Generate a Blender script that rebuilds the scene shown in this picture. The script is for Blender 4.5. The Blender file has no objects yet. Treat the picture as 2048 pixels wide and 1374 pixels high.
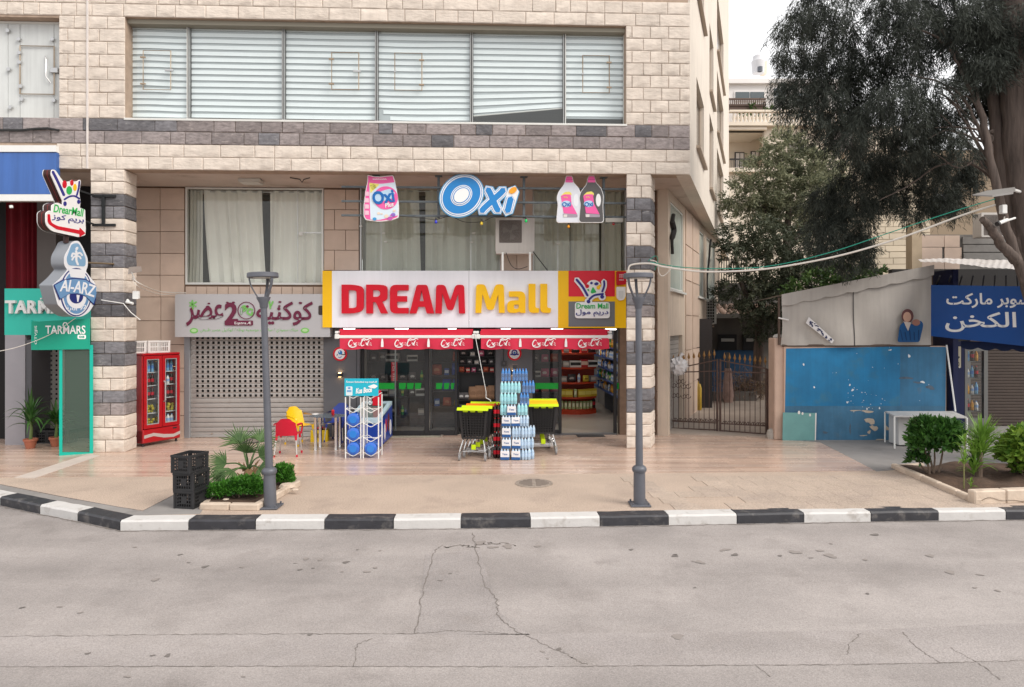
import bpy, math, random
import numpy as np
from mathutils import Vector, Matrix
from mathutils.geometry import tessellate_polygon
R = random.Random(7)
NR = np.random.default_rng(11)
sc = bpy.context.scene
COL = sc.collection
rad = math.radians

# ------------------------------------------------------------------ camera, sky, sun, exposure
F, H, CX, CY = 1365.0, 2.7, 1024.0, 650.0
cd = bpy.data.cameras.new('camera')
cd.sensor_width = 36.0
cd.lens = 36.0 * F / 2048
cd.shift_y = -(687 - CY) / 2048
cd.clip_end = 2000
cam = bpy.data.objects.new('camera', cd)
COL.objects.link(cam)
cam.location = (0, 0, H)
cam.rotation_euler = (rad(90), 0, 0)
sc.camera = cam
SUN_EL, SUN_AZ = rad(42), rad(124)          # azimuth clockwise from +Y: from the right, behind the camera
w = bpy.data.worlds.new('World')
sc.world = w
w.use_nodes = True
nt = w.node_tree
bg = nt.nodes['Background']
sky = nt.nodes.new('ShaderNodeTexSky')
sky.sky_type = 'NISHITA'
sky.sun_disc = False
sky.sun_elevation, sky.sun_rotation = SUN_EL, SUN_AZ
sky.air_density, sky.dust_density, sky.ozone_density = 1.0, 3.0, 1.0
mx = nt.nodes.new('ShaderNodeMix')           # thin even overcast over the clear-sky colour
mx.data_type = 'RGBA'
mx.inputs[0].default_value = 0.86
mx.inputs[7].default_value = (9.4, 9.3, 9.25, 1)
nt.links.new(sky.outputs[0], mx.inputs[6])
nt.links.new(mx.outputs[2], bg.inputs[0])
bg.inputs[1].default_value = 0.11
sl = bpy.data.lights.new('sun', 'SUN')
sl.energy, sl.angle, sl.color = 1.7, rad(28), (1, 0.94, 0.86)
so = bpy.data.objects.new('sun', sl)
COL.objects.link(so)
sd = Vector((math.sin(SUN_AZ) * math.cos(SUN_EL), math.cos(SUN_AZ) * math.cos(SUN_EL), math.sin(SUN_EL)))
so.rotation_euler = (-sd).to_track_quat('-Z', 'Y').to_euler()
vs = sc.view_settings
vs.view_transform, vs.look, vs.exposure, vs.gamma = 'Standard', 'None', 0.53, 1.0
vs.use_curve_mapping = False
sc.cycles.max_bounces = 8
sc.cycles.transparent_max_bounces = 16
sc.cycles.caustics_reflective = sc.cycles.caustics_refractive = False
sc.cycles.use_denoising = True

# ------------------------------------------------------------------ frames
TH = 0.042                                    # the facade turns away a little to the right
OY = 14.82
FB = Matrix.Translation((0, OY, 0)) @ Matrix.Rotation(TH, 4, 'Z')   # building frame: u along, v into the wall, z up
FW = Matrix.Identity(4)


def at(x, y, d):
    return Vector(((x - CX) / F * d, d, H + (CY - y) / F * d))


def gnd(x, y, z=0.0):
    d = F * (H - z) / (y - CY)
    return Vector(((x - CX) / F * d, d, z))


class Plane:
    """vertical plane through O with horizontal direction e; n points to the viewer"""
    def __init__(s, O, e):
        s.O = Vector(O); s.e = Vector((e[0], e[1], 0)).normalized(); s.n = Vector((s.e.y, -s.e.x, 0))

    def px(s, x, y):
        r = Vector(((x - CX) / F, 1, (CY - y) / F)); c = Vector((0, 0, H))
        t = (s.O - c).dot(s.n) / r.dot(s.n); p = c + r * t
        return ((p - s.O).dot(s.e), p.z)

    def P(s, a, z, out=0.0):
        q = s.O + s.e * a + s.n * out
        return Vector((q.x, q.y, z))

    def W(s, x, y, out=0.0):
        a, z = s.px(x, y)
        return s.P(a, z, out)


EU = (math.cos(TH), math.sin(TH))


def BP(v):
    return Plane(FB @ Vector((0, v, 0)), EU)


def bu(x, v, y=650):
    return BP(v).px(x, y)[0]


def bz(x, y, v):
    return BP(v).px(x, y)[1]


def B(u, v, z):
    return FB @ Vector((u, v, z))


# ------------------------------------------------------------------ materials
MATS = {}


def mat(name, col, rough=0.6, metal=0.0, var=0.0, vs_=3.0, bump=0.0, bs=40.0, rnd=0.0, dirt=None, ds=1.2, dlim=0.5,
        spec=0.5, emit=0.0, alpha=1.0, coat=0.0, streak=0.0, ecol=None, stretch=None, sub=0.0):
    if name in MATS:
        return MATS[name]
    m = bpy.data.materials.new(name); m.use_nodes = True
    t = m.node_tree; N = t.nodes; L = t.links
    b = N['Principled BSDF']
    b.inputs['Roughness'].default_value = rough
    b.inputs['Metallic'].default_value = metal
    b.inputs['Specular IOR Level'].default_value = spec
    b.inputs['Coat Weight'].default_value = coat
    b.inputs['Alpha'].default_value = alpha
    c = (*col, 1)
    b.inputs['Base Color'].default_value = c
    if emit:
        b.inputs['Emission Color'].default_value = (*(ecol or col), 1)
        b.inputs['Emission Strength'].default_value = emit
    pos = None
    if var or bump or dirt or streak or stretch:
        g = N.new('ShaderNodeNewGeometry'); pos = g.outputs['Position']
        if stretch:
            mp = N.new('ShaderNodeVectorMath'); mp.operation = 'MULTIPLY'; mp.inputs[1].default_value = stretch
            L.new(pos, mp.inputs[0]); pos = mp.outputs[0]
    out = None

    def mixc(fac, a, bcol, mode='MIX'):
        k = N.new('ShaderNodeMix'); k.data_type = 'RGBA'; k.blend_type = mode
        if isinstance(fac, float): k.inputs[0].default_value = fac
        else: L.new(fac, k.inputs[0])
        for i, z in ((6, a), (7, bcol)):
            if isinstance(z, tuple): k.inputs[i].default_value = z
            else: L.new(z, k.inputs[i])
        return k.outputs[2]

    def noise(scale, detail=5.0, src=None):
        n = N.new('ShaderNodeTexNoise'); n.inputs['Scale'].default_value = scale; n.inputs['Detail'].default_value = detail
        n.inputs['Roughness'].default_value = 0.6
        L.new(src or pos, n.inputs['Vector']); return n.outputs[0]

    def ramp(v, a, bb, c0=0.0, c1=1.0):
        r = N.new('ShaderNodeMapRange'); r.inputs[1].default_value = a; r.inputs[2].default_value = bb
        r.inputs[3].default_value = c0; r.inputs[4].default_value = c1
        L.new(v, r.inputs[0]); return r.outputs[0]
    cur = c
    if rnd:
        oi = N.new('ShaderNodeObjectInfo')
        v = ramp(oi.outputs['Random'], 0, 1, 1 - rnd, 1 + rnd)
        k = N.new('ShaderNodeVectorMath'); k.operation = 'SCALE'; k.inputs[0].default_value = col; L.new(v, k.inputs['Scale'])
        cur = k.outputs[0]
    if var:
        v = ramp(noise(vs_), 0.25, 0.75, 1 - var, 1 + var)
        k = N.new('ShaderNodeVectorMath'); k.operation = 'SCALE'
        if isinstance(cur, tuple): k.inputs[0].default_value = cur[:3]
        else: L.new(cur, k.inputs[0])
        L.new(v, k.inputs['Scale']); cur = k.outputs[0]
    if dirt:
        v = ramp(noise(ds, 8.0), dlim, dlim + 0.18)
        cur = mixc(v, cur, (*dirt, 1))
    if streak:
        mp = N.new('ShaderNodeVectorMath'); mp.operation = 'MULTIPLY'; mp.inputs[1].default_value = (9, 9, 0.5)
        L.new(pos, mp.inputs[0])
        v = ramp(noise(1.0, 4.0, mp.outputs[0]), 0.4, 0.75, 1.0, 1 - streak)
        k = N.new('ShaderNodeVectorMath'); k.operation = 'SCALE'
        if isinstance(cur, tuple): k.inputs[0].default_value = cur[:3]
        else: L.new(cur, k.inputs[0])
        L.new(v, k.inputs['Scale']); cur = k.outputs[0]
    if not isinstance(cur, tuple):
        L.new(cur, b.inputs['Base Color'])
    if bump:
        bn = N.new('ShaderNodeBump'); bn.inputs['Strength'].default_value = min(1, bump); bn.inputs['Distance'].default_value = 0.02
        L.new(noise(bs, 6.0), bn.inputs['Height']); L.new(bn.outputs[0], b.inputs['Normal'])
    if sub:
        b.inputs['Transmission Weight'].default_value = 0
    MATS[name] = m
    return m


def glass(name, tint=(0.9, 0.95, 0.93), refl=1.0, opac=0.0, ocol=(0.5, 0.5, 0.5), rough=0.0):
    """thin pane: see-through with a fresnel reflection; opac adds dust/film"""
    if name in MATS: return MATS[name]
    m = bpy.data.materials.new(name); m.use_nodes = True
    t = m.node_tree; N = t.nodes; L = t.links; N.clear()
    o = N.new('ShaderNodeOutputMaterial'); tr = N.new('ShaderNodeBsdfTransparent'); tr.inputs[0].default_value = (*tint, 1)
    gl = N.new('ShaderNodeBsdfGlossy'); gl.inputs['Roughness'].default_value = rough
    fr = N.new('ShaderNodeFresnel')
    gb = N.new('ShaderNodeNewGeometry'); ir = N.new('ShaderNodeMapRange'); ir.inputs[3].default_value = 1.5; ir.inputs[4].default_value = 1 / 1.5   # same reflection from both sides of a thin pane
    L.new(gb.outputs['Backfacing'], ir.inputs[0]); L.new(ir.outputs[0], fr.inputs[0])
    k = N.new('ShaderNodeMath'); k.operation = 'MULTIPLY'; k.inputs[1].default_value = refl; L.new(fr.outputs[0], k.inputs[0])
    mxs = N.new('ShaderNodeMixShader'); L.new(k.outputs[0], mxs.inputs[0])
    src = tr.outputs[0]
    if opac:
        df = N.new('ShaderNodeBsdfDiffuse'); df.inputs[0].default_value = (*ocol, 1)
        m2 = N.new('ShaderNodeMixShader'); m2.inputs[0].default_value = opac
        L.new(tr.outputs[0], m2.inputs[1]); L.new(df.outputs[0], m2.inputs[2]); src = m2.outputs[0]
    L.new(src, mxs.inputs[1]); L.new(gl.outputs[0], mxs.inputs[2]); L.new(mxs.outputs[0], o.inputs[0])
    MATS[name] = m
    return m


# ------------------------------------------------------------------ object helpers
RM = {}                                       # object -> world matrix of its root


def tag(o, label=None, cat=None, group=None, kind=None):
    if label: o['label'] = label
    if cat: o['category'] = cat
    if group: o['group'] = group
    if kind: o['kind'] = kind
    return o


def thing(name, label, cat, org, rz=0.0, group=None):
    o = bpy.data.objects.new(name, None); COL.objects.link(o)
    o.empty_display_size = 0.1
    o.location = org; o.rotation_euler = (0, 0, rz)
    RM[o.name] = Matrix.Translation(org) @ Matrix.Rotation(rz, 4, 'Z')
    return tag(o, label, cat, group)


def link(name, me, parent=None, org=None, rz=0.0):
    o = bpy.data.objects.new(name, me); COL.objects.link(o)
    if parent is not None:
        o.parent = parent; RM[o.name] = RM[parent.name]
    elif org is not None:
        o.location = org; o.rotation_euler = (0, 0, rz)
        RM[o.name] = Matrix.Translation(org) @ Matrix.Rotation(rz, 4, 'Z')
    else:
        RM[o.name] = Matrix.Identity(4)
    return o


def clone(o, loc=None, rz=None, parent=None, label=None, group=None, scale=None):
    c = o.copy(); COL.objects.link(c)
    c.parent = parent
    if loc is not None: c.location = loc
    if rz is not None: c.rotation_euler = (0, 0, rz)
    if scale is not None: c.scale = scale
    if label: c['label'] = label
    if group: c['group'] = group
    for ch in o.children:
        clone(ch, parent=c)
    return c


class MB:
    def __init__(s, Fm=None):
        s.v = []; s.f = []; s.mi = []; s.F = Fm; s.cur = 0

    def add(s, vs, fs):
        n = len(s.v)
        if s.F is not None: vs = [s.F @ Vector(p) for p in vs]
        s.v.extend(Vector(p) for p in vs)
        s.f.extend(tuple(n + i for i in f) for f in fs)
        s.mi.extend([s.cur] * len(fs))
        return s

    def box(s, x0, x1, y0, y1, z0, z1, c=0.0, M=None):
        if c <= 0:
            vs = [(x, y, z) for x in (x0, x1) for y in (y0, y1) for z in (z0, z1)]
            fs = [(0, 1, 3, 2), (4, 6, 7, 5), (0, 4, 5, 1), (2, 3, 7, 6), (0, 2, 6, 4), (1, 5, 7, 3)]
        else:
            c = min(c, 0.45 * abs(x1 - x0), 0.45 * abs(y1 - y0), 0.45 * abs(z1 - z0))
            X, Y, Z = (x0, x1), (y0, y1), (z0, z1)
            vs = []; ix = {}
            for i in (0, 1):
                for j in (0, 1):
                    for k in (0, 1):
                        p = [X[i], Y[j], Z[k]]; ins = [c if q == 0 else -c for q in (i, j, k)]
                        for a in range(3):        # vertex lying on face of axis a
                            q = [p[b] + (0 if b == a else ins[b]) for b in range(3)]
                            ix[(i, j, k, a)] = len(vs); vs.append(tuple(q))
            fs = []
            for a in range(3):
                o1, o2 = (a + 1) % 3, (a + 2) % 3
                for sgn in (0, 1):
                    ring = []
                    for p, q in ((0, 0), (1, 0), (1, 1), (0, 1)):
                        key = [0, 0, 0]; key[a] = sgn; key[o1] = p; key[o2] = q
                        ring.append(ix[(*key, a)])
                    fs.append(tuple(ring) if sgn else tuple(reversed(ring)))
                for p in (0, 1):                  # edges along axis a
                    for q in (0, 1):
                        k0 = [0, 0, 0]; k0[o1] = p; k0[o2] = q; k1 = list(k0); k1[a] = 1
                        e = (ix[(*k0, o1)], ix[(*k1, o1)], ix[(*k1, o2)], ix[(*k0, o2)])
                        fs.append(e if (p == q) else tuple(reversed(e)))
            for i in (0, 1):
                for j in (0, 1):
                    for k in (0, 1):
                        f = (ix[(i, j, k, 0)], ix[(i, j, k, 1)], ix[(i, j, k, 2)])
                        fs.append(f if (i + j + k) % 2 else tuple(reversed(f)))
        if M is not None: vs = [M @ Vector(p) for p in vs]
        return s.add(vs, fs)

    def pane(s, u0, u1, v, z0, z1): return s.add([(u0, v, z0), (u1, v, z0), (u1, v, z1), (u0, v, z1)], [(0, 1, 2, 3)])

    def cyl(s, p0, p1, r0, r1=None, n=12, caps=True):
        p0, p1 = Vector(p0), Vector(p1); r1 = r0 if r1 is None else r1
        d = (p1 - p0).normalized(); a = d.orthogonal().normalized(); b = d.cross(a)
        vs = []
        for p, r in ((p0, r0), (p1, r1)):
            vs += [p + (a * math.cos(i * 2 * math.pi / n) + b * math.sin(i * 2 * math.pi / n)) * r for i in range(n)]
        fs = [(i, (i + 1) % n, n + (i + 1) % n, n + i) for i in range(n)]
        if caps: fs += [tuple(reversed(range(n))), tuple(range(n, 2 * n))]
        return s.add(vs, fs)

    def tube(s, pts, r, n=6, closed=False, caps=True):
        pts = [Vector(p) for p in pts]; m = len(pts); vs = []
        rs = r if isinstance(r, (list, tuple)) else [r] * m
        up = None
        for i, p in enumerate(pts):
            if closed: d = pts[(i + 1) % m] - pts[i - 1]
            else: d = pts[min(i + 1, m - 1)] - pts[max(i - 1, 0)]
            d.normalize()
            if up is None: a = d.orthogonal().normalized()
            else:
                a = up - d * up.dot(d)
                a = a.normalized() if a.length > 1e-6 else d.orthogonal().normalized()
            up = a; b = d.cross(a)
            vs += [p + (a * math.cos(k * 2 * math.pi / n) + b * math.sin(k * 2 * math.pi / n)) * rs[i] for k in range(n)]
        fs = []
        for i in range(m if closed else m - 1):
            j = (i + 1) % m
            fs += [(i * n + k, i * n + (k + 1) % n, j * n + (k + 1) % n, j * n + k) for k in range(n)]
        if caps and not closed: fs += [tuple(reversed(range(n))), tuple(range((m - 1) * n, m * n))]
        return s.add(vs, fs)

    def lathe(s, prof, c=(0, 0, 0), n=16, ax=None, caps=True):
        """prof: list of (r, h); ax: matrix applied before moving to c"""
        c = Vector(c); vs = []; m = len(prof)
        for r, h in prof:
            for k in range(n):
                p = Vector((r * math.cos(k * 2 * math.pi / n), r * math.sin(k * 2 * math.pi / n), h))
                vs.append(c + (ax @ p if ax is not None else p))
        fs = [(i * n + k, i * n + (k + 1) % n, (i + 1) * n + (k + 1) % n, (i + 1) * n + k) for i in range(m - 1) for k in range(n)]
        if caps: fs += [tuple(reversed(range(n))), tuple(range((m - 1) * n, m * n))]
        return s.add(vs, fs)

    def prism(s, loops, fn0, fn1, back=True):
        """loops: list of 2-D loops (outer, holes); fn0 / fn1 map (a, b) to 3-D for front / back"""
        tri = tessellate_polygon([[Vector((p[0], p[1], 0)) for p in l] for l in loops])
        flat = [p for l in loops for p in l]
        nn = len(flat)
        vs = [fn0(*p) for p in flat] + [fn1(*p) for p in flat]
        fs = []
        for t in tri:
            a, b, c = (flat[i] for i in t)
            ar = (b[0] - a[0]) * (c[1] - a[1]) - (b[1] - a[1]) * (c[0] - a[0])
            if abs(ar) < 1e-12: continue
            t = tuple(t) if ar > 0 else tuple(reversed(t))
            fs.append(t)
            if back: fs.append(tuple(nn + i for i in reversed(t)))
        k = 0
        for li, l in enumerate(loops):
            ar = sum(l[i][0] * l[(i + 1) % len(l)][1] - l[(i + 1) % len(l)][0] * l[i][1] for i in range(len(l)))
            ccw = (ar > 0) == (li == 0)
            for i in range(len(l)):
                a, b = k + i, k + (i + 1) % len(l)
                fs.append((nn + a, nn + b, b, a) if ccw else (a, b, nn + b, nn + a))
            k += len(l)
        return s.add(vs, fs)

    def rwall(s, o, holes, fn0, fn1):
        """wall with rectangular openings: o and holes are (a0, a1, b0, b1)"""
        A = sorted({o[0], o[1], *[q for h in holes for q in h[:2]]}); Bz = sorted({o[2], o[3], *[q for h in holes for q in h[2:]]})
        solid = lambda i, j: 0 <= i < len(A) - 1 and 0 <= j < len(Bz) - 1 and not any(h[0] <= (A[i] + A[i + 1]) / 2 <= h[1] and h[2] <= (Bz[j] + Bz[j + 1]) / 2 <= h[3] for h in holes)
        for i in range(len(A) - 1):
            for j in range(len(Bz) - 1):
                if not solid(i, j): continue
                c = [(A[i], Bz[j]), (A[i + 1], Bz[j]), (A[i + 1], Bz[j + 1]), (A[i], Bz[j + 1])]
                vs = [fn0(*p) for p in c] + [fn1(*p) for p in c]; fs = [(0, 1, 2, 3), (7, 6, 5, 4)]
                for k, (di, dj) in enumerate(((0, -1), (1, 0), (0, 1), (-1, 0))):
                    if not solid(i + di, j + dj): a, b = k, (k + 1) % 4; fs.append((4 + a, 4 + b, b, a))
                s.add(vs, fs)
        return s

    def flat(s, poly, z0, z1):
        """horizontal slab from a plan polygon"""
        return s.prism([[(p[0], p[1]) for p in poly]], lambda a, b: (a, b, z1), lambda a, b: (a, b, z0))

    def grid(s, fn, nu, nv):
        vs = [fn(i / nu, j / nv) for j in range(nv + 1) for i in range(nu + 1)]
        fs = [(j * (nu + 1) + i, j * (nu + 1) + i + 1, (j + 1) * (nu + 1) + i + 1, (j + 1) * (nu + 1) + i) for j in range(nv) for i in range(nu)]
        return s.add(vs, fs)

    def mesh(s, name, mats, inv=None, sharp=38):
        me = bpy.data.meshes.new(name)
        vs = s.v if inv is None else [inv @ p for p in s.v]
        me.from_pydata([tuple(p) for p in vs], [], s.f)
        for m in (mats if isinstance(mats, (list, tuple)) else [mats]): me.materials.append(m)
        if any(s.mi): me.polygons.foreach_set('material_index', s.mi)
        me.polygons.foreach_set('use_smooth', [True] * len(s.f))
        me.set_sharp_from_angle(angle=rad(sharp))
        me.update()
        return me

    def build(s, name, mats, parent=None, org=None, rz=0.0, sharp=38):
        if parent is not None: M = RM[parent.name]
        elif org is not None: M = Matrix.Translation(org) @ Matrix.Rotation(rz, 4, 'Z')
        else: M = Matrix.Identity(4)
        return link(name, s.mesh(name, mats, M.inverted(), sharp), parent, org, rz)


def struct(o, label=None):
    o['kind'] = 'structure'
    if label: o['label'] = label
    return o


# ---- flat shapes on a vertical plane, drawn in picture units and placed on the plane in metres
def circ(cx, cy, r, n=24, ry=None, rot=0.0, a0=0.0, a1=2 * math.pi, close=True):
    ry = r if ry is None else ry
    k = n if close else n + 1
    return [(cx + math.cos(rot) * r * math.cos(t) - math.sin(rot) * ry * math.sin(t), cy + math.sin(rot) * r * math.cos(t) + math.cos(rot) * ry * math.sin(t))
            for t in (a0 + (a1 - a0) * i / n for i in range(k))]


def rpoly(pts, r, n=4):
    """round the corners of a polygon; a point may carry its own radius as third value"""
    out = []; m = len(pts)
    for i in range(m):
        p = Vector(pts[i][:2]); a = Vector(pts[i - 1][:2]); b = Vector(pts[(i + 1) % m][:2])
        rr = pts[i][2] if len(pts[i]) > 2 else r
        da, db = a - p, b - p
        k = min(rr, da.length * 0.49, db.length * 0.49)
        if k <= 1e-6: out.append(tuple(p)); continue
        p0, p1 = p + da.normalized() * k, p + db.normalized() * k
        for j in range(n + 1):
            t = j / n
            q = p0 * (1 - t) ** 2 + p * 2 * t * (1 - t) + p1 * t * t
            out.append((q.x, q.y))
    return out


def rrect(x0, y0, x1, y1, r=0.0):
    return rpoly([(x0, y0), (x1, y0), (x1, y1), (x0, y1)], r) if r else [(x0, y0), (x1, y0), (x1, y1), (x0, y1)]


def catmull(pts, n=6, closed=False):
    pts = [Vector(p) for p in pts]; m = len(pts); out = []
    for i in range(m if closed else m - 1):
        if closed: p0, p1, p2, p3 = pts[i - 1], pts[i], pts[(i + 1) % m], pts[(i + 2) % m]
        else: p0, p1, p2, p3 = pts[max(i - 1, 0)], pts[i], pts[i + 1], pts[min(i + 2, m - 1)]
        for k in range(n):
            t = k / n
            out.append(0.5 * ((2 * p1) + (p2 - p0) * t + (2 * p0 - 5 * p1 + 4 * p2 - p3) * t * t + (3 * p1 - p0 - 3 * p2 + p3) * t ** 3))
    if not closed: out.append(pts[-1])
    return out


def stroke(pts, w, n=6, smooth=True, wf=None):
    """polyline -> closed ribbon outline; wf(t) scales the width"""
    c = catmull([(*p, 0) for p in pts], n) if smooth else [Vector((*p, 0)) for p in pts]
    L_, R_ = [], []
    m = len(c)
    for i, p in enumerate(c):
        d = (c[min(i + 1, m - 1)] - c[max(i - 1, 0)])
        d = d.normalized() if d.length > 1e-9 else Vector((1, 0, 0))
        ww = w / 2 * (wf(i / (m - 1)) if wf else 1)
        L_.append((p.x - d.y * ww, p.y + d.x * ww)); R_.append((p.x + d.y * ww, p.y - d.x * ww))
    e = c[-1]; de = (c[-1] - c[-2]).normalized(); s0 = c[0]; ds_ = (c[1] - c[0]).normalized()
    we = w / 2 * (wf(1) if wf else 1); w0 = w / 2 * (wf(0) if wf else 1)
    cap1 = [(e.x + de.x * we * 0.8, e.y + de.y * we * 0.8)]
    cap0 = [(s0.x - ds_.x * w0 * 0.8, s0.y - ds_.y * w0 * 0.8)]
    return L_ + cap1 + R_[::-1] + cap0


def shape(name, loops, pl, out, th, m, parent, xf=None, org=None, edge=0.0):
    """loops in picture units (xf maps local drawing units first); front at `out`, thickness th behind it"""
    mb = MB()
    ls = []
    for l in (loops if isinstance(loops[0][0], (tuple, list)) else [loops]):
        ls.append([pl.px(*(xf(*p) if xf else p)) for p in l])
    mb.prism(ls, lambda a, b: pl.P(a, b, out), lambda a, b: pl.P(a, b, out - th))
    return mb.build(name, m, parent, org)


AR = {'ا': (0xFE8D, 2), 'ب': (0xFE8F, 4), 'ت': (0xFE95, 4), 'خ': (0xFEA5, 4), 'د': (0xFEA9, 2), 'ر': (0xFEAD, 2), 'ز': (0xFEAF, 2), 'س': (0xFEB1, 4), 'ص': (0xFEB9, 4),
      'ع': (0xFEC9, 4), 'غ': (0xFECD, 4), 'ق': (0xFED5, 4), 'ك': (0xFED9, 4), 'ل': (0xFEDD, 4), 'م': (0xFEE1, 4), 'ن': (0xFEE5, 4), 'ه': (0xFEE9, 4), 'و': (0xFEED, 2), 'ي': (0xFEF1, 4), 'ط': (0xFEC1, 4), 'ج': (0xFE9D, 4)}


def arabic(s):
    out = []
    for i, c in enumerate(s):
        if c not in AR: out.append(c); continue
        base, nf = AR[c]
        pj = i > 0 and s[i - 1] in AR and AR[s[i - 1]][1] == 4
        nj = nf == 4 and i + 1 < len(s) and s[i + 1] in AR
        out.append(chr(base + (3 if pj and nj else 2 if nj else 1 if pj else 0)))
    return ''.join(reversed(out))


def text_loops(body, bold=0.0, shear=0.0, res=3, ext=0.0, spacing=1.0):
    c = bpy.data.curves.new('lettering', 'FONT'); c.body = body; c.offset = bold; c.shear = shear
    c.resolution_u = res; c.extrude = ext; c.space_character = spacing
    o = bpy.data.objects.new('lettering', c)
    me = bpy.data.meshes.new_from_object(o)
    vs = [v.co.copy() for v in me.vertices]; fs = [tuple(p.vertices) for p in me.polygons]
    bpy.data.objects.remove(o); bpy.data.curves.remove(c); bpy.data.meshes.remove(me)
    return vs, fs


def text(body, box, pl, out, th, m, parent, name='lettering', bold=0.0, shear=0.0, rot=0.0, org=None, spacing=1.0, bend=0.0, res=3):
    """fit the words into box (x0, y0, x1, y1 in picture units) on plane pl; th = thickness"""
    vs, fs = text_loops(body, bold, shear, res, 0.5 if th else 0.0, spacing)
    x0 = min(p.x for p in vs); x1 = max(p.x for p in vs); y0 = min(p.y for p in vs); y1 = max(p.y for p in vs)
    bx0, by0, bx1, by1 = box; mb = MB(); cxp, cyp = (bx0 + bx1) / 2, (by0 + by1) / 2
    res_ = []
    for p in vs:
        s = (p.x - x0) / (x1 - x0); t = (p.y - y0) / (y1 - y0)
        X = bx0 + s * (bx1 - bx0); Y = by1 + t * (by0 - by1)
        if bend: Y += bend * (2 * s - 1) ** 2
        if rot:
            dx, dy = X - cxp, Y - cyp
            X, Y = cxp + dx * math.cos(rot) - dy * math.sin(rot), cyp + dx * math.sin(rot) + dy * math.cos(rot)
        a, b = pl.px(X, Y)
        res_.append(pl.P(a, b, out - th * (0.5 - p.z)))
    mb.add(res_, fs)
    return mb.build(name, m, parent, org)


def leafmesh(name, P, D, S, L_, W_, m, parent=None, org=None, bend=0.0):
    """many diamond leaves: P base points, D directions, S side vectors (N,3), L_, W_ sizes (N,)"""
    n = len(P)
    inv = RM[parent.name].inverted() if parent is not None else (Matrix.Translation(org).inverted() if org is not None else Matrix.Identity(4))
    mid = P + D * (L_ * 0.45)[:, None]
    tip = P + D * L_[:, None]
    if bend: tip[:, 2] -= bend * L_
    V = np.empty((n, 4, 3)); V[:, 0] = P; V[:, 1] = mid + S * (W_ * 0.5)[:, None]; V[:, 2] = tip; V[:, 3] = mid - S * (W_ * 0.5)[:, None]
    V = V.reshape(-1, 3)
    I = np.array(inv)
    V = V @ I[:3, :3].T + I[:3, 3]
    me = bpy.data.meshes.new(name)
    me.vertices.add(4 * n); me.vertices.foreach_set('co', V.astype(np.float32).ravel())
    me.loops.add(4 * n); me.loops.foreach_set('vertex_index', np.arange(4 * n, dtype=np.int32))
    me.polygons.add(n); me.polygons.foreach_set('loop_start', np.arange(0, 4 * n, 4, dtype=np.int32)); me.polygons.foreach_set('loop_total', np.full(n, 4, dtype=np.int32))
    me.materials.append(m)
    me.update(); me.validate()
    return link(name, me, parent, org)


def unit(a):
    return a / np.maximum(np.linalg.norm(a, axis=1, keepdims=True), 1e-9)


def leafmat(name, c0, c1, rough=0.6, scale=2.0, trans=0.25):
    if name in MATS: return MATS[name]
    m = bpy.data.materials.new(name); m.use_nodes = True
    t = m.node_tree; N = t.nodes; L = t.links; b = N['Principled BSDF']; b.inputs['Roughness'].default_value = rough
    b.inputs['Specular IOR Level'].default_value = 0.3
    g = N.new('ShaderNodeNewGeometry'); n = N.new('ShaderNodeTexNoise'); n.inputs['Scale'].default_value = scale; n.inputs['Detail'].default_value = 6
    L.new(g.outputs['Position'], n.inputs[0])
    ad = N.new('ShaderNodeMath'); ad.operation = 'MULTIPLY_ADD'; ad.inputs[1].default_value = 0.5; L.new(g.outputs['Random Per Island'], ad.inputs[0]); L.new(n.outputs[0], ad.inputs[2])
    r = N.new('ShaderNodeMapRange'); r.inputs[1].default_value = 0.45; r.inputs[2].default_value = 1.05; L.new(ad.outputs[0], r.inputs[0])
    k = N.new('ShaderNodeMix'); k.data_type = 'RGBA'; L.new(r.outputs[0], k.inputs[0]); k.inputs[6].default_value = (*c0, 1); k.inputs[7].default_value = (*c1, 1)
    L.new(k.outputs[2], b.inputs['Base Color'])
    if trans:
        tl = N.new('ShaderNodeBsdfTranslucent'); L.new(k.outputs[2], tl.inputs[0])
        ms = N.new('ShaderNodeMixShader'); ms.inputs[0].default_value = trans
        L.new(b.outputs[0], ms.inputs[1]); L.new(tl.outputs[0], ms.inputs[2]); L.new(ms.outputs[0], N['Material Output'].inputs[0])
    MATS[name] = m
    return m

# ================================================================== GROUND
ASPH = mat('asphalt', (0.312, 0.283, 0.270), 0.9, var=0.2, vs_=0.7, bump=0.35, bs=55, dirt=(0.262, 0.236, 0.224), ds=1.6, dlim=0.52)
def speckle(m, scale=140, amt=0.28):
    t = m.node_tree; N = t.nodes; L = t.links; b = N['Principled BSDF']; src = b.inputs['Base Color'].links[0].from_socket
    g = N.new('ShaderNodeNewGeometry'); n = N.new('ShaderNodeTexNoise'); n.inputs['Scale'].default_value = scale; n.inputs['Detail'].default_value = 3
    L.new(g.outputs['Position'], n.inputs[0])
    r = N.new('ShaderNodeMapRange'); r.inputs[1].default_value = 0.3; r.inputs[2].default_value = 0.7; r.inputs[3].default_value = 1 - amt; r.inputs[4].default_value = 1 + amt; L.new(n.outputs[0], r.inputs[0])
    k = N.new('ShaderNodeVectorMath'); k.operation = 'SCALE'; L.new(src, k.inputs[0]); L.new(r.outputs[0], k.inputs['Scale']); L.new(k.outputs[0], b.inputs['Base Color'])
speckle(ASPH, 60, 0.10)
speckle(ASPH, 110, 0.18)
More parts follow.
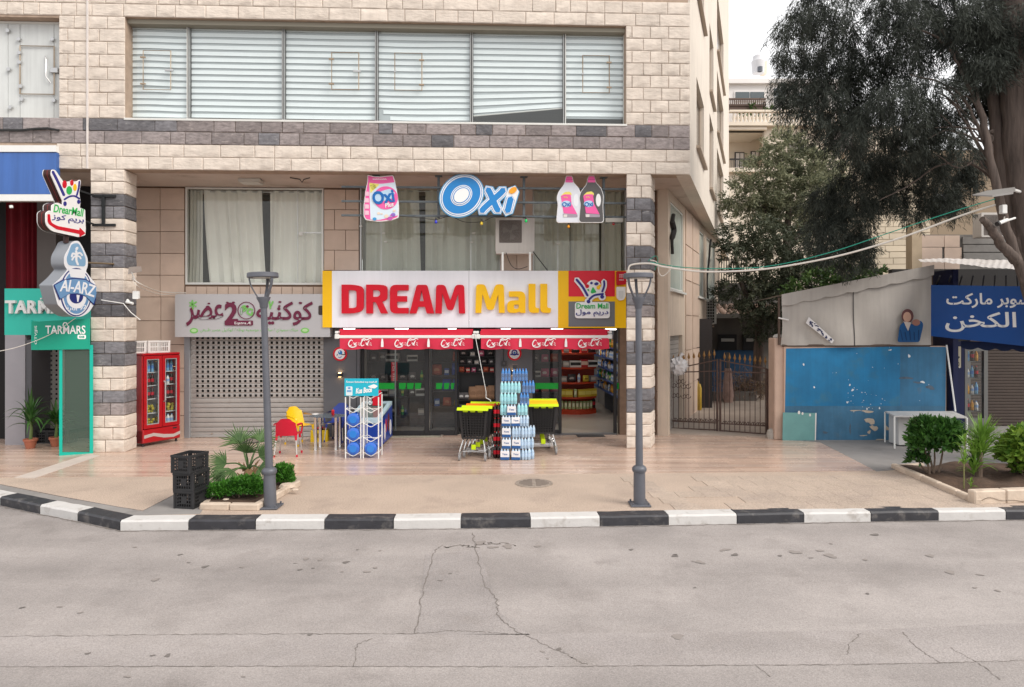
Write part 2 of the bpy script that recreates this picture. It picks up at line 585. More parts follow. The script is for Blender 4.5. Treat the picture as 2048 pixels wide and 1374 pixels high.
def lanes(m, amt=0.15):
    t = m.node_tree; N = t.nodes; L = t.links; b = N['Principled BSDF']; src = b.inputs['Base Color'].links[0].from_socket
    g = N.new('ShaderNodeNewGeometry'); mp = N.new('ShaderNodeVectorMath'); mp.operation = 'MULTIPLY'; mp.inputs[1].default_value = (0.10, 1.1, 1); L.new(g.outputs['Position'], mp.inputs[0])
    n = N.new('ShaderNodeTexNoise'); n.inputs['Scale'].default_value = 1.0; n.inputs['Detail'].default_value = 6; L.new(mp.outputs[0], n.inputs[0])
    r = N.new('ShaderNodeMapRange'); r.inputs[1].default_value = 0.3; r.inputs[2].default_value = 0.7; r.inputs[3].default_value = 1 - amt; r.inputs[4].default_value = 1 + amt; L.new(n.outputs[0], r.inputs[0])
    k = N.new('ShaderNodeVectorMath'); k.operation = 'SCALE'; L.new(src, k.inputs[0]); L.new(r.outputs[0], k.inputs['Scale']); L.new(k.outputs[0], b.inputs['Base Color'])
lanes(ASPH)
CONC = mat('worn_concrete', (0.25, 0.235, 0.225), 0.9, var=0.2, vs_=1.1, bump=0.25, bs=60, dirt=(0.17, 0.16, 0.155), ds=1.6, dlim=0.55)
PAVE = mat('beige_paving', (0.45, 0.355, 0.285), 0.85, var=0.1, vs_=0.9, bump=0.4, bs=70, dirt=(0.375, 0.295, 0.24), ds=1.3, dlim=0.52)
speckle(PAVE, 45, 0.2); speckle(PAVE, 110, 0.22)
o = MB().box(-400, 400, -300, 500, -0.6, -0.2).build('ground', CONC); struct(o)
RZ = -0.14
kb_px = [(-420, 930), (-240, 958), (-160, 974), (-75, 994), (0, 1011), (80, 1028), (155, 1042), (240, 1061), (377, 1060), (511, 1059), (649, 1058.5), (787, 1058), (922, 1056.5), (1061, 1055), (1200, 1052.5),
         (1337, 1050), (1474, 1047.5), (1608, 1045), (1742, 1043), (1877, 1041), (2012, 1039.5), (2146, 1038), (2280, 1036.5), (2415, 1035), (2550, 1033.5)]
kb = [gnd(x, y, RZ) for x, y in kb_px]
road = MB().flat([(-60, -40), (60, -40), (60, 11.5), kb[-1][:2]] + [p[:2] for p in reversed(kb[:-1])] + [(-60, 30)], -0.19, RZ).build('road', ASPH); struct(road)
def off(i, dlt):
    a = kb[max(i - 1, 0)]; b = kb[min(i + 1, len(kb) - 1)]; d = (b - a).normalized(); n = Vector((-d.y, d.x, 0))
    return kb[i] + n * dlt
back = [off(i, 0.24) for i in range(len(kb))]
pv = MB().flat([p[:2] for p in back] + [(60, 12), (60, 45), (-60, 45), (-60, 30)], -0.19, 0.0).build('pavement', PAVE); struct(pv)
# kerb stones, painted black and white in turn
KW = mat('white_kerb_paint', (0.56, 0.545, 0.53), 0.7, var=0.06, vs_=6, bump=0.2, bs=30, dirt=(0.36, 0.33, 0.30), ds=5.0, dlim=0.56)
KB = mat('black_kerb_paint', (0.03, 0.03, 0.036), 0.55, var=0.3, vs_=7, bump=0.2, bs=30, dirt=(0.13, 0.12, 0.115), ds=6.0, dlim=0.55)
kerb = MB()
for i in range(len(kb) - 1):
    a, b, c, d = off(i, 0.03), off(i + 1, 0.03), off(i + 1, 0.22), off(i, 0.22)
    kerb.flat([a[:2], b[:2], c[:2], d[:2]], -0.185, -0.03)
kerb = kerb.build('kerb', CONC); struct(kerb)
for i in range(len(kb) - 1):
    a, b, d, c = off(i, 0), off(i + 1, 0), off(i, 0.245), off(i + 1, 0.245)
    e = (b - a).normalized() * 0.006
    pf = [(0, -0.18), (0, -0.025), (0.022, 0.0), (0.245, 0.004), (0.245, -0.18)]
    mb = MB(); nseg = 5; vs = []
    for k in range(nseg + 1):
        t = k / nseg
        p0 = (a + e).lerp(b - e, t); p1 = (d + e).lerp(c - e, t)
        jit = 0 if k in (0, nseg) else R.uniform(-0.004, 0.004)
        for wd, z in pf:
            q = p0.lerp(p1, wd / 0.245); vs.append((q.x, q.y, z + (jit if z > -0.1 else 0)))
    m5 = len(pf)
    fs = [(k * m5 + j, k * m5 + (j + 1) % m5, (k + 1) * m5 + (j + 1) % m5, (k + 1) * m5 + j)[::-1] for k in range(nseg) for j in range(m5)]
    fs += [tuple(range(m5)), tuple(reversed(range(nseg * m5, nseg * m5 + m5)))]
    mb.add(vs, fs)
    mb.build('kerb_stone', KW if (i % 2 == 1) else KB, kerb)

# road wear: seams, cracks, a patch, oil spots
CRK = mat('crack_dirt', (0.18, 0.158, 0.143), 0.95, var=0.3, vs_=15)
def crack(pts, w=0.012, jit=0.02, n=10, nm='crack'):
    w *= 0.5
    P = [gnd(x, y, RZ) for x, y in pts]; path = []
    for i in range(len(P) - 1):
        for k in range(n):
            p = P[i].lerp(P[i + 1], k / n); path.append(p + Vector((R.uniform(-jit, jit), R.uniform(-jit, jit), 0)))
    path.append(P[-1])
    mb = MB(); vs = []
    for i, p in enumerate(path):
        d = (path[min(i + 1, len(path) - 1)] - path[max(i - 1, 0)]).normalized(); nn = Vector((-d.y, d.x, 0)); ww = w * R.uniform(0.15, 1.0)
        vs += [p + nn * ww + Vector((0, 0, 0.004)), p - nn * ww + Vector((0, 0, 0.004))]
    mb.add(vs, [(2 * i, 2 * i + 1, 2 * i + 3, 2 * i + 2) for i in range(len(path) - 1)])
    return mb.build(nm, CRK, road)
PATCH = mat('asphalt_patch', (0.295, 0.268, 0.258), 0.92, var=0.15, vs_=1.2, bump=0.5, bs=45, dirt=(0.255, 0.228, 0.215), ds=2.5, dlim=0.55)
speckle(PATCH, 90, 0.2); lanes(PATCH)
PATCH2 = mat('asphalt_band', (0.31, 0.281, 0.27), 0.92, var=0.15, vs_=0.8, bump=0.5, bs=45, dirt=(0.28, 0.252, 0.238), ds=2.0, dlim=0.5)
speckle(PATCH2, 90, 0.2); lanes(PATCH2)
def sheet(px, z, m, nm, par, zt=0.002):
    return MB().flat([gnd(x, y, z)[:2] for x, y in px], z - 0.003, z + zt).build(nm, m, par)
sheet([(850, 1110), (960, 1100), (985, 1180), (1000, 1225), (1060, 1270), (835, 1268)], RZ, PATCH, 'patch', road)
sheet([(-400, 1274), (300, 1270), (640, 1270), (1050, 1268), (1700, 1262), (2500, 1225), (2500, 1318), (1700, 1328), (1000, 1334), (300, 1333), (-400, 1336)], RZ, PATCH2, 'patch', road)
crack([(-200, 1274), (150, 1272), (420, 1269), (640, 1268), (820, 1268)], 0.012, 0.012, 26)
crack([(820, 1268), (900, 1262), (960, 1264), (1040, 1270)], 0.012, 0.012, 16)
crack([(-200, 1334), (300, 1333), (700, 1333), (1000, 1334), (1300, 1332), (1700, 1330), (2050, 1322), (2300, 1318)], 0.010, 0.008, 30)
crack([(832, 1265), (842, 1200), (858, 1140), (870, 1100), (885, 1090)], 0.016, 0.015, 10)
crack([(945, 1065), (955, 1110), (965, 1165), (994, 1200), (995, 1230), (1030, 1262), (1090, 1290), (1130, 1308), (1175, 1331)], 0.016, 0.02, 10)
crack([(708, 1333), (712, 1300), (716, 1288), (745, 1278)], 0.015, 0.012, 8)
crack([(1806, 1265), (1826, 1288), (1850, 1308), (1880, 1326)], 0.012, 0.012, 8)
crack([(1695, 1312), (1698, 1288), (1722, 1268)], 0.012, 0.012, 8)
crack([(1900, 1296), (1930, 1312), (1965, 1332), (2000, 1360)], 0.010, 0.01, 8)
crack([(1510, 1330), (1530, 1345), (1540, 1354)], 0.010, 0.006, 6)
crack([(x, y + 1.5) for x, y in kb_px[3:8]], 0.045, 0.02, 14, 'gutter_dirt'); crack([(x, y + 1.5) for x, y in kb_px[7:22]], 0.045, 0.02, 12, 'gutter_dirt')
for a, b in ((885, 1095), (955, 1090)):
    crack([(a, b), (a + 40, b - 4), (a + 75, b + 1)], 0.04, 0.05, 10)
OIL = mat('oil_stain', (0.155, 0.138, 0.128), 0.8, var=0.1, vs_=30)
OIL2 = mat('faint_oil_stain', (0.255, 0.226, 0.21), 0.9, var=0.06, vs_=20)
def blob(seed, nm, m):
    r2 = random.Random(seed); n = 14
    ph = [r2.uniform(0, 6.3) for _ in range(3)]
    pts = [((1 + 0.25 * math.sin(2 * t + ph[0]) + 0.18 * math.sin(3 * t + ph[1]) + 0.1 * math.sin(5 * t + ph[2])) * math.cos(t), (1 + 0.25 * math.sin(2 * t + ph[0]) + 0.18 * math.sin(3 * t + ph[1])) * math.sin(t)) for t in (2 * math.pi * i / n for i in range(n))]
    return MB().add([(0, 0, 0)] + [(x, y, 0) for x, y in pts], [(0, i + 1, (i + 1) % n + 1) for i in range(n)]).mesh(nm, m)
blobs = [blob(i, 'oil_stain', OIL if i < 3 else OIL2) for i in range(7)]
spots = [(410, 1134, 9), (377, 1126, 4), (360, 1110, 5), (484, 1135, 5), (590, 1127, 4), (612, 1118, 7), (640, 1120, 7), (692, 1125, 9), (600, 1140, 5), (626, 1137, 4), (684, 1144, 4), (733, 1144, 10), (750, 1136, 6), (760, 1102, 5), (715, 1100, 4), (880, 1162, 5), (900, 1148, 4), (985, 1095, 12), (1075, 1093, 7),
         (1400, 1125, 13), (1386, 1123, 4), (1350, 1110, 6), (1470, 1110, 8), (1560, 1112, 6), (1622, 1116, 5), (1640, 1102, 9), (1662, 1088, 5), (1730, 1120, 6), (1735, 1188, 6), (1390, 1176, 5), (1262, 1100, 6), (1960, 1150, 8), (1950, 1176, 6), (1995, 1182, 6), (1860, 1112, 10), (335, 1312, 9), (175, 1308, 6), (305, 1312, 6), (255, 1354, 7), (486, 1354, 6), (1085, 1304, 6), (1095, 1318, 4), (1118, 1299, 8),
         (1355, 1274, 14), (44, 1216, 5), (120, 1214, 7), (160, 1226, 5), (270, 1095, 6), (310, 1160, 10), (620, 1270, 8), (1015, 1093, 16), (960, 1086, 14), (1450, 1100, 14), (1590, 1105, 12), (1660, 1112, 14), (1900, 1145, 16), (1350, 1112, 10), (1750, 1070, 10)]
for i, (x, y, r) in enumerate(spots):
    p = gnd(x, y, RZ); k = r * p.y / F * 0.8
    q = link('oil_stain', blobs[i % 7 if r < 12 or r == 13 else 3 + i % 4], road); q.location = (p.x, p.y, RZ + 0.0052 + 0.0002 * (i % 5)); q.scale = (k * R.uniform(0.8, 1.2), k * R.uniform(0.6, 1.1), 1); q.rotation_euler = (0, 0, R.uniform(-0.5, 0.5))

# wood-look floor tiles in front of the shops
def wood_tile():
    m = bpy.data.materials.new('wood_look_tile'); m.use_nodes = True
    t = m.node_tree; N = t.nodes; L = t.links; b = N['Principled BSDF']
    g = N.new('ShaderNodeNewGeometry'); mp = N.new('ShaderNodeVectorMath'); mp.operation = 'MULTIPLY'; mp.inputs[1].default_value = (0.22, 7, 1); L.new(g.outputs['Position'], mp.inputs[0])
    n = N.new('ShaderNodeTexNoise'); n.inputs['Scale'].default_value = 1.1; n.inputs['Detail'].default_value = 7; n.inputs['Roughness'].default_value = 0.65; L.new(mp.outputs[0], n.inputs[0])
    cr = N.new('ShaderNodeValToRGB'); e = cr.color_ramp.elements
    e[0].position, e[0].color = 0.3, (0.36, 0.235, 0.185, 1); e[1].position, e[1].color = 0.72, (0.66, 0.53, 0.45, 1)
    x = e.new(0.5); x.color = (0.53, 0.395, 0.32, 1)
    L.new(n.outputs[0], cr.inputs[0])
    br = N.new('ShaderNodeTexBrick'); br.inputs['Scale'].default_value = 1.0; br.inputs['Brick Width'].default_value = 1.2; br.inputs['Row Height'].default_value = 0.2; br.inputs['Mortar Size'].default_value = 0.003
    br.inputs['Color1'].default_value = (0.9, 0.9, 0.9, 1); br.inputs['Color2'].default_value = (1.08, 1.05, 1.02, 1); br.inputs['Mortar'].default_value = (0.62, 0.6, 0.58, 1)
    L.new(g.outputs['Position'], br.inputs['Vector'])
    k = N.new('ShaderNodeMix'); k.data_type = 'RGBA'; k.blend_type = 'MULTIPLY'; k.inputs[0].default_value = 1.0; L.new(cr.outputs[0], k.inputs[6]); L.new(br.outputs[0], k.inputs[7])
    L.new(k.outputs[2], b.inputs['Base Color'])
    n2 = N.new('ShaderNodeTexNoise'); n2.inputs['Scale'].default_value = 1.7; n2.inputs['Detail'].default_value = 5; L.new(g.outputs['Position'], n2.inputs[0])
    r = N.new('ShaderNodeMapRange'); r.inputs[1].default_value = 0.35; r.inputs[2].default_value = 0.7; r.inputs[3].default_value = 0.2; r.inputs[4].default_value = 0.34; L.new(n2.outputs[0], r.inputs[0]); L.new(r.outputs[0], b.inputs['Roughness'])
    return m
WOODT = wood_tile()
ft = MB().flat([gnd(-420, 957)[:2], gnd(30, 955)[:2], gnd(1000, 949)[:2], gnd(1752, 942)[:2], gnd(1640, 885)[:2], gnd(1566, 880)[:2], (6.3, 22), (-20, 24)], -0.004, 0.004).build('tiled_forecourt', WOODT); struct(ft)
o = MB().flat([gnd(28, 956)[:2], gnd(70, 957)[:2], gnd(200, 912)[:2], gnd(178, 908)[:2]], 0, 0.009).build('ramp_strip', mat('pale_ramp', (0.52, 0.45, 0.40), 0.7, var=0.1, vs_=3), ft)
CONC2 = mat('grey_forecourt', (0.235, 0.222, 0.215), 0.85, var=0.2, vs_=0.9, bump=0.25, bs=50, dirt=(0.17, 0.16, 0.155), ds=1.3, dlim=0.55)
o = MB().flat([gnd(1753, 943)[:2], gnd(1641, 885)[:2], gnd(1567, 880.5)[:2], (6.5, 30), (30, 30), (30, 11.5), gnd(1960, 1004)[:2], gnd(1790, 940)[:2]], -0.004, 0.0045).build('concrete_forecourt', CONC2); struct(o)
o = MB().flat([gnd(-200, 941)[:2], gnd(0, 970)[:2], gnd(120, 994)[:2], gnd(285, 1023)[:2], gnd(350, 990)[:2], gnd(405, 1020)[:2], gnd(400, 1028)[:2]] + [(off(i, 0.25)).xy[:] for i in range(7, 0, -1)], -0.004, 0.004).build('kerb_margin', CONC, pv)
crack_pts = [(0, 969), (120, 993), (240, 1015), (286, 1022), (350, 989)]
mb = MB(); mb.tube([gnd(x, y) + Vector((0, 0, 0.001)) for x, y in crack_pts], 0.008, 4); mb.build('joint', CRK, pv)
# paving slabs whose joints show on the right
SLAB = mat('beige_slab', (0.435, 0.35, 0.285), 0.85, rnd=0.05, var=0.12, vs_=0.8, bump=0.4, bs=70, dirt=(0.36, 0.29, 0.245), ds=1.0, dlim=0.5)
speckle(SLAB, 45, 0.2); speckle(SLAB, 110, 0.2)
slab = MB().box(-0.5, 0.5, -0.5, 0.5, 0.0, 0.008, 0.004).mesh('paving_slab', SLAB)
for i in range(13):
    for j in range(7):
        X, Y = 2.35 + i * 0.42, 10.05 + j * 0.36
        if Y > 12.15 or X > 7.3 - max(0, (Y - 10.4) * 0.1) + (Y - 10) * 0.35: continue
        if X < 3.2 and R.random() < 0.5: continue
        q = link('paving_slab', slab, pv); q.location = (X + (j % 2) * 0.0 - (Y - 11) * 0.25, Y + 0.034 * X, -0.0015 + R.uniform(-0.001, 0.0012)); q.scale = (0.417, 0.357, 1); q.rotation_euler = (0, 0, 0.034)
# manhole covers
IRON = mat('cast_iron', (0.33, 0.275, 0.23), 0.7, 0.1, var=0.3, vs_=10)
IRON2 = mat('dark_iron', (0.05, 0.05, 0.052), 0.6, 0.5, var=0.3, vs_=10)
pm0 = mat('manhole_bar', (0.20, 0.165, 0.14), 0.7)
def manhole(x, y, r, label, m):
    p = gnd(x, y); t = thing('manhole_cover', label, 'manhole cover', p)
    MB().lathe([(r, 0.0), (r, 0.012), (r * 0.93, 0.012), (r * 0.93, 0.006)], p, 40, caps=True).build('rim', m, t)
    MB().lathe([(r * 0.9, 0.0), (r * 0.9, 0.011), (r * 0.86, 0.013)], p, 40).build('lid', m, t)
    for k in range(-4, 5):
        hw = math.sqrt(max(0.01, 0.8 ** 2 - (k * 0.18) ** 2)) * r
        q = p + Vector((0, k * 0.18 * r, 0.013))
        for a, b in ((-hw, -0.03), (0.03, hw)): MB().box(q.x + a, q.x + b, q.y - 0.012, q.y + 0.012, q.z - 0.002, q.z + 0.006).build('tread_bar', pm0 if m is IRON else IRON, t)
manhole(1068, 967, 0.32, 'round patterned manhole cover in the beige pavement', IRON)
manhole(497, 882, 0.42, 'dark round manhole cover on tiles by the roller shutter', IRON2)

# ================================================================== STONE BUILDING
bld = thing('apartment_building', 'cream and dark stone apartment building above the shops', 'building', (0, OY, 0), TH)
CREAM = mat('cream_stone', (0.655, 0.575, 0.50), 0.85, rnd=0.05, var=0.12, vs_=5, bump=1.0, bs=8, dirt=(0.57, 0.485, 0.405), ds=1.7, dlim=0.6, stretch=(1, 1, 2.2), streak=0.1)
BASALT = mat('dark_basalt', (0.145, 0.14, 0.15), 0.8, rnd=0.3, var=0.4, vs_=9, bump=1.0, bs=8, dirt=(0.33, 0.31, 0.305), ds=8, dlim=0.6, stretch=(1, 1, 2.2))
MAUVE = mat('mauve_stone', (0.25, 0.215, 0.21), 0.8, rnd=0.22, var=0.38, vs_=9, bump=1.0, bs=8, dirt=(0.40, 0.35, 0.32), ds=8, dlim=0.6, stretch=(1, 1, 2.2))
PINKT = mat('pink_beige_tile', (0.53, 0.405, 0.325), 0.6, rnd=0.06, var=0.1, vs_=2, bump=0.12, bs=30, dirt=(0.44, 0.33, 0.26), ds=1.6, dlim=0.6)
MORTAR = mat('brown_mortar', (0.40, 0.30, 0.23), 0.95, var=0.2, vs_=6)
PLASTER = mat('soffit_plaster', (0.54, 0.455, 0.395), 0.9, var=0.14, vs_=0.8, dirt=(0.34, 0.265, 0.21), ds=1.4, dlim=0.56, bump=0.2, bs=20)
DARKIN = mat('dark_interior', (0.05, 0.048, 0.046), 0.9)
UC = bu(1380, 0)
U0 = -15.0
ZS, RH = 6.0, 0.27
def uv2(v, loops): return [[(bu(x, v, y), bz(x, y, v)) for x, y in l] for l in loops]
wx0, wx1 = bu(250, 0), bu(1252, 0)
lx1 = bu(118, 0)
fac = MB(FB); zt = ZS + 12 * RH; zb = ZS + 4 * RH
fac.rwall((U0, UC - 0.02, ZS + 0.002, 22), [(wx0, wx1, zb, zt), (U0 + 2, lx1, zb, zt - 0.04)], lambda a, b: (a, 0.016, b), lambda a, b: (a, 0.36, b))
fac = fac.build('facade', MORTAR, bld)
def stone_mesh(seed, m, amp=1.0):
    r = random.Random(seed); xs = [-0.5, -0.47, -0.17, 0.15, 0.47, 0.5]; zs = [-0.5, -0.44, -0.02, 0.43, 0.5]; vs = []
    for z in zs:
        for x in xs:
            edge = abs(x) == 0.5 or abs(z) == 0.5
            vs.append((x, 0.003 if edge else -amp * r.uniform(0.0, 0.017), z))
    fs = [(j * 6 + i, j * 6 + i + 1, (j + 1) * 6 + i + 1, (j + 1) * 6 + i) for j in range(4) for i in range(5)]
    n = len(vs); vs += [(-0.5, 0.05, -0.5), (0.5, 0.05, -0.5), (0.5, 0.05, 0.5), (-0.5, 0.05, 0.5)]
    fs += [(0, n, n + 1, 5), (5, n + 1, n + 2, 29), (29, n + 2, n + 3, 24), (24, n + 3, n, 0)]
    return MB().add(vs, fs).mesh('stone', m, None, 9)
SV = {m.name: [stone_mesh(s * 3 + k, m) for s in range(8)] for k, m in enumerate((CREAM, BASALT, MAUVE))}
def stone(par, m, u, v, z, wd, ht, rz=0.0, nm='stone'):
    q = link(nm, R.choice(SV[m.name]), par); q.location = (u, v, z)
    q.scale = (wd * R.choice((1, 1)), 1, ht); q.rotation_euler = (0, 0, rz)
    return q
def row(par, u0, u1, v, z0, z1, m, wmin=0.3, wmax=0.78, gap=0.009, pick=None):
    u = u0
    while u < u1 - 0.02:
        wd = R.uniform(wmin, wmax)
        if u1 - (u + wd) < wmin * 0.7: wd = u1 - u
        mm = pick() if pick else m
        stone(par, mm, u + wd / 2, v, (z0 + z1) / 2, wd - gap, z1 - z0 - gap)
        u += wd
dk = lambda: R.choice((BASALT, MAUVE, MAUVE, MAUVE, BASALT, MAUVE))
for r_ in range(14):
    z0, z1 = ZS + r_ * RH, ZS + (r_ + 1) * RH
    if r_ in (2, 3): row(fac, -11.4, UC, 0, z0, z1, MAUVE, pick=dk)
    elif r_ < 2: row(fac, bu(113, 0), UC, 0, z0, z1, CREAM)
    elif r_ >= 12: row(fac, -11.4, UC, 0, z0, z1, CREAM)
    else:
        o_ = 0.0 if r_ % 2 else 0.24
        um = bu(176, 0)
        for ua, ub in ((lx1, um), (um, wx0), (wx1, UC)):
            cuts = [ua]
            if r_ % 2: cuts += [ua + (ub - ua) * 0.52] if ub - ua < 1 else [ua + 0.13 + 0.405 * k for k in range(3)]
            else: cuts += [ua + (ub - ua) * 0.30] if ub - ua < 1 else [ua + 0.38 + 0.405 * k for k in range(3)]
            cuts = [c for c in cuts if c < ub - 0.05] + [ub]
            for a, b in zip(cuts, cuts[1:]): stone(fac, CREAM, (a + b) / 2, 0, (z0 + z1) / 2, b - a - 0.009, RH - 0.009)
MB(FB).box(um - 0.02, um + 0.02, -0.035, 0.02, ZS, 12, 0.006).build('joint_strip', mat('white_caulk', (0.62, 0.57, 0.54), 0.7, var=0.1, vs_=4), bld)
# soffit, roof, back of the storeys
sdir = Vector((0.36, 1, 0)).normalized()
C0 = B(UC, 0, 0); SE = C0 + Vector((0.36, 1, 0)) * 20.2
inv = FB.inverted()
def loc2(p): q = inv @ Vector((p[0], p[1], 0)); return (q.x, q.y)
G0 = at(1336, 650, 16.56); GE = G0 + Vector((0.415, 1, 0)) * 10.7
sof = MB(FB); sof.flat([(U0, 0.036), (UC - 0.03, 0.036), loc2(SE - sdir * 0.1 + Vector((-0.05, 0, 0))), (U0, 20)], 6.004, 6.2)
sof.build('soffit', PLASTER, bld)
MB(FB).flat([(U0, 0.4), (UC - 0.1, 0.4), loc2(SE), (U0, 20)], 10.2, 10.4).build('upper_floor', PLASTER, bld)
MB(FB).flat([(U0, 0.0), (UC, 0.0), loc2(SE), (U0, 20)], 22.0, 22.3).build('roof', PLASTER, bld)
ROOMW = mat('room_wall', (0.33, 0.32, 0.31), 0.9)
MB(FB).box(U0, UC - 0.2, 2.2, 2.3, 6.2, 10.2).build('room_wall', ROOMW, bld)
# side wall turning back down the alley
side = Plane(C0, (0.36, 1))
SIDEM = mat('side_plaster', (0.70, 0.63, 0.55), 0.85, var=0.08, vs_=0.9, streak=0.12, bump=0.1, bs=20)
L_ = (SE - C0).length
def sw(x0, x1, y0, y1):      # window rectangle on the side wall from its near edge x0 (top y0, bottom y1) to far edge x1
    a0, za = side.px(x0, y0); _, zb_ = side.px(x0, y1); a1, _ = side.px(x1, y0)
    return (a0, a1, zb_, za)
wins = [sw(1393, 1408, 153, 291), sw(1393, 1408, -150, -15), sw(1419, 1427, 225, 375), sw(1419, 1427, 45, 180), sw(1434, 1447, 295, 420), sw(1434, 1447, 140, 262), sw(1434, 1447, -20, 100)]
sm_ = MB(); sm_.rwall((0.0, L_, 6.0, 22), wins, lambda a, b: side.P(a, b, 0), lambda a, b: side.P(a, b, -0.3))
sw_o = sm_.build('side_wall', SIDEM, bld)
DGL = mat('dark_window_glass', (0.20, 0.19, 0.175), 0.1, spec=0.8)
BRN = mat('brown_frame', (0.40, 0.32, 0.25), 0.5)
for a, c, zb_, za in wins:
    wo = MB().prism([rrect(a, zb_, c, za), rrect(a + 0.07, zb_ + 0.07, c - 0.07, za - 0.07)], lambda p, q: side.P(p, q, -0.1), lambda p, q: side.P(p, q, -0.16)).build('side_window', BRN, bld)
    MB().prism([rrect(a + 0.01, zb_ + 0.01, c - 0.01, za - 0.01)], lambda p, q: side.P(p, q, -0.13), lambda p, q: side.P(p, q, -0.14)).build('pane', DGL, wo)
    MB().prism([rrect(a - 0.06, zb_ - 0.07, c + 0.06, zb_ - 0.005)], lambda p, q: side.P(p, q, 0.1), lambda p, q: side.P(p, q, -0.02)).build('sill', BRN, wo)

# recessed wall behind the columns
VW = 1.8
CRT = (0.62, 0.62, 0.575)
rw = MB(FB)
gl = bu(1338, VW)
zsign = bz(900, 600, VW)
holes = uv2(VW, [[(371, 569), (647, 571), (647, 377), (371, 375)], [(720, 600), (1252, 600), (1252, 378), (720, 378)]])
rw.rwall((bu(262, VW), gl, 3.05, 6.002), [(h[0][0], h[1][0], h[0][1], h[2][1]) for h in holes], lambda a, b: (a, VW + 0.02, b), lambda a, b: (a, VW + 0.3, b))
rw.box(bu(262, VW), bu(374, VW), VW + 0.02, VW + 0.3, 0, 3.05)
rw.box(bu(1240, VW), gl, VW + 0.02, VW + 0.3, 0, 3.05)
rw = rw.build('recessed_wall', mat('tile_joint', (0.17, 0.11, 0.075), 0.95, var=0.2, vs_=8), bld)
tilem = MB().box(-0.5, 0.5, -0.012, 0.02, -0.5, 0.5, 0.006).mesh('tile', PINKT)
def tiles(x0, x1, y0, y1, nc, nr, v=VW, brick=False, par=None, g=0.011):
    ua, ub = bu(x0, v, (y0 + y1) / 2), bu(x1, v, (y0 + y1) / 2); zt_, zb_ = bz((x0 + x1) / 2, y0, v), bz((x0 + x1) / 2, y1, v)
    for j in range(nr):
        z0 = zb_ + (zt_ - zb_) * j / nr; z1 = zb_ + (zt_ - zb_) * (j + 1) / nr
        cuts = [ua + (ub - ua) * i / nc for i in range(nc + 1)]
        if brick: cuts = [ua, ua + (ub - ua) * (0.62 if j % 2 else 0.30), ub]
        for a, b in zip(cuts, cuts[1:]):
            q = link('tile', tilem, par or rw); q.location = ((a + b) / 2, v, (z0 + z1) / 2); q.scale = (b - a - g, 1, z1 - z0 - g)
tiles(272, 369, 376, 594, 2, 5)
tiles(272, 372, 594, 879, 2, 6)
tiles(648, 718, 379, 541, 2, 4, brick=True)
tiles(371, 648, 573, 592, 13, 1)
tiles(1313, 1338, 376, 640, 1, 6)
tiles(1313, 1338, 640, 878, 1, 5)
# column builder: rows of squared stones, dark pairs between cream pairs
def colm(u0, u1, v0, v1, label_side, skew=0.0):
    mb = MB(FB); mb.flat([(u0 + 0.02, v0 + 0.03), (u1 - 0.02, v0 + 0.03), (u1 - 0.02 + skew, v1), (u0 + 0.02 + skew * 0.5, v1)], 0.0, 6.003)
    c = mb.build('column', MORTAR, bld)
    hr = 6.0 / 23
    ang = math.atan2(v1 - v0, skew) if skew else math.pi / 2
    slen = math.hypot(v1 - v0, skew)
    for r_ in range(23):
        dkr = r_ % 4 in (3, 0) and r_ > 0
        m = (BASALT if R.random() < 0.8 else MAUVE) if dkr else CREAM
        z = (r_ + 0.5) * hr; k = 0.62 if r_ % 2 else 0.38
        k += R.uniform(-0.06, 0.06); wd = u1 - u0
        stone(c, m, u0 + wd * k / 2, v0, z, wd * k - 0.012, hr - 0.012)
        stone(c, m, u0 + wd * (1 + k) / 2, v0, z, wd * (1 - k) - 0.012, hr - 0.012)
        p = Vector((u1, v0 + 0.012)) + Vector((math.cos(ang), math.sin(ang))) * slen / 2
        stone(c, m, p.x, p.y, z, slen - 0.02, hr - 0.012, ang)
    return c
colL = colm(bu(181, 0), bu(249, 0), 0.0, 0.5, 'l')
colR = colm(bu(1253, 0), bu(1302, 0), 0.0, 0.55, 'r', 0.22)
# ground-floor side wall with openings, mezzanine glass
gs = Plane(G0, (0.415, 1)); LG = (GE - G0).length
def gw(x0, x1, yt, yb):
    a0, z0 = gs.px(x0, yt); _, z1 = gs.px(x0, yb); a1, _ = gs.px(x1, yt); return (a0, a1, z1, z0)
gwin = [gw(1341, 1367, 402, 578), gw(1394, 1408, 455, 592), gw(1413, 1430, 472, 600)]
garage = gw(1340, 1365, 672, 855); garage = (garage[0], garage[1], 0.02, garage[3])
ga2 = gs.px(1393, 700)[0]
mb = MB(); mb.rwall((0, LG, 0, 6.0), gwin + [garage, (ga2, LG + 1, -1, 2.62)], lambda a, b: gs.P(a, b, 0), lambda a, b: gs.P(a, b, -0.25))
gso = mb.build('alley_wall', mat('alley_plaster', (0.56, 0.46, 0.37), 0.85, rnd=0, var=0.1, vs_=1.2, streak=0.2, dirt=(0.42, 0.33, 0.26), ds=1.0, dlim=0.6), bld)
MILKY = mat('milky_pane', (0.40, 0.45, 0.41), 0.25, var=0.12, vs_=1.5, spec=0.6)
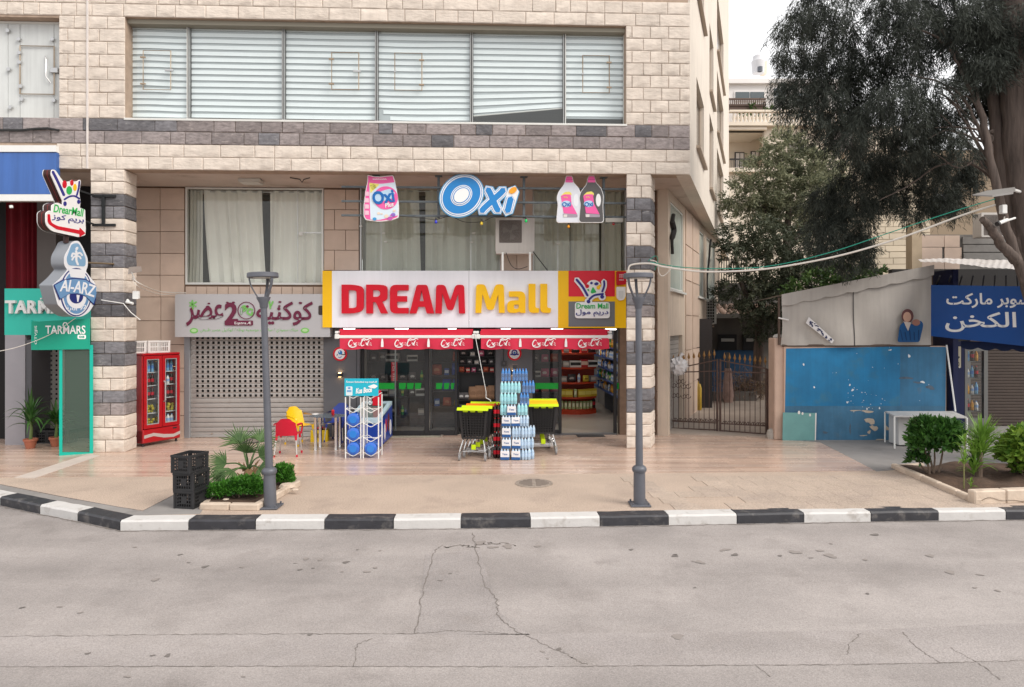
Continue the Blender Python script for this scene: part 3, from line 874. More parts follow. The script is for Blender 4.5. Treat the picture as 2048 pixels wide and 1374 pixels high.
for a, c, b, d in gwin:
    wo = MB().prism([rrect(a, b, c, d), rrect(a + 0.05, b + 0.05, c - 0.05, d - 0.05)], lambda p, q: gs.P(p, q, -0.02), lambda p, q: gs.P(p, q, -0.1)).build('mezzanine_window', mat('pale_frame', (0.6, 0.6, 0.57), 0.5), bld)
    MB().prism([rrect(a + 0.01, b + 0.01, c - 0.01, d - 0.01)], lambda p, q: gs.P(p, q, -0.06), lambda p, q: gs.P(p, q, -0.07)).build('pane', MILKY, wo)
    MB().prism([rrect(a - 0.05, b - 0.06, c + 0.05, b - 0.005)], lambda p, q: gs.P(p, q, 0.08), lambda p, q: gs.P(p, q, -0.02)).build('sill', MATS['pale_frame'], wo)
SHUT = mat('galvanised_shutter', (0.38, 0.355, 0.335), 0.42, 0.35, var=0.1, vs_=2, dirt=(0.30, 0.27, 0.25), ds=3, dlim=0.6)
a, c, b, d = garage
sh = thing('roller_shutter', 'grey roller shutter in the alley wall behind the iron gate', 'shutter', gs.P((a + c) / 2, 0, 0))
n = 20; 
for k in range(n):
    z0 = b + (d - b) * k / n; z1 = b + (d - b) * (k + 1) / n
    MB().prism([rrect(a + 0.01, z0 + 0.006, c - 0.01, z1 - 0.004)], lambda p, q: gs.P(p, q, -0.10), lambda p, q: gs.P(p, q, -0.14)).build('slat', SHUT, sh)
# thin stone panels on the alley wall (joint lines)
for x in (1370, 1384):
    for k in range(6):
        a0 = gs.px(x, 650)[0]; a1 = gs.px(x + 13, 650)[0]
        MB().prism([rrect(a0 + 0.01, 0.02 + k * 0.99, a1 - 0.01, 0.98 + k * 0.99)], lambda p, q: gs.P(p, q, 0.03), lambda p, q: gs.P(p, q, -0.01)).build('stone_panel', PINKT, gso)

# ---- big upper window with six blinds
ALU = mat('grey_aluminium', (0.42, 0.42, 0.41), 0.4, 0.6, var=0.05, vs_=4)
ALW = mat('white_frame', (0.66, 0.66, 0.63), 0.45)
PANE = glass('window_pane', (0.97, 0.995, 0.99), 1.6, 0.05, (0.7, 0.78, 0.78))
BL = mat('blind_fabric', (0.85, 0.90, 0.92), 0.8, var=0.03, vs_=3)
BLD = mat('sheer_backing', (0.47, 0.51, 0.53), 0.85, var=0.1, vs_=1.0)
GV = 0.26
xs = [250, 377, 567, 753, 943, 1129, 1252]
def zf(y, x=750): return bz(x, y, GV)
zwb, zwt = zb + 0.0, zt
for i in range(6):
    a, b = bu(xs[i] + 1, GV, 150), bu(xs[i + 1] - 1, GV, 150)
    wmb = MB(FB)
    wmb.prism([rrect(a, zwb + 0.01, b, zwt - 0.01), rrect(a + (0.05 if i == 0 else 0.018), zwb + 0.06, b - (0.05 if i == 5 else 0.018), zwt - 0.07)], lambda p, q: (p, GV - 0.03, q), lambda p, q: (p, GV + 0.04, q))
    wo = wmb.build('upper_window', ALW if i in (0, 5) else ALU, bld)
    MB(FB).pane(a + 0.01, b - 0.01, GV, zwb + 0.02, zwt - 0.02).build('pane', PANE, wo)
    bot = [zwb + 0.06, zwb + 0.15, zwb + 0.15, zwb + 0.10, zwb + 0.36, zwb + 0.22][i]
    top = zwt - 0.05; pitch = 0.1355; k = 0
    ba, bb = a + 0.03, b - 0.03
    bk = MB(FB)
    sl0 = [0, 0, 0, 0.0, 0.20, 0.0][i]
    bk.prism([[(ba, bot - sl0 * 0.6), (bb, bot + sl0 * 0.4), (bb, top), (ba, top)]] , lambda p, q: (p, GV + 0.075, q), lambda p, q: (p, GV + 0.08, q))
    bk.build('blind', BLD, wo)
    z = top
    while z - 0.082 > bot - 0.02:
        f = (top - z) / (top - bot); sl = sl0 * max(0, (f - 0.55) / 0.45) ** 1.5
        l0 = ba
        if i == 3 and z < bot + 0.30: l0 = ba + (bot + 0.34 - z) * 1.1
        sag = R.uniform(0.0, 0.012) if i in (0, 3) else R.uniform(0, 0.004)
        def fn(p, q, z=z, sl=sl, sag=sag, l0=l0):
            u = l0 + (bb - l0) * p
            return (u, GV + 0.055 + 0.006 * math.sin(q * 3.1), z - 0.082 * q + sl * (p - 0.6) + sag * math.sin(p * 5 + i))
        MB(FB).grid(fn, 6, 2).build('blind_slat', BL, wo, sharp=80)
        z -= pitch
    if i == 4: MB(FB).tube([(ba, GV + 0.05, bot - 0.12), (bb, GV + 0.05, bot + 0.08)], 0.015, 6).build('bottom_rail', ALW, wo)
BRASS = mat('brass_hatch', (0.36, 0.28, 0.20), 0.45, 0.5)
STEEL = mat('brushed_steel', (0.5, 0.5, 0.5), 0.35, 0.8)
for (x0, y0, x1, y1, hs, wi) in ((288, 102, 343, 180, 1, 0), (664, 106, 718, 180, 1, 2), (790, 107, 844, 181, -1, 3), (1165, 112, 1218, 186, -1, 5)):
    a, b, z1, z0 = bu(x0, GV, 140), bu(x1, GV, 140), bz(x0, y0, GV), bz(x0, y1, GV)
    wpar = [c for c in bld.children if c.name.startswith('upper_window')][wi]
    MB(FB).tube([(a, GV - 0.035, z0), (b, GV - 0.035, z0), (b, GV - 0.035, z1), (a, GV - 0.035, z1)], 0.013, 4, True).build('vent_frame', BRASS, wpar)
    lx, hx = (b, a) if hs > 0 else (a, b)
    zl = (z0 + z1) / 2
    MB(FB).box(lx - 0.07 * hs - 0.05, lx + 0.03 * hs + 0.02, GV - 0.06, GV - 0.02, zl - 0.022, zl + 0.022, 0.005).build('latch', STEEL, wpar)
    for zz in (z0 + 0.12, z1 - 0.15): MB(FB).box(hx - 0.06, hx + 0.05, GV - 0.055, GV - 0.02, zz - 0.016, zz + 0.016, 0.004).build('hinge', BRASS, wpar)
MB(FB).box(wx0 - 0.02, wx1 + 0.02, -0.02, 0.3, zb - 0.035, zb + 0.012, 0.006).build('window_sill', ALW, bld)
MB(FB).box(wx0, wx1, 0.1, 0.36, zt - 0.10, zt - 0.0, 0.004).build('header_box', mat('shaded_olive_header', (0.27, 0.25, 0.20), 0.7), bld)  # header box; its dark olive also carries the reveal's shading as colour
# ---- left upper window: white panels with an inner hatch
LV = 0.24
WPAN = mat('white_glass_panel', (0.60, 0.62, 0.61), 0.3, var=0.06, vs_=1.5, streak=0.15)
wl = MB(FB).prism([rrect(U0 + 2.2, zb, lx1, zt - 0.05), rrect(U0 + 2.3, zb + 0.04, lx1 - 0.04, zt - 0.09)], lambda p, q: (p, LV - 0.03, q), lambda p, q: (p, LV + 0.04, q)).build('upper_window', ALW, bld)
cx_ = [-11.6, bu(16, LV), bu(40, LV), bu(108, LV), lx1 - 0.03]
for a, b in zip(cx_, cx_[1:]): MB(FB).box(a + 0.004, b - 0.004, LV, LV + 0.02, zb + 0.03, zt - 0.08, 0.003).build('panel', WPAN, wl)
a, b, z1, z0 = bu(42, LV, 140), bu(110, LV, 140), bz(70, 93, LV), bz(70, 189, LV)
MB(FB).tube([(a, LV - 0.03, z0), (b, LV - 0.03, z0), (b, LV - 0.03, z1), (a, LV - 0.03, z1)], 0.016, 4, True).build('vent_frame', BRASS, wl)
for x, y in ((41, 107), (41, 126), (44, 174), (18, 63), (20, 140), (23, 216), (40, 80), (107, 80), (110, 202), (46, 200)):
    p = (bu(x, LV, y), LV - 0.03, bz(x, y, LV)); MB(FB).lathe([(0.001, 0.03), (0.04, 0.028), (0.045, 0.0)], p, 12, Matrix.Rotation(rad(90), 3, 'X')).build('disc_hinge', STEEL, wl)
MB(FB).tube([(bu(92, LV, 113), LV - 0.03, bz(92, 113, LV)), (bu(97, LV, 125), LV - 0.08, bz(97, 125, LV)), (bu(96, LV, 155), LV - 0.08, bz(96, 155, LV)), (bu(103, LV, 167), LV - 0.03, bz(103, 167, LV))], 0.012, 6).build('handle', STEEL, wl)
MB(FB).box(bu(103, LV, 140), bu(119, LV, 140), LV - 0.06, LV - 0.01, bz(110, 147, LV), bz(110, 137, LV), 0.006).build('lock', STEEL, wl)
MB(FB).tube([(-11.5, -0.05, bz(0, 262, 0)), (bu(40, -0.05, 262), -0.05, bz(40, 262, 0)), (bu(70, -0.05, 259), -0.05, bz(70, 259, 0)), (bu(95, -0.05, 258), -0.05, bz(95, 258, 0)), (bu(118, -0.05, 262), -0.05, bz(118, 262, 0))], 0.025, 6).build('cable', mat('black_cable', (0.02, 0.02, 0.02), 0.6), bld)

# ---- mezzanine windows with curtains
CURT = mat('cream_curtain', (0.84, 0.83, 0.79), 0.85, var=0.05, vs_=2)
CURT2 = mat('grey_curtain', (0.62, 0.61, 0.565), 0.85, var=0.06, vs_=2)
PANE2 = glass('mezzanine_pane', (0.94, 0.96, 0.93), 1.2, 0.06, (0.5, 0.53, 0.46))
PANE3 = glass('darker_pane', (0.90, 0.93, 0.88), 1.2, 0.08, (0.42, 0.45, 0.38))  # darker, greyer copy of the mezzanine glass for the right window
def mezz(h, divs, curts, gm, frame=ALW):
    a, b, z0, z1 = h[0][0], h[1][0], h[0][1], h[2][1]; v = VW + 0.04
    wo = MB(FB).prism([rrect(a, z0, b, z1), rrect(a + 0.035, z0 + 0.05, b - 0.035, z1 - 0.03)], lambda p, q: (p, v - 0.05, q), lambda p, q: (p, v + 0.05, q)).build('mezzanine_window', frame, bld)
    cs = [a] + divs + [b]
    for p0, p1 in zip(cs, cs[1:]): MB(FB).pane(p0 + 0.004, p1 - 0.004, v, z0 + 0.02, z1 - 0.02).build('pane', gm, wo)
    for d_ in divs: MB(FB).box(d_ - 0.006, d_ + 0.006, v - 0.012, v + 0.012, z0 + 0.03, z1 - 0.02).build('mullion', STEEL, wo)
    for (c0, c1, b0, b1, nf, cm) in curts:        # top span c0..c1, bottom span b0..b1
        seed = R.uniform(0, 9)
        def fn(p, q):
            s = q ** 1.4
            l, r = c0 + (b0 - c0) * s, c1 + (b1 - c1) * s
            ph = p * nf * 2 * math.pi + seed + 0.6 * math.sin(p * 7 + seed) * (0.3 + q) + 0.8 * q * math.sin(p * 3 + seed)
            dp = 0.055 + 0.02 * math.sin(p * 11 + seed)
            return (l + (r - l) * p + 0.02 * math.sin(2 * ph) * q, v + 0.16 + dp * math.sin(ph) * (0.6 + 0.5 * q), z1 - 0.03 - (z1 - z0 - 0.08) * q)
        MB(FB).grid(fn, int(nf * 10), 12).build('curtain', cm, wo, sharp=80)
    MB(FB).tube([(a, v + 0.17, z1 - 0.06), (b, v + 0.17, z1 - 0.06)], 0.014, 6).build('curtain_rail', STEEL, wo)
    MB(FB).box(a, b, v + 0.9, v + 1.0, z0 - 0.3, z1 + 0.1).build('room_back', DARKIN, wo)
    return wo
X = lambda x: bu(x, VW + 0.1, 460)
m1 = mezz(holes[0], [X(597)], [(X(374), X(402), X(374), X(400), 4, CURT2), (X(404), X(522), X(416), X(533), 5.5, CURT), (X(537), X(648), X(535), X(648), 5.5, CURT)], PANE2)
MB(FB).box(bu(597, VW, 465), bu(645, VW, 465), VW + 0.02, VW + 0.035, bz(620, 466, VW), bz(620, 464.5, VW)).build('glazing_bar', STEEL, m1)
MB(FB).box(bu(598, VW, 465), bu(606, VW, 465), VW - 0.01, VW + 0.035, bz(600, 471, VW), bz(600, 464, VW), 0.004).build('catch', ALW, m1)
m2 = mezz(holes[1], [X(763), X(942), X(1000), X(1066), X(1115), X(1205)], [(X(722), X(837), X(722), X(841), 6, CURT2), (X(850), X(1000), X(849), X(1000), 7, CURT2), (X(1066), X(1140), X(1066), X(1142), 4.5, CURT2), (X(1142), X(1200), X(1144), X(1200), 4, CURT2), (X(1205), X(1262), X(1205), X(1262), 4, CURT2)], PANE3, ALU)
for x, y in ((767, 466), (771, 483), (947, 466), (943, 484), (722, 452), (1116, 487)):
    MB(FB).box(bu(x - 3, VW, y), bu(x + 3, VW, y), VW - 0.02, VW + 0.035, bz(x, y + 2, VW), bz(x, y - 1, VW), 0.004).build('catch', ALW, m2)
tiles(1003, 1064, 500, 541, 2, 1, v=VW - 0.03, par=rw)
MB(FB).box(bu(1001, VW, 450), bu(1065, VW, 450), VW - 0.016, VW + 0.3, 3.06, 6.0).build('stub_wall', PINKT, rw)
# lamp box and hook under the soffit
lb = thing('ceiling_luminaire', 'unlit white box lamp fixed under the soffit over the curtained window', 'lamp', B(bu(502, 0.9), 0.9, 6.0), TH)
ua, ub = bu(480, 0.9, 360), bu(524, 0.9, 360)
MB(FB).box(ua, ub, 0.75, 1.1, 5.93, 6.0, 0.01).build('housing', mat('old_white_plastic', (0.5, 0.47, 0.42), 0.5), lb)
MB(FB).box(ua + 0.03, ub - 0.03, 0.78, 1.07, 5.905, 5.93, 0.01).build('diffuser', mat('frosted_cover', (0.55, 0.52, 0.47), 0.3), lb)
MB(FB).tube([(bu(580, 0.6, 353), 0.6, 5.985), (bu(600, 0.6, 355), 0.6, 5.95), (bu(604, 0.6, 355), 0.6, 5.88), (bu(608, 0.6, 355), 0.6, 5.95), (bu(620, 0.6, 354), 0.6, 5.985)], 0.012, 5).build('cable', MATS['black_cable'], bld)

# ================================================================== SHOP FRONT
def pm(name, col, rough=0.5, **k):
    k.setdefault('spec', 0.25)
    return mat(name, col, rough, **k)
RED = pm('sign_red', (0.58, 0.006, 0.022), 0.5, var=0.04, vs_=2)
YEL = pm('sign_yellow', (0.86, 0.50, 0.008), 0.4, var=0.03, vs_=2)
WHT = pm('sign_white', (0.80, 0.81, 0.86), 0.35, var=0.02, vs_=1.2, streak=0.05)
PWH = pm('print_white', (0.8, 0.8, 0.8), 0.5)
GRY = pm('sign_grey', (0.16, 0.165, 0.18), 0.4)
NAVY = pm('print_navy', (0.03, 0.03, 0.22), 0.45)
GRN = pm('print_green', (0.03, 0.42, 0.09), 0.45)
BLU = pm('print_blue', (0.02, 0.19, 0.52), 0.4)
LBLU = pm('print_light_blue', (0.18, 0.36, 0.60), 0.4)
PINK = pm('print_pink', (0.80, 0.12, 0.36), 0.45)
BLKM = pm('black_metal', (0.02, 0.02, 0.022), 0.4, spec=0.4)
DGREY = pm('dark_grey_panel', (0.115, 0.115, 0.125), 0.5, var=0.08, vs_=1.5)
WMET = pm('white_metal', (0.74, 0.74, 0.72), 0.35, var=0.04, vs_=5)
STEELF = pm('painted_steel_frame', (0.10, 0.115, 0.125), 0.5, var=0.25, vs_=5)
CABW = pm('white_cable', (0.62, 0.58, 0.53), 0.6)
CABG = pm('green_cable', (0.03, 0.28, 0.20), 0.6)
CABK = MATS['black_cable']

# ---- perforated roller shutter of the juice shop
VS = VW + 0.06
ua, ub = bu(381, VS, 780), bu(651, VS, 780); zt_ = bz(515, 668, VS); zb_ = 0.02
sh = thing('roller_shutter', 'wide grey roller shutter with rows of square holes under the juice shop sign', 'shutter', B((ua + ub) / 2, VS, 0), TH)
pit = 0.1155; wdt = ub - ua
hol = [(-wdt / 2 + 0.165 + 0.1255 * k - 0.03, -wdt / 2 + 0.165 + 0.1255 * k + 0.03, -0.03, 0.03) for k in range(25) if -wdt / 2 + 0.165 + 0.1255 * k < wdt / 2 - 0.06]
perf = MB().rwall((-wdt / 2, wdt / 2, -pit / 2 + 0.003, pit / 2 - 0.003), hol, lambda a, b: (a, -0.004 - 0.009 * math.cos(b / pit * math.pi) , b), lambda a, b: (a, 0.02, b)).mesh('slat', SHUT)
def slatp(h): return MB().prism([[(-0.0, -h / 2 + 0.002), (0.016, -h / 2 + 0.006), (0.02, 0), (0.014, h / 2 - 0.012), (-0.004, h / 2 - 0.002), (-0.012, h / 2 - 0.002), (-0.012, -h / 2 + 0.002)]], lambda a, b: (wdt / 2, -a, b), lambda a, b: (-wdt / 2, -a, b)).mesh('slat', SHUT)
solid = slatp(0.115)
nS = int((zt_ - zb_) / pit)
for k in range(nS + 1):
    q = link('slat', solid if k < 8 else perf, sh); q.location = (0, 0, zb_ + 0.06 + k * pit)
MB(FB).box(ua, ub, VS - 0.03, VS + 0.02, 0.01, 0.075, 0.006).build('bottom_bar', ALU, sh)
MB(FB).box(ua - 0.12, ua + 0.01, VS - 0.08, VS + 0.05, 0, zt_, 0.008).build('guide_rail', pm('guide_grey', (0.33, 0.34, 0.36), 0.45, metal=0.4), sh)
MB(FB).box(ub - 0.005, ub + 0.03, VS - 0.05, VS + 0.05, 0, zt_, 0.008).build('guide_rail', MATS['guide_grey'], sh)
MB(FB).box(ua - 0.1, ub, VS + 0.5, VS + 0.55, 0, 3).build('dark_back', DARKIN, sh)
lk = MB(FB); lk.lathe([(0.02, 0), (0.02, 0.02)], (bu(425, VS, 870), VS - 0.03, 0.1), 10, Matrix.Rotation(rad(90), 3, 'X')); lk.build('lock', IRON, sh)

# ---- juice shop sign
V = 1.48; P1 = BP(V)
js = thing('shop_sign', 'grey juice shop sign with maroon Arabic lettering over the shutter', 'sign', P1.W(500, 674), TH)
SGR = pm('silver_sign_face', (0.44, 0.43, 0.44), 0.35, metal=0.25, var=0.05, vs_=1.0)
shape('board', rpoly([(350, 674, 0), (350, 588, 6), (660, 588, 0), (660, 674, 0)], 0), P1, 0, 0.26, SGR, js)
MAR = pm('maroon_letters', (0.13, 0.016, 0.045), 0.35); LGR = pm('leaf_green', (0.17, 0.44, 0.11), 0.4)
text(arabic('عصر'), (373, 609, 447, 652), P1, 0.025, 0.025, MAR, js, bold=0.018)
text(arabic('كوكنيه'), (513, 603, 626, 651), P1, 0.025, 0.025, MAR, js, bold=0.018)
text('2', (450, 605, 476, 646), P1, 0.026, 0.026, MAR, js, bold=0.03)
shape('number_base', rrect(450, 641, 506, 651, 2), P1, 0.024, 0.024, MAR, js)
text('Eqatna.Æ', (470, 643.5, 503, 650), P1, 0.028, 0.003, PWH, js)
shape('ring', [circ(493, 621, 17.5), circ(493, 621, 16.2)], P1, 0.02, 0.02, MAR, js)
shape('leaf', stroke([(483, 628), (484, 616), (490, 612), (488, 622), (495, 614)], 4), P1, 0.018, 0.018, LGR, js)
shape('leaf', stroke([(505, 620), (499, 618), (495, 625), (503, 630), (505, 624)], 3.5), P1, 0.018, 0.018, LGR, js)
shape('cherry', circ(495, 613, 2.6, 12), P1, 0.02, 0.02, MAR, js)
for pts in ([(386, 618), (385, 601)], [(380, 605), (392, 613)], [(393, 604), (380, 612)], [(541, 617), (539, 602)], [(538, 606), (534, 603)], [(542, 612), (546, 603)]):
    shape('leaf', stroke(pts, 3.0, smooth=False), P1, 0.016, 0.016, LGR, js)
for x, y, w_ in ((455, 605, 5), (418, 607, 5), (416, 614, 8), (467, 605, 6), (560, 604, 6), (559, 612, 5), (601, 606, 7)): shape('dot', circ(x, y, w_ / 2, 10, w_ / 3), P1, 0.02, 0.02, MAR, js)
text(arabic('كوكتيل عصير طبيعي') + ' / ' + arabic('سلطات موسميه بوظه') + ' / ' + arabic('ميلك سموذي'), (400, 656, 596, 666), P1, 0.004, 0.003, LGR, js, res=2)
for x, y in ((388, 661.5), (610, 661)):
    shape('leaf_badge', circ(x, y, 8.5, 18, 5.5), P1, 0.004, 0.003, LGR, js)
    shape('leaf_badge', circ(x, y - 0.5, 5.5, 14, 3), P1, 0.007, 0.003, pm('pale_green', (0.4, 0.6, 0.3), 0.5), js)
shape('dark_mark', rrect(637, 611, 646, 630, 3), P1, 0.01, 0.01, pm('dark_mark', (0.05, 0.035, 0.03), 0.5), js)

# ---- main sign
V = 1.45; P2 = BP(V)
ms = thing('shop_sign', 'large white, yellow and red main sign reading DREAM Mall', 'sign', P2.W(950, 655), TH)
BK = 0.30
shape('white_panel', rrect(664, 541.5, 937.6, 655), P2, 0, BK, WHT, ms)
shape('white_panel', rrect(938.2, 541.5, 1116, 655), P2, 0, BK, WHT, ms)
shape('yellow_panel', rrect(645, 541.5, 664, 655), P2, 0.004, BK, YEL, ms)
shape('yellow_panel', [(1116, 541.5), (1252, 541.5), (1252, 656), (1116, 656)], P2, 0.002, BK, YEL, ms)
shape('red_panel', rrect(1137, 541.5, 1229.5, 593), P2, 0.012, 0.01, pm('panel_red', (0.66, 0.02, 0.04), 0.4), ms)
shape('grey_panel', rrect(1137, 603, 1229.5, 653), P2, 0.012, 0.01, GRY, ms)
x6 = lambda X, Y: (620 + X / 4.906, 520 + Y / 4.907)
x7 = lambda X, Y: (930 + X / 4.9075, 520 + Y / 4.907)
LET = 0.075
def letter(loops, xf, m, par=None, r=16):
    ls = [rpoly(l, r) for l in loops]
    return shape('letter', ls, P2, LET, LET, m, par or ms, xf)
letter([[(315, 243, 3), (430, 243, 60), (532, 262, 60), (532, 500, 60), (430, 525, 60), (315, 525, 3)], [(383, 297, 5), (425, 297, 20), (462, 305, 25), (462, 465, 25), (425, 472, 20), (383, 472, 5)]], x6, RED)
letter([[(555, 243, 3), (690, 243, 40), (764, 255, 45), (762, 390, 30), (712, 410, 5), (768, 525, 4), (700, 525, 4), (650, 415, 6), (622, 415, 3), (622, 525, 3), (557, 525, 3)], [(622, 297, 5), (672, 297, 12), (692, 312, 10), (692, 345, 10), (672, 362, 12), (622, 362, 5)]], x6, RED)
letter([[(970, 245, 5), (788, 245, 60), (788, 525, 60), (970, 525, 5), (970, 470, 5), (858, 470, 20), (858, 410, 3), (955, 410, 6), (955, 355, 6), (858, 355, 3), (858, 300, 20), (970, 300, 5)]], x6, RED)
letter([[(1050, 245, 22), (1152, 245, 22), (1220, 525, 4), (1148, 525, 4), (1130, 460, 4), (1065, 460, 4), (1046, 525, 4), (980, 525, 4)], [(1098, 300, 4), (1118, 405, 3), (1078, 405, 3)]], x6, RED)
letter([[(1232, 525, 4), (1240, 245, 30), (1325, 245, 30), (1378, 400, 14), (1430, 245, 30), (1513, 245, 30), (1523, 525, 4), (1462, 525, 4), (1455, 330, 4), (1405, 492, 22), (1350, 492, 22), (1300, 330, 4), (1294, 525, 4)]], x6, RED)
letter([[(102, 520, 4), (110, 240, 30), (195, 240, 30), (247, 390, 14), (300, 240, 30), (380, 240, 30), (390, 520, 4), (332, 520, 4), (325, 340, 4), (280, 490, 22), (218, 490, 22), (172, 335, 4), (160, 520, 4)]], x7, YEL)
letter([[(430, 308, 6), (592, 308, 60), (592, 520, 4), (545, 520, 4), (535, 508, 4), (500, 520, 10), (412, 520, 50), (412, 398, 55), (525, 396, 4), (525, 362, 22), (430, 362, 6)], [(480, 440, 10), (525, 438, 3), (525, 478, 16), (478, 480, 18)]], x7, YEL)
for dx in (0, 115):
    letter([[(622 + dx, 235, 6), (690 + dx, 235, 6), (690 + dx, 470, 22), (727 + dx, 474, 5), (722 + dx, 518, 6), (622 + dx, 522, 55)]], x7, YEL)

def cart_logo(pl, xf, o, par, latin='Dream Mall', arab='دريم مول', tb=(1090, 425, 1402, 478), ab=(1085, 486, 1402, 556), backing=True, sc_=1.0):
    k = 0
    def S(nm, loop, out, m):
        nonlocal k
        k += 1; shape(nm, loop, pl, out + k * 0.0004, 0.012, m, par, xf)
    st = [([(1090, 192), (1150, 265), (1200, 352)], 22), ([(1215, 388), (1265, 348), (1352, 334)], 20), ([(1360, 207), (1362, 255), (1342, 312)], 19)]
    if backing:
        for p, w_ in st: S('logo_backing', stroke(p, w_ + 34), o, PWH)
        for c in ((1208, 408, 36), (1342, 362, 36), (1260, 275, 78)): S('logo_backing', circ(*c), o, PWH)
        bp_ = circ(1248, 500, 172, 28, 84); S('logo_backing', rrect(1076, 414, 1418, 572, 30), o, PWH)
    o2 = o + 0.014
    for p, w_ in st: S('cart_line', stroke(p, w_), o2, NAVY)
    S('cart_wheel', circ(1208, 408, 18, 16), o2, NAVY); S('cart_wheel', circ(1342, 362, 19, 16), o2, NAVY)
    S('fruit', circ(1195, 258, 19, 14), o2, RED); S('fruit', circ(1237, 228, 13, 12), o2, NAVY); S('fruit', rpoly([(1262, 232), (1285, 218), (1308, 226), (1298, 248), (1270, 250)], 8), o2, NAVY)
    S('fruit', rpoly([(1285, 262), (1325, 238), (1335, 252), (1310, 295), (1288, 285)], 10), o2, YEL); S('fruit', rpoly([(1250, 262), (1288, 318), (1240, 330), (1228, 318)], 14), o2, GRN)
    S('fruit', rpoly([(1190, 292), (1212, 285), (1216, 312)], 5), o2, GRN)
    bx = lambda b: (*xf(b[0], b[1]), *xf(b[2], b[3]))
    text(latin, bx(tb), pl, o2 + 0.006, 0.01, GRN, par, bold=0.012)
    text(arabic(arab), bx(ab), pl, o2 + 0.006, 0.01, NAVY, par, bold=0.012)
lg = thing('logo_sign', 'shopping cart logo plate on the red and grey panel beside DREAM Mall', 'sign', P2.W(1184, 630), TH)
cart_logo(P2, x7, 0.05, lg)
al = thing('alarm_box', 'red alarm box at the top right corner of the main sign', 'alarm', P2.W(1241, 570), TH)
shape('case', rpoly([(1231.5, 543), (1250.5, 543), (1251, 569), (1232, 571)], 2), P2, 0.09, 0.086, pm('alarm_red', (0.5, 0.015, 0.03), 0.3, coat=0.3), al)
for y in (549, 553, 559): text('===', (1237, y, 1246, y + 2.4), P2, 0.094, 0.004, PWH, al)
al = thing('siren_box', 'small white siren box under the red alarm box', 'alarm', P2.W(1241, 602), TH)
shape('case', rpoly([(1232, 574, 2), (1250, 574, 2), (1250, 594, 6), (1245, 601, 5), (1236, 601, 5), (1232, 594, 6)], 2), P2, 0.07, 0.066, WMET, al)
shape('cover', rpoly([(1236, 582, 1), (1246, 582, 1), (1245, 597, 4), (1237, 597, 4)], 2), P2, 0.08, 0.01, pm('siren_grey', (0.62, 0.63, 0.62), 0.3), al)
# fluorescent battens under the sign, lit
TUBE = pm('lit_tube', (1, 1, 1), 0.3, emit=5.0, ecol=(1, 0.98, 0.95))
pos_words = ['leftmost', 'second from the left', 'third from the left', 'fourth from the left', 'fifth from the left', 'rightmost']
for i, (x0, x1) in enumerate(((687, 710), (790, 817), (896, 913), (1002, 1021), (1102, 1126), (1211, 1232))):
    v = V + 0.1; a, b = bu(x0, v, 658), bu(x1, v, 658); zc = bz((x0 + x1) / 2, 658.5, v)
    t = thing('tube_lamp', f'lit white tube lamp under the main sign, {pos_words[i]}', 'lamp', B((a + b) / 2, v, zc), TH, 'tube lamps under the main sign')
    MB(FB).box(a, b, v - 0.02, v + 0.03, zc + 0.012, zc + 0.04).build('batten', WMET, t)
    MB(FB).cyl((a, v, zc), (b, v, zc), 0.014, n=8).build('tube', TUBE, t)
# ---- awnings with scalloped printed valances
AWR = pm('awning_red', (0.55, 0.018, 0.045), 0.75, var=0.08, vs_=2)
AWRP = pm('valance_red', (0.62, 0.035, 0.075), 0.8, var=0.08, vs_=3)
COKE = [[(21, 9), (13, 3), (5, 12), (2, 25), (8, 34), (20, 29)], [(29, 17), (24, 24), (27, 32), (33, 27), (29.5, 17)], [(45, 19), (39, 20), (36, 28), (40, 32), (46, 28)], [(57, 18), (51, 20), (49, 28), (53, 32), (57, 26), (58.5, 18), (57, 28), (62, 31)],
        [(86, 9), (77, 3), (69, 12), (66, 25), (72, 34), (84, 29)], [(66, 5), (78, -3), (94, 3), (108, -4), (120, 0)], [(93, 17), (88, 24), (91, 32), (97, 27), (93.5, 17)], [(108, 6), (103, 14), (101, 28), (105, 32)], [(117, 18), (111, 20), (109, 28), (113, 32), (117, 26), (118.5, 18), (117, 28), (122, 31)], [(6, 37), (24, 41), (44, 37)]]
def script_logo(cx, cy, wd, pl, o, par, m):
    """flowing script wordmark, drawn stroke by stroke and joined as one print"""
    mb = MB(); k = wd / 122
    for i, s_ in enumerate(COKE):
        lp = [pl.px(*p) for p in stroke([(cx + (x - 61) * k + (20 - y) * 0.12 * k, cy + (y - 18) * k) for x, y in s_], 4.6 * k, 5, wf=lambda t: 0.6 + 0.55 * math.sin(math.pi * t))]
        mb.prism([lp], lambda a, b: pl.P(a, b, o + 0.0004 * i), lambda a, b: pl.P(a, b, o - 0.002), back=False)
    return mb.build('script_wordmark', m, par)
VA, VR = 1.0, 1.28; PA = BP(VA)
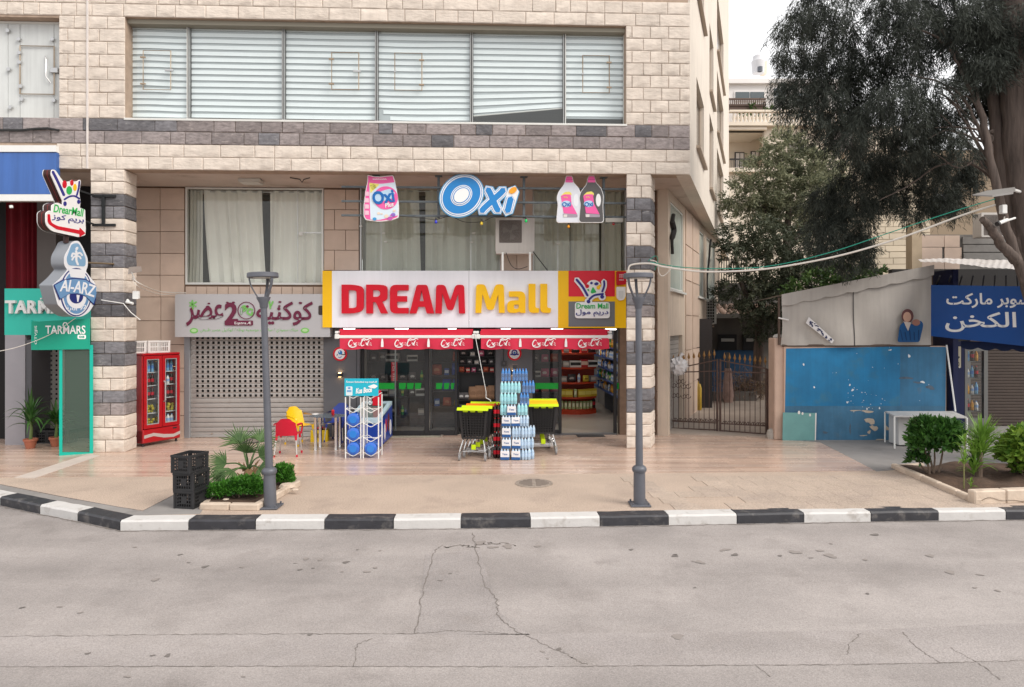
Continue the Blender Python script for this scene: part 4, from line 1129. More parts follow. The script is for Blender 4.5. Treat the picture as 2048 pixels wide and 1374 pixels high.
for (x0, x1, logos, divs, lab) in ((672, 952, (720, 812.6, 905.5), (764.5, 857), 'left red shop awning with scalloped printed valance and white bar'), (954, 1224, (997, 1088, 1180), (1040.5, 1132), 'right red shop awning with scalloped printed valance and white bar')):
    aw = thing('awning', lab, 'awning', PA.W((x0 + x1) / 2, 700), TH, 'red awnings under the main sign')
    a, b = bu(x0 + 8, VR, 664), bu(x1 - 6, VR, 664); zr = bz((x0 + x1) / 2, 664.5, VR)
    MB(FB).cyl((a, VR, zr), (b, VR, zr), 0.075, n=18).build('roller', AWR, aw)
    af, bf = bu(x0 + 2, VA, 674), bu(x1 - 4, VA, 674); zf_ = bz((x0 + x1) / 2, 673.5, VA)
    MB(FB).grid(lambda p, q: (af + 0.05 + (bf - af - 0.1) * p, VR - 0.07 + (VA - VR + 0.07) * q, zr + 0.03 + (zf_ - zr - 0.01) * q), 2, 3).build('canopy', AWR, aw)
    MB(FB).box(af, bf, VA - 0.03, VA + 0.04, zf_ - 0.034, zf_ + 0.034, 0.01).build('front_bar', WMET, aw)
    for e, s_ in ((af, -1), (bf, 1)):
        MB(FB).box(e - 0.05, e + 0.05, VA - 0.045, VA + 0.06, zf_ - 0.05, zf_ + 0.06, 0.015).build('end_cap', WMET, aw)
        MB(FB).box(e + (-0.05 if s_ < 0 else -0.02), e + (0.02 if s_ < 0 else 0.05), VA, VR + 0.06, zr - 0.03, zr + 0.03, 0.012).build('bracket', WMET, aw)
        MB(FB).tube([(e - s_ * 0.1, VR, zr - 0.1), (e - s_ * 0.8, VR - 0.1, zr - 0.09), (e - s_ * 0.25, VA + 0.05, zf_ - 0.05)], 0.018, 6).build('folding_arm', WMET, aw)
    xa, xb = x0 + 8, x1 - 6
    ua_, ub_ = bu(xa, VA, 690), bu(xb, VA, 690); zt1, zt0 = zf_ - 0.03, bz((xa + xb) / 2, 698, VA); nsc = 12 if x0 < 900 else 12
    seed = R.uniform(0, 6)
    def val(p, q):
        sc = 0.022 * abs(math.sin(p * math.pi * 6))
        zbm = zt0 - sc + 0.01
        return (ua_ + (ub_ - ua_) * p, VA - 0.02 + 0.022 * math.sin(p * 17 + seed) * q + 0.012 * math.sin(p * 41) * q, zt1 + (zbm - zt1) * q)
    MB(FB).grid(val, 72, 4).build('valance', AWRP, aw, sharp=80)
    PV = BP(VA - 0.06)
    for x in logos: script_logo(x, 685.5, 47, PV, 0.0, aw, PWH)
    for x in divs: shape('bottle_print', rpoly([(x - 1.2, 677, 1), (x + 1.2, 677, 1), (x + 2.4, 684), (x + 2.6, 694, 1), (x - 2.6, 694, 1), (x - 2.4, 684)], 0.5), PV, 0.0, 0.002, PWH, aw)
cr = thing('awning_crank', 'thin white awning crank rod hanging down in front of the rack', 'rod', PA.W(975, 790), TH)
MB().tube([PA.W(950, 668, 0.06), PA.W(954, 690, 0.07), PA.W(972, 782, 0.08)], 0.008, 6).build('rod', WMET, cr)
MB().tube([PA.W(972, 795, 0.08), PA.W(980, 799, 0.08), PA.W(982, 804, 0.08)], 0.012, 6).build('handle', WMET, cr)
MB().tube([PA.W(972, 782, 0.08), PA.W(972, 795, 0.08)], 0.009, 6).build('hook', WMET, cr)

# ---- shop interior shell
UL, UR = bu(652, VW), bu(1262, VW)
FLOORIN = mat('shop_floor_tile', (0.50, 0.44, 0.385), 0.25, var=0.06, vs_=1)
INW = mat('shop_wall', (0.36, 0.35, 0.34), 0.8)
VBK = 9.0
MB(FB).box(UL, UR + 0.4, VW + 0.22, VBK, 0.0, 0.009).build('shop_floor', FLOORIN, bld)
MB(FB).box(UL, UR + 0.4, VW + 0.1, VBK, 2.86, 3.04).build('shop_ceiling', INW, bld)
MB(FB).box(UL, UR + 0.4, VBK, VBK + 0.1, 0, 3).build('shop_back_wall', INW, bld)
MB(FB).box(UL - 0.1, UL, VW + 0.1, VBK, 0, 3).build('shop_side_wall', INW, bld)
MB(FB).box(UR + 0.4, UR + 0.5, VW + 0.3, VBK, 0, 3).build('shop_side_wall', INW, bld)
LITP = pm('lit_panel', (1, 1, 1), 0.4, emit=15.0, ecol=(1, 0.94, 0.86))
for i, (u, v, wd_) in enumerate(((UR - 1.0, 3.6, 1.2), (UR - 1.0, 6.3, 1.2), (-1.4, 4.6, 1.2))):
    t = thing('ceiling_lamp', 'lit ceiling panel inside the shop, ' + ('nearest the open door', 'deeper behind the open door', 'over the left displays')[i], 'lamp', B(u, v, 2.85), TH, 'shop ceiling lamps')
    MB(FB).box(u - wd_ / 2, u + wd_ / 2, v - 0.15, v + 0.15, 2.82, 2.862).build('frame', WMET, t)
    MB(FB).box(u - wd_ / 2 + 0.02, u + wd_ / 2 - 0.02, v - 0.13, v + 0.13, 2.812, 2.822).build('diffuser', LITP, t)
# ---- storefront: grey panels, black frames, panes
VG = VW + 0.14
sf = thing('glass_storefront', 'dark framed glass storefront below the DREAM Mall sign', 'storefront', B(bu(960, VG), VG, 0), TH)
ZT = bz(950, 652, VG)
SPANE = glass('storefront_pane', (0.88, 0.91, 0.90), 1.5, 0.02, (0.3, 0.32, 0.32))
def fbox(x0, x1, z0, z1, v0, v1, nm, m, c=0.004): return MB(FB).box(bu(x0, VG, 780), bu(x1, VG, 780), v0, v1, z0, z1, c).build(nm, m, sf)
for x0, x1 in ((650, 722), (991, 1064)): fbox(x0, x1, 0.0, ZT, VW - 0.03, VG + 0.05, 'grey_panel', DGREY)
fbox(715, 716.2, 0.0, ZT, VW - 0.034, VW - 0.02, 'panel_joint', BLKM, 0)
for x0, x1 in ((722.5, 728), (849, 858), (909.5, 915), (1065, 1070), (1117, 1123), (1227, 1233)): fbox(x0, x1, 0.0, ZT, VG - 0.04, VG + 0.05, 'post', BLKM)
for x0, x1 in ((728.2, 848.8), (858.2, 909.3), (1070.2, 1116.8)):
    fbox(x0, x1, 0.0, 0.12, VG - 0.03, VG + 0.04, 'bottom_rail', BLKM); fbox(x0, x1, ZT - 0.09, ZT, VG - 0.03, VG + 0.04, 'top_rail', BLKM)
    MB(FB).pane(bu(x0, VG, 780), bu(x1, VG, 780), VG, 0.12, ZT - 0.09).build('pane', SPANE, sf)
MB(FB).pane(bu(1233.2, VG, 780), bu(1262, VG, 780), VG, 0.0, ZT).build('pane', SPANE, sf)
fbox(789, 792, 0.0, ZT, VG + 0.02, VG + 0.05, 'glass_fin', pm('aluminium_strip', (0.3, 0.31, 0.31), 0.3, metal=0.6))
fbox(915.2, 991, ZT - 0.3, ZT, VG - 0.03, VG + 0.04, 'top_rail', BLKM); fbox(1123.2, 1226.8, ZT - 0.06, ZT, VG - 0.03, VG + 0.04, 'top_rail', BLKM)
fbox(1065, 1233, 0.004, 0.03, VG - 0.1, VG + 0.1, 'threshold', pm('threshold_grey', (0.16, 0.16, 0.165), 0.4, metal=0.3))
STK = pm('green_sticker', (0.01, 0.36, 0.04), 0.4)
PG = BP(VG)
for x0, x1 in ((757, 789), (798, 812.5), (814, 828), (830, 843), (872, 885), (888, 899), (902, 909), (1070.5, 1116.5), (1234, 1252)):
    shape('sticker', [(x0, 766), (x1, 766), (x1 - (2 if x1 - x0 < 20 else 0), 778), (x0, 778)], PG, 0.004, 0.002, STK, sf)
shape('red_banner', rrect(781, 725, 793, 763), PG, -0.14, 0.004, RED, sf)
text('UUSAL TEƎUZ', (768.5, 740.5, 805.5, 747.5), PG, -0.138, 0.003, PWH, sf, rot=-math.pi / 2)
# wall sconces
WARM = pm('warm_glow', (1, 0.62, 0.28), 0.4, emit=14.0, ecol=(1, 0.6, 0.27))
for x, y, lab in ((680.5, 749.5, 'small black up-and-down wall light on the grey panel beside the shutter'), (1027, 745, 'small black up-and-down wall light above the water packs')):
    p = BP(VW - 0.03); a, z = p.px(x, y); t = thing('wall_light', lab, 'lamp', p.P(a, z), TH, 'lit wall lights')
    MB(FB).box(a - 0.055, a + 0.055, VW - 0.13, VW - 0.03, z - 0.045, z + 0.045, 0.006).build('housing', BLKM, t)
    for s_ in (1, -1): MB(FB).box(a - 0.03, a + 0.03, VW - 0.11, VW - 0.05, z + s_ * 0.046 - 0.003, z + s_ * 0.046 + 0.003).build('lens', WARM, t)
# round badges
for x, y, lab in ((680, 708, 'round red and white badge with a blue eye on the left grey panel'), (1029, 707, 'round red and white badge with navy emblem above the water packs')):
    p = BP(VW - 0.05); t = thing('round_sign', lab, 'sign', p.W(x, y), TH)
    shape('red_ring', circ(x, y, 14, 32), p, 0.0, 0.02, RED, t); shape('white_disc', circ(x, y, 10.5, 28), p, 0.004, 0.004, PWH, t)
    if x < 800:
        shape('emblem', circ(x + 0.5, y - 3, 4.2, 18), p, 0.008, 0.004, BLU, t); shape('emblem', circ(x - 0.8, y - 4.4, 1.3, 10), p, 0.012, 0.004, PWH, t); shape('emblem', stroke([(x + 3, y + 0.5), (x + 10, y + 1), (x + 9.5, y - 3.5)], 1.8), p, 0.010, 0.004, BLKM, t); shape('emblem', stroke([(x - 5, y), (x - 6, y + 3)], 1.3), p, 0.010, 0.004, NAVY, t); shape('emblem', stroke([(x - 3, y + 6), (x, y + 7), (x + 3, y + 5)], 1.2), p, 0.010, 0.004, BLU, t)
    else:
        shape('emblem', [circ(x, y - 2, 6.2, 20), circ(x, y - 2, 3.6, 16)], p, 0.008, 0.004, NAVY, t); shape('emblem', circ(x, y - 2, 2, 12), p, 0.01, 0.004, BLU, t)
        shape('band', rrect(x - 8.5, y + 0.2, x + 8.5, y + 3.2, 0.6), p, 0.0125, 0.004, NAVY, t); text('.:.:.:.', (x - 6, y + 6, x + 6, y + 7.5), p, 0.008, 0.004, NAVY, t)
pb = thing('switch_box', 'small dark electrical box with a cable on the grey panel right of the rack', 'box', BP(VW - 0.03).W(1008, 733), TH)
shape('case', rrect(1003, 721, 1013, 732, 1), BP(VW - 0.03), 0.05, 0.05, pm('dark_box', (0.06, 0.06, 0.062), 0.5), pb)
shape('dial', circ(1008, 726.5, 2.5, 10), BP(VW - 0.03), 0.06, 0.012, pm('box_face', (0.11, 0.11, 0.115), 0.5), pb)
MB().tube([BP(VW - 0.045).W(1007, 721), BP(VW - 0.045).W(1007, 690)], 0.006, 5).build('conduit', CABK, pb)
# door mats
t = thing('door_mat', 'dark rubber mat at the open shop door', 'mat', gnd(1180, 877)); MB(FB).box(bu(1153, 1.72, 877), bu(1208, 1.72, 877), 1.52, 1.8, 0.005, 0.018, 0.004).build('mat', pm('rubber', (0.05, 0.048, 0.047), 0.8), t)
t = thing('floor_panel', 'worn pale panel on the tiles below the glass storefront', 'mat', gnd(830, 879)); MB(FB).box(bu(782, 1.7, 879), bu(880, 1.7, 879), 1.62, 1.86, 0.005, 0.014, 0.003).build('panel', mat('worn_panel', (0.36, 0.33, 0.26), 0.6, var=0.2, vs_=5, dirt=(0.25, 0.24, 0.2), ds=6, dlim=0.5), t)
MB(FB).box(bu(881, 1.7, 879), bu(886, 1.7, 879), 1.6, 1.86, 0.005, 0.03, 0.003).build('edge_strip', IRON, t)

# ---- air conditioner above the sign
VC = 1.0; PC = BP(VC); CAS = pm('ac_casing', (0.52, 0.49, 0.46), 0.5, var=0.06, vs_=2, streak=0.15)
def aircon(pl, x0, y0, x1, y1, fx, fy, fr, dp, label, sideways=False):
    a0, z1 = pl.px(x0, y0); a1, z0 = pl.px(x1, y1); w_ = a1 - a0
    t = thing('air_conditioner', label, 'air conditioner', pl.P((a0 + a1) / 2, z0))
    shape('casing', rrect(x0, y0, x1, y1, 2), pl, 0, dp, CAS, t)
    ca, cz = pl.px(fx, fy); r = abs(pl.px(fx + fr, fy)[0] - ca)
    shape('fan_recess', rrect(fx - fr * 1.08, fy - fr * 1.08, fx + fr * 1.08, fy + fr * 1.08, 2), pl, 0.003, 0.004, pm('fan_shroud', (0.13, 0.11, 0.10), 0.6), t)
    for k in range(1, 8):
        rr = r * k / 7
        MB().tube([pl.P(ca + rr * math.cos(q), cz + rr * math.sin(q), 0.018) for q in (2 * math.pi * i / 24 for i in range(24))], 0.004, 4, True).build('grille_ring', pm('grille_wire', (0.2, 0.18, 0.165), 0.5), t)
    for k in range(8):
        q = k * math.pi / 8
        MB().tube([pl.P(ca - r * math.cos(q), cz - r * math.sin(q), 0.022), pl.P(ca + r * math.cos(q), cz + r * math.sin(q), 0.022)], 0.003, 4).build('grille_spoke', MATS['grille_wire'], t)
    for k in range(3):
        q = k * 2.094 + 0.4
        MB().prism([[(ca + 0.8 * r * math.cos(q + d_) * s_, cz + 0.8 * r * math.sin(q + d_) * s_) for d_, s_ in ((0, 0.15), (0.0, 1), (0.5, 1), (0.9, 0.85), (0.7, 0.2))]], lambda a, b: pl.P(a, b, 0.008), lambda a, b: pl.P(a, b, 0.005)).build('fan_blade', pm('fan_blade', (0.19, 0.165, 0.15), 0.5), t)
    MB().prism([circ(ca, cz, r * 0.16, 12)], lambda a, b: pl.P(a, b, 0.012), lambda a, b: pl.P(a, b, 0.004)).build('hub', MATS['fan_blade'], t)
    return t
ac = aircon(PC, 991, 436, 1069, 502, 1021, 463, 21, 0.33, 'beige air conditioner unit with round fan above the main sign')
shape('service_cover', rrect(1046, 438, 1068, 500, 1), PC, 0.004, 0.006, CAS, ac); shape('base_rail', rrect(992, 501, 1068, 507), PC, -0.01, 0.3, CAS, ac)
for x in (1003, 1058): MB().box(0, 0.05, 0, 0.05, 0, 1, 0.004, Matrix.Translation(PC.W(x, 541)) @ Matrix.Diagonal((1, 1, PC.W(x, 504).z - PC.W(x, 541).z, 1))).build('leg', WMET, ac)
MB().tube(catmull([PC.W(1066, 503), PC.W(1075, 515), PC.W(1095, 541)], 5), 0.012, 5).build('pipe', CABK, ac)
MB().tube(catmull([PC.W(1012, 505), PC.W(1022, 530), PC.W(1036, 538), PC.W(1055, 533)], 5), 0.008, 5).build('pipe', CABK, ac)

# ---- steel frame hanging from the soffit with three advertising boards
VF = 0.32; PF = BP(VF)
fr = thing('sign_frame', 'dark steel bar frame hung under the soffit carrying the OXI boards', 'frame', PF.W(960, 344), TH)
for y in (376, 404.5, 432.5): MB(FB).box(bu(683 if y > 380 else 683, VF, y), bu(1254, VF, y), VF - 0.02, VF + 0.02, bz(970, y, VF) - 0.022, bz(970, y, VF) + 0.022, 0.003).build('rail', STEELF, fr)
for x in (752, 877, 1048, 1208):
    u = bu(x, VF, 380); MB(FB).box(u - 0.028, u + 0.028, VF + 0.022, VF + 0.07, bz(x, 436, VF), 6.0, 0.003).build('hanger', STEELF, fr); MB(FB).box(u - 0.08, u + 0.08, VF - 0.03, VF + 0.12, 5.985, 6.002, 0.003).build('plate', STEELF, fr)
PO = BP(VF - 0.05)
xo = lambda X, Y: (660 + X / 4.876, 320 + Y / 4.876)
# letters O x i
ox = thing('letter_sign', 'blue and white OXI letter board in the middle of the steel frame', 'sign', PO.W(960, 435), TH)
OXB = pm('oxi_blue', (0.015, 0.21, 0.55), 0.3, coat=0.2); OXE = pm('oxi_edge_blue', (0.10, 0.33, 0.58), 0.35)
rO = rad(-40)
k = 0
for (a, b, m, z, th_) in ((232, 200, OXE, 0.10, 0.12), (222, 190, PWH, 0.106, 0.01), (212, 180, OXB, 0.110, 0.01), (206, 174, PWH, 0.1135, 0.01), (196, 163, OXB, 0.117, 0.01), (112, 92, PWH, 0.121, 0.01), (104, 84, OXB, 0.1245, 0.01), (98, 78, PWH, 0.128, 0.01), (88, 68, OXB, 0.1315, 0.01), (80, 60, PWH, 0.135, 0.01)):
    shape('letter_layer', circ(1284, 355, a, 48, b, rO), PO, z, th_, m, ox, xo)
def lay(strokes, ws, base=0.095):
    for j, (w_, m) in enumerate(ws):
        for i, s_ in enumerate(strokes): shape('letter_layer', stroke(s_, w_, smooth=False, n=2), PO, base + j * 0.0042 + i * 0.0012, 0.11 if j == 0 else 0.008, m, ox, xo)
lay([[(1540, 295), (1560, 330), (1625, 480), (1640, 500)], [(1690, 300), (1670, 325), (1500, 480), (1480, 505)]], [(118, OXE), (100, PWH), (84, OXB), (76, PWH), (56, OXB)], 0.088)
lay([[(1790, 300), (1780, 330), (1735, 480), (1725, 510)]], [(124, OXE), (106, PWH)], 0.092)
lay([[(1762, 385), (1755, 405), (1735, 490), (1728, 505)]], [(84, OXB), (76, PWH), (58, OXB)], 0.104)
shape('letter_dot', circ(1782, 305, 42, 20, 27, rad(-35)), PO, 0.112, 0.01, pm('oxi_orange', (0.85, 0.36, 0.03), 0.4), ox, xo)
# detergent bag board
bg_ = thing('product_board', 'pink detergent bag board on the left of the steel frame', 'sign', PO.W(765, 445), TH)
bag = [(370, 150, 8), (430, 166, 20), (500, 168, 20), (617, 154, 8), (632, 190), (652, 290, 30), (674, 440, 30), (672, 565, 14), (600, 592, 20), (480, 606, 30), (352, 588, 14), (333, 555, 14), (332, 450, 30), (350, 310, 30), (370, 210)]
cxb, cyb = 503, 385
def scl(pts, k, ky=None): return [(cxb + (p[0] - cxb) * k, cyb + (p[1] - cyb) * (ky or k), *p[2:]) for p in pts]
BAGS = lambda nm, pts, o_, m, r=6, th_=0.008: shape(nm, rpoly(pts, r), PO, o_, th_, m, bg_, xo)
BAGS('backing', bag, 0.06, PWH, 10, 0.08); BAGS('bag_print', scl(bag, 0.955, 0.965), 0.064, PINK, 10)
BAGS('front_panel', [(388, 230), (500, 240, 30), (640, 222), (650, 290), (668, 440), (664, 545), (480, 590, 20), (400, 585), (392, 400)], 0.068, pm('pale_blue_print', (0.62, 0.72, 0.80), 0.5))
BAGS('yellow_corner', [(388, 228), (488, 244), (400, 330)], 0.072, pm('pale_yellow', (0.80, 0.70, 0.16), 0.5))
shape('pink_circle', circ(548, 375, 118, 32, 112), PO, 0.076, 0.008, PINK, bg_, xo)
shape('wordmark_back', stroke([(455, 390), (540, 350), (600, 335)], 95), PO, 0.080, 0.008, pm('halo_blue', (0.45, 0.62, 0.78), 0.5), bg_, xo)
text('Oxi', (*xo(418, 300), *xo(632, 432)), PO, 0.088, 0.008, pm('word_blue', (0.01, 0.13, 0.42), 0.4), bg_, bold=0.035, rot=rad(-9))
text('Plus', (*xo(540, 420), *xo(625, 465)), PO, 0.086, 0.006, PWH, bg_, bold=0.02, shear=0.2, rot=rad(-10))
text('~~~~~~~~', (*xo(420, 186), *xo(555, 200)), PO, 0.068, 0.003, PWH, bg_)
text('12 kilo', (*xo(405, 240), *xo(450, 290)), PO, 0.0755, 0.003, pm('print_olive', (0.2, 0.25, 0.05), 0.5), bg_, rot=rad(-30))
for i, (x, y, r, m) in enumerate(((555, 552, 22, 'pale_flower'), (480, 525, 16, 'pale_flower'), (620, 540, 24, 'lilac'), (440, 580, 20, 'sky'), (590, 575, 24, 'mag'), (510, 530, 10, 'pale_flower'), (630, 500, 14, 'pale_flower'), (600, 545, 10, 'mag'))):
    c = {'pale_flower': (0.75, 0.62, 0.5), 'lilac': (0.25, 0.14, 0.5), 'sky': (0.05, 0.3, 0.6), 'mag': (0.5, 0.1, 0.4)}[m]
    shape('flower_print', circ(x, y, r, 8, r * 0.8), PO, 0.0735 + i * 0.0007, 0.004, pm('print_' + m, c, 0.5), bg_, xo)
for i, y in enumerate((335, 400, 460, 520)): BAGS('side_label', [(348, y - 22), (384, y - 20), (386, y + 20), (346, y + 20)], 0.0725, pm('print_pale_pink', (0.78, 0.5, 0.6), 0.5), 3)
# softener bottles board
xb_ = lambda X, Y: (1040 + X / 4.293, 320 + Y / 4.293)
bo = thing('product_board', 'white and dark softener bottles board on the right of the steel frame', 'sign', PO.W(1158, 445), TH)
bot = [(388, 170, 4), (395, 145, 5), (442, 145, 5), (450, 170, 4), (455, 200), (500, 250, 20), (519, 310, 20), (514, 400, 20), (520, 525, 10), (505, 537, 8), (330, 537, 8), (315, 522, 10), (322, 440, 20), (328, 385, 20), (317, 330, 20), (330, 280, 20), (372, 225), (384, 200)]
for dx, bm, z in ((0, pm('bottle_white', (0.68, 0.70, 0.76), 0.3), 0.0), (190, pm('bottle_charcoal', (0.10, 0.095, 0.095), 0.3), 0.012)):
    c0, c1 = 418 + dx, 340
    pts = [(p[0] + dx, *p[1:]) for p in bot]; big = [(c0 + (p[0] - c0) * 1.05, c1 + (p[1] - c1) * 1.025, *p[2:]) for p in pts]
    T = lambda nm, pp, o_, m, r=6: shape(nm, rpoly([(p[0] + dx, *p[1:]) for p in pp], r), PO, o_ + z, 0.006, m, bo, xb_)
    shape('backing', rpoly(big, 8), PO, 0.06 + z, 0.06, PWH, bo, xb_); shape('bottle_print', rpoly(pts, 8), PO, 0.064 + z, 0.006, bm, bo, xb_)
    T('cap_print', [(390, 170, 4), (397, 147, 4), (440, 147, 4), (448, 170, 4), (453, 198), (386, 198)], 0.068, PINK); T('cap_line', [(388, 172), (450, 172), (450, 176), (388, 176)], 0.071, pm('dark_pink', (0.5, 0.05, 0.22), 0.5), 0)
    shape('handle_gap', circ(478 + dx, 350, 22, 20, 55), PO, 0.0685 + z, 0.006, PWH if dx else pm('pale_gap', (0.78, 0.8, 0.84), 0.4), bo, xb_)
    T('label_yellow', [(350, 310), (378, 282, 10), (420, 275, 10), (440, 292), (438, 310)], 0.0680, MATS['pale_yellow']); T('label_pink', [(348, 312, 8), (375, 300, 8), (432, 300, 8), (440, 380), (488, 470), (372, 462)], 0.0705, PINK)
    T('label_foot', [(365, 465), (490, 472), (490, 496), (368, 496)], 0.0695, pm('foot_grey', (0.35, 0.3, 0.36), 0.5)); T('label_mark', [(370, 472), (402, 472), (402, 495), (370, 495)], 0.0725, pm('pale_mark', (0.66, 0.62, 0.6), 0.5))
    shape('word_halo', circ(395 + dx, 382, 42, 20, 28), PO, 0.0735 + z, 0.004, MATS['halo_blue'], bo, xb_)
    text('Oxi', (*xb_(358 + dx, 365), *xb_(432 + dx, 405)), PO, 0.078 + z, 0.004, MATS['word_blue'], bo, bold=0.03, rot=rad(-5)); text('Baby', (*xb_(372 + dx, 318), *xb_(408 + dx, 334)), PO, 0.0745 + z, 0.003, MATS['pale_yellow'], bo)
# festoon: cable with coloured bulbs
fe = thing('festoon_cable', 'thin black cable sagging along the lowest bar of the steel frame', 'cable', PO.W(900, 440), TH)
MB().tube(catmull([PO.W(x, y) for x, y in ((800, 432), (845, 436), (872, 439), (900, 433), (930, 444), (965, 443), (990, 434), (1050, 434), (1100, 437), (1136, 434), (1225, 434))], 6), 0.007, 5).build('cable', CABK, fe)
for x, y, c, nm in ((872, 443, (0.02, 0.03, 0.5), 'blue'), (963, 446, (0.6, 0.42, 0.02), 'yellow'), (1052, 441, (0.0, 0.5, 0.1), 'green'), (1137, 452, (0.75, 0.3, 0.01), 'orange'), (1227, 446, (0.6, 0.02, 0.03), 'red')):
    p = PO.W(x, y); t = thing('festoon_bulb', f'{nm} festoon bulb hanging from the steel frame', 'bulb', p, 0, 'coloured festoon bulbs')
    MB().lathe([(0.004, -0.05), (0.028, -0.035), (0.034, -0.01), (0.022, 0.02), (0.014, 0.03)], p, 12).build('globe', pm('bulb_' + nm, c, 0.25, coat=0.5), t); MB().lathe([(0.017, 0.028), (0.017, 0.075), (0.006, 0.09)], p, 10).build('socket', BLKM, t)
fl = thing('flood_light', 'slim floodlight on a bracket at the right end of the steel frame', 'lamp', PO.W(1228, 440), TH)
shape('body', rrect(1210, 437, 1245, 445, 1), PO, 0.08, 0.05, pm('flood_body', (0.30, 0.28, 0.25), 0.5), fl); MB().tube([PO.W(1209, 434), PO.W(1210, 447, 0.05), PO.W(1243, 447, 0.05), PO.W(1246, 434)], 0.008, 5).build('bracket', STEELF, fl)

# ================================================================== STREET FURNITURE AND GOODS
LAMPM = pm('lamp_post_grey', (0.115, 0.12, 0.14), 0.45, metal=0.2, var=0.12, vs_=4, spec=0.4)
def lamp(px, py, label, lean=0.0):
    p = gnd(px, py); t = thing('street_lamp', label, 'street lamp', p, 0, 'grey street lamps on the pavement')
    x, y, _ = p; L2 = Matrix.Translation(p) @ Matrix.Rotation(lean, 4, 'Y') @ Matrix.Translation(-p)
    def mb(): return MB(L2)
    mb().box(x - 0.15, x + 0.15, y - 0.15, y + 0.15, 0.004, 0.028, 0.005).build('base_plate', LAMPM, t)
    for a in (-1, 1):
        for b in (-1, 1): mb().cyl((x + a * 0.115, y + b * 0.115, 0.02), (x + a * 0.115, y + b * 0.115, 0.06), 0.014, n=6).build('anchor_bolt', LAMPM, t)
    mb().lathe([(0.09, 0.02), (0.086, 0.5), (0.098, 0.5), (0.108, 0.525), (0.108, 0.555), (0.092, 0.58), (0.06, 0.6)], (x, y, 0), 24).build('lower_sleeve', LAMPM, t)
    mb().lathe([(0.056, 0.58), (0.051, 1.6), (0.046, 2.97)], (x, y, 0), 20).build('shaft', LAMPM, t)
    mb().lathe([(0.05, 2.95), (0.058, 2.97), (0.062, 3.02), (0.10, 3.10), (0.10, 3.115)], (x, y, 0), 20).build('funnel', LAMPM, t)
    for k in range(3):
        a = rad(90 + 120 * k); c, s_ = math.cos(a), math.sin(a)
        path = catmull([(x + r * c, y + r * s_, z) for r, z in ((0.075, 3.1), (0.125, 3.19), (0.175, 3.30), (0.195, 3.41))], 5)
        vs = []
        for q in path:
            for dr, dt in ((-0.008, -0.02), (0.008, -0.02), (0.008, 0.02), (-0.008, 0.02)): vs.append((q.x + dr * c - dt * s_, q.y + dr * s_ + dt * c, q.z))
        n = len(path); mb().add(vs, [(i * 4 + j, i * 4 + (j + 1) % 4, (i + 1) * 4 + (j + 1) % 4, (i + 1) * 4 + j) for i in range(n - 1) for j in range(4)]).build('arm', LAMPM, t)
    mb().lathe([(0.15, 3.405), (0.215, 3.40), (0.225, 3.41), (0.222, 3.465), (0.21, 3.475), (0.05, 3.478)], (x, y, 0), 32).build('head', LAMPM, t)
    mb().lathe([(0.14, 3.398), (0.14, 3.406)], (x, y, 0), 24).build('led_plate', pm('led_plate', (0.6, 0.6, 0.55), 0.3), t)
lamp(541, 1015, 'grey street lamp beside the palm planter', rad(-1.9))
lamp(1279, 1010, 'grey street lamp in front of the right stone column', rad(-0.3))

# ---- stack of black produce crates
CRB = pm('black_plastic', (0.022, 0.022, 0.024), 0.5, var=0.2, vs_=6, spec=0.4)
def crate_parts(w_, l_, h_, m, nx=6, nl=9, nz=4):
    def lat(len_, nh):
        hs = []
        for i in range(nh):
            for j in range(nz):
                if abs(i - (nh - 1) / 2) < 1.2 and j in (1, 2) and nh < 8: continue
                a = -len_ / 2 + 0.035 + (len_ - 0.07) * i / nh; b = 0.025 + (h_ - 0.06) * j / nz
                hs.append((a + 0.006, a + (len_ - 0.07) / nh - 0.006, b + 0.006, b + (h_ - 0.06) / nz - 0.008))
        return hs
    A = MB().rwall((-w_ / 2, w_ / 2, 0.0, h_), lat(w_, nx), lambda a, b: (a, -0.006, b), lambda a, b: (a, 0.006, b)).mesh('end_wall', m)
    S = MB().rwall((-l_ / 2, l_ / 2, 0.0, h_), lat(l_, nl), lambda a, b: (-0.006, -a, b), lambda a, b: (0.006, -a, b)).mesh('side_wall', m)
    Bt = MB().rwall((-w_ / 2, w_ / 2, -l_ / 2, l_ / 2), [(-w_ / 2 + 0.03 + i * (w_ - 0.06) / 4 + 0.01, -w_ / 2 + 0.03 + (i + 1) * (w_ - 0.06) / 4 - 0.01, -l_ / 2 + 0.03 + j * (l_ - 0.06) / 6 + 0.01, -l_ / 2 + 0.03 + (j + 1) * (l_ - 0.06) / 6 - 0.01) for i in range(4) for j in range(6)], lambda a, b: (a, b, 0.012), lambda a, b: (a, b, 0.0)).mesh('base', m)
    rm = MB(); o2, i2 = 0.018, 0.004
    def ring(d, z): return [(-w_ / 2 - d, -l_ / 2 - d, z), (w_ / 2 + d, -l_ / 2 - d, z), (w_ / 2 + d, l_ / 2 + d, z), (-w_ / 2 - d, l_ / 2 + d, z)]
    rm.add(ring(o2, h_) + ring(-i2, h_) + ring(o2, h_ - 0.03) + ring(-i2, h_ - 0.03), [(a, (a + 1) % 4, 4 + (a + 1) % 4, 4 + a) for a in range(4)] + [(a + 8, 8 + (a + 1) % 4, (a + 1) % 4, a) for a in range(4)] + [(a + 4, 4 + (a + 1) % 4, 12 + (a + 1) % 4, 12 + a) for a in range(4)] + [(12 + a, 12 + (a + 1) % 4, 8 + (a + 1) % 4, 8 + a) for a in range(4)])
    Rm = rm.mesh('rim', m)
    post = MB().box(-0.016, 0.016, -0.016, 0.016, 0, h_ - 0.01, 0.004).mesh('corner_post', m)
    return A, S, Bt, Rm, post, w_, l_
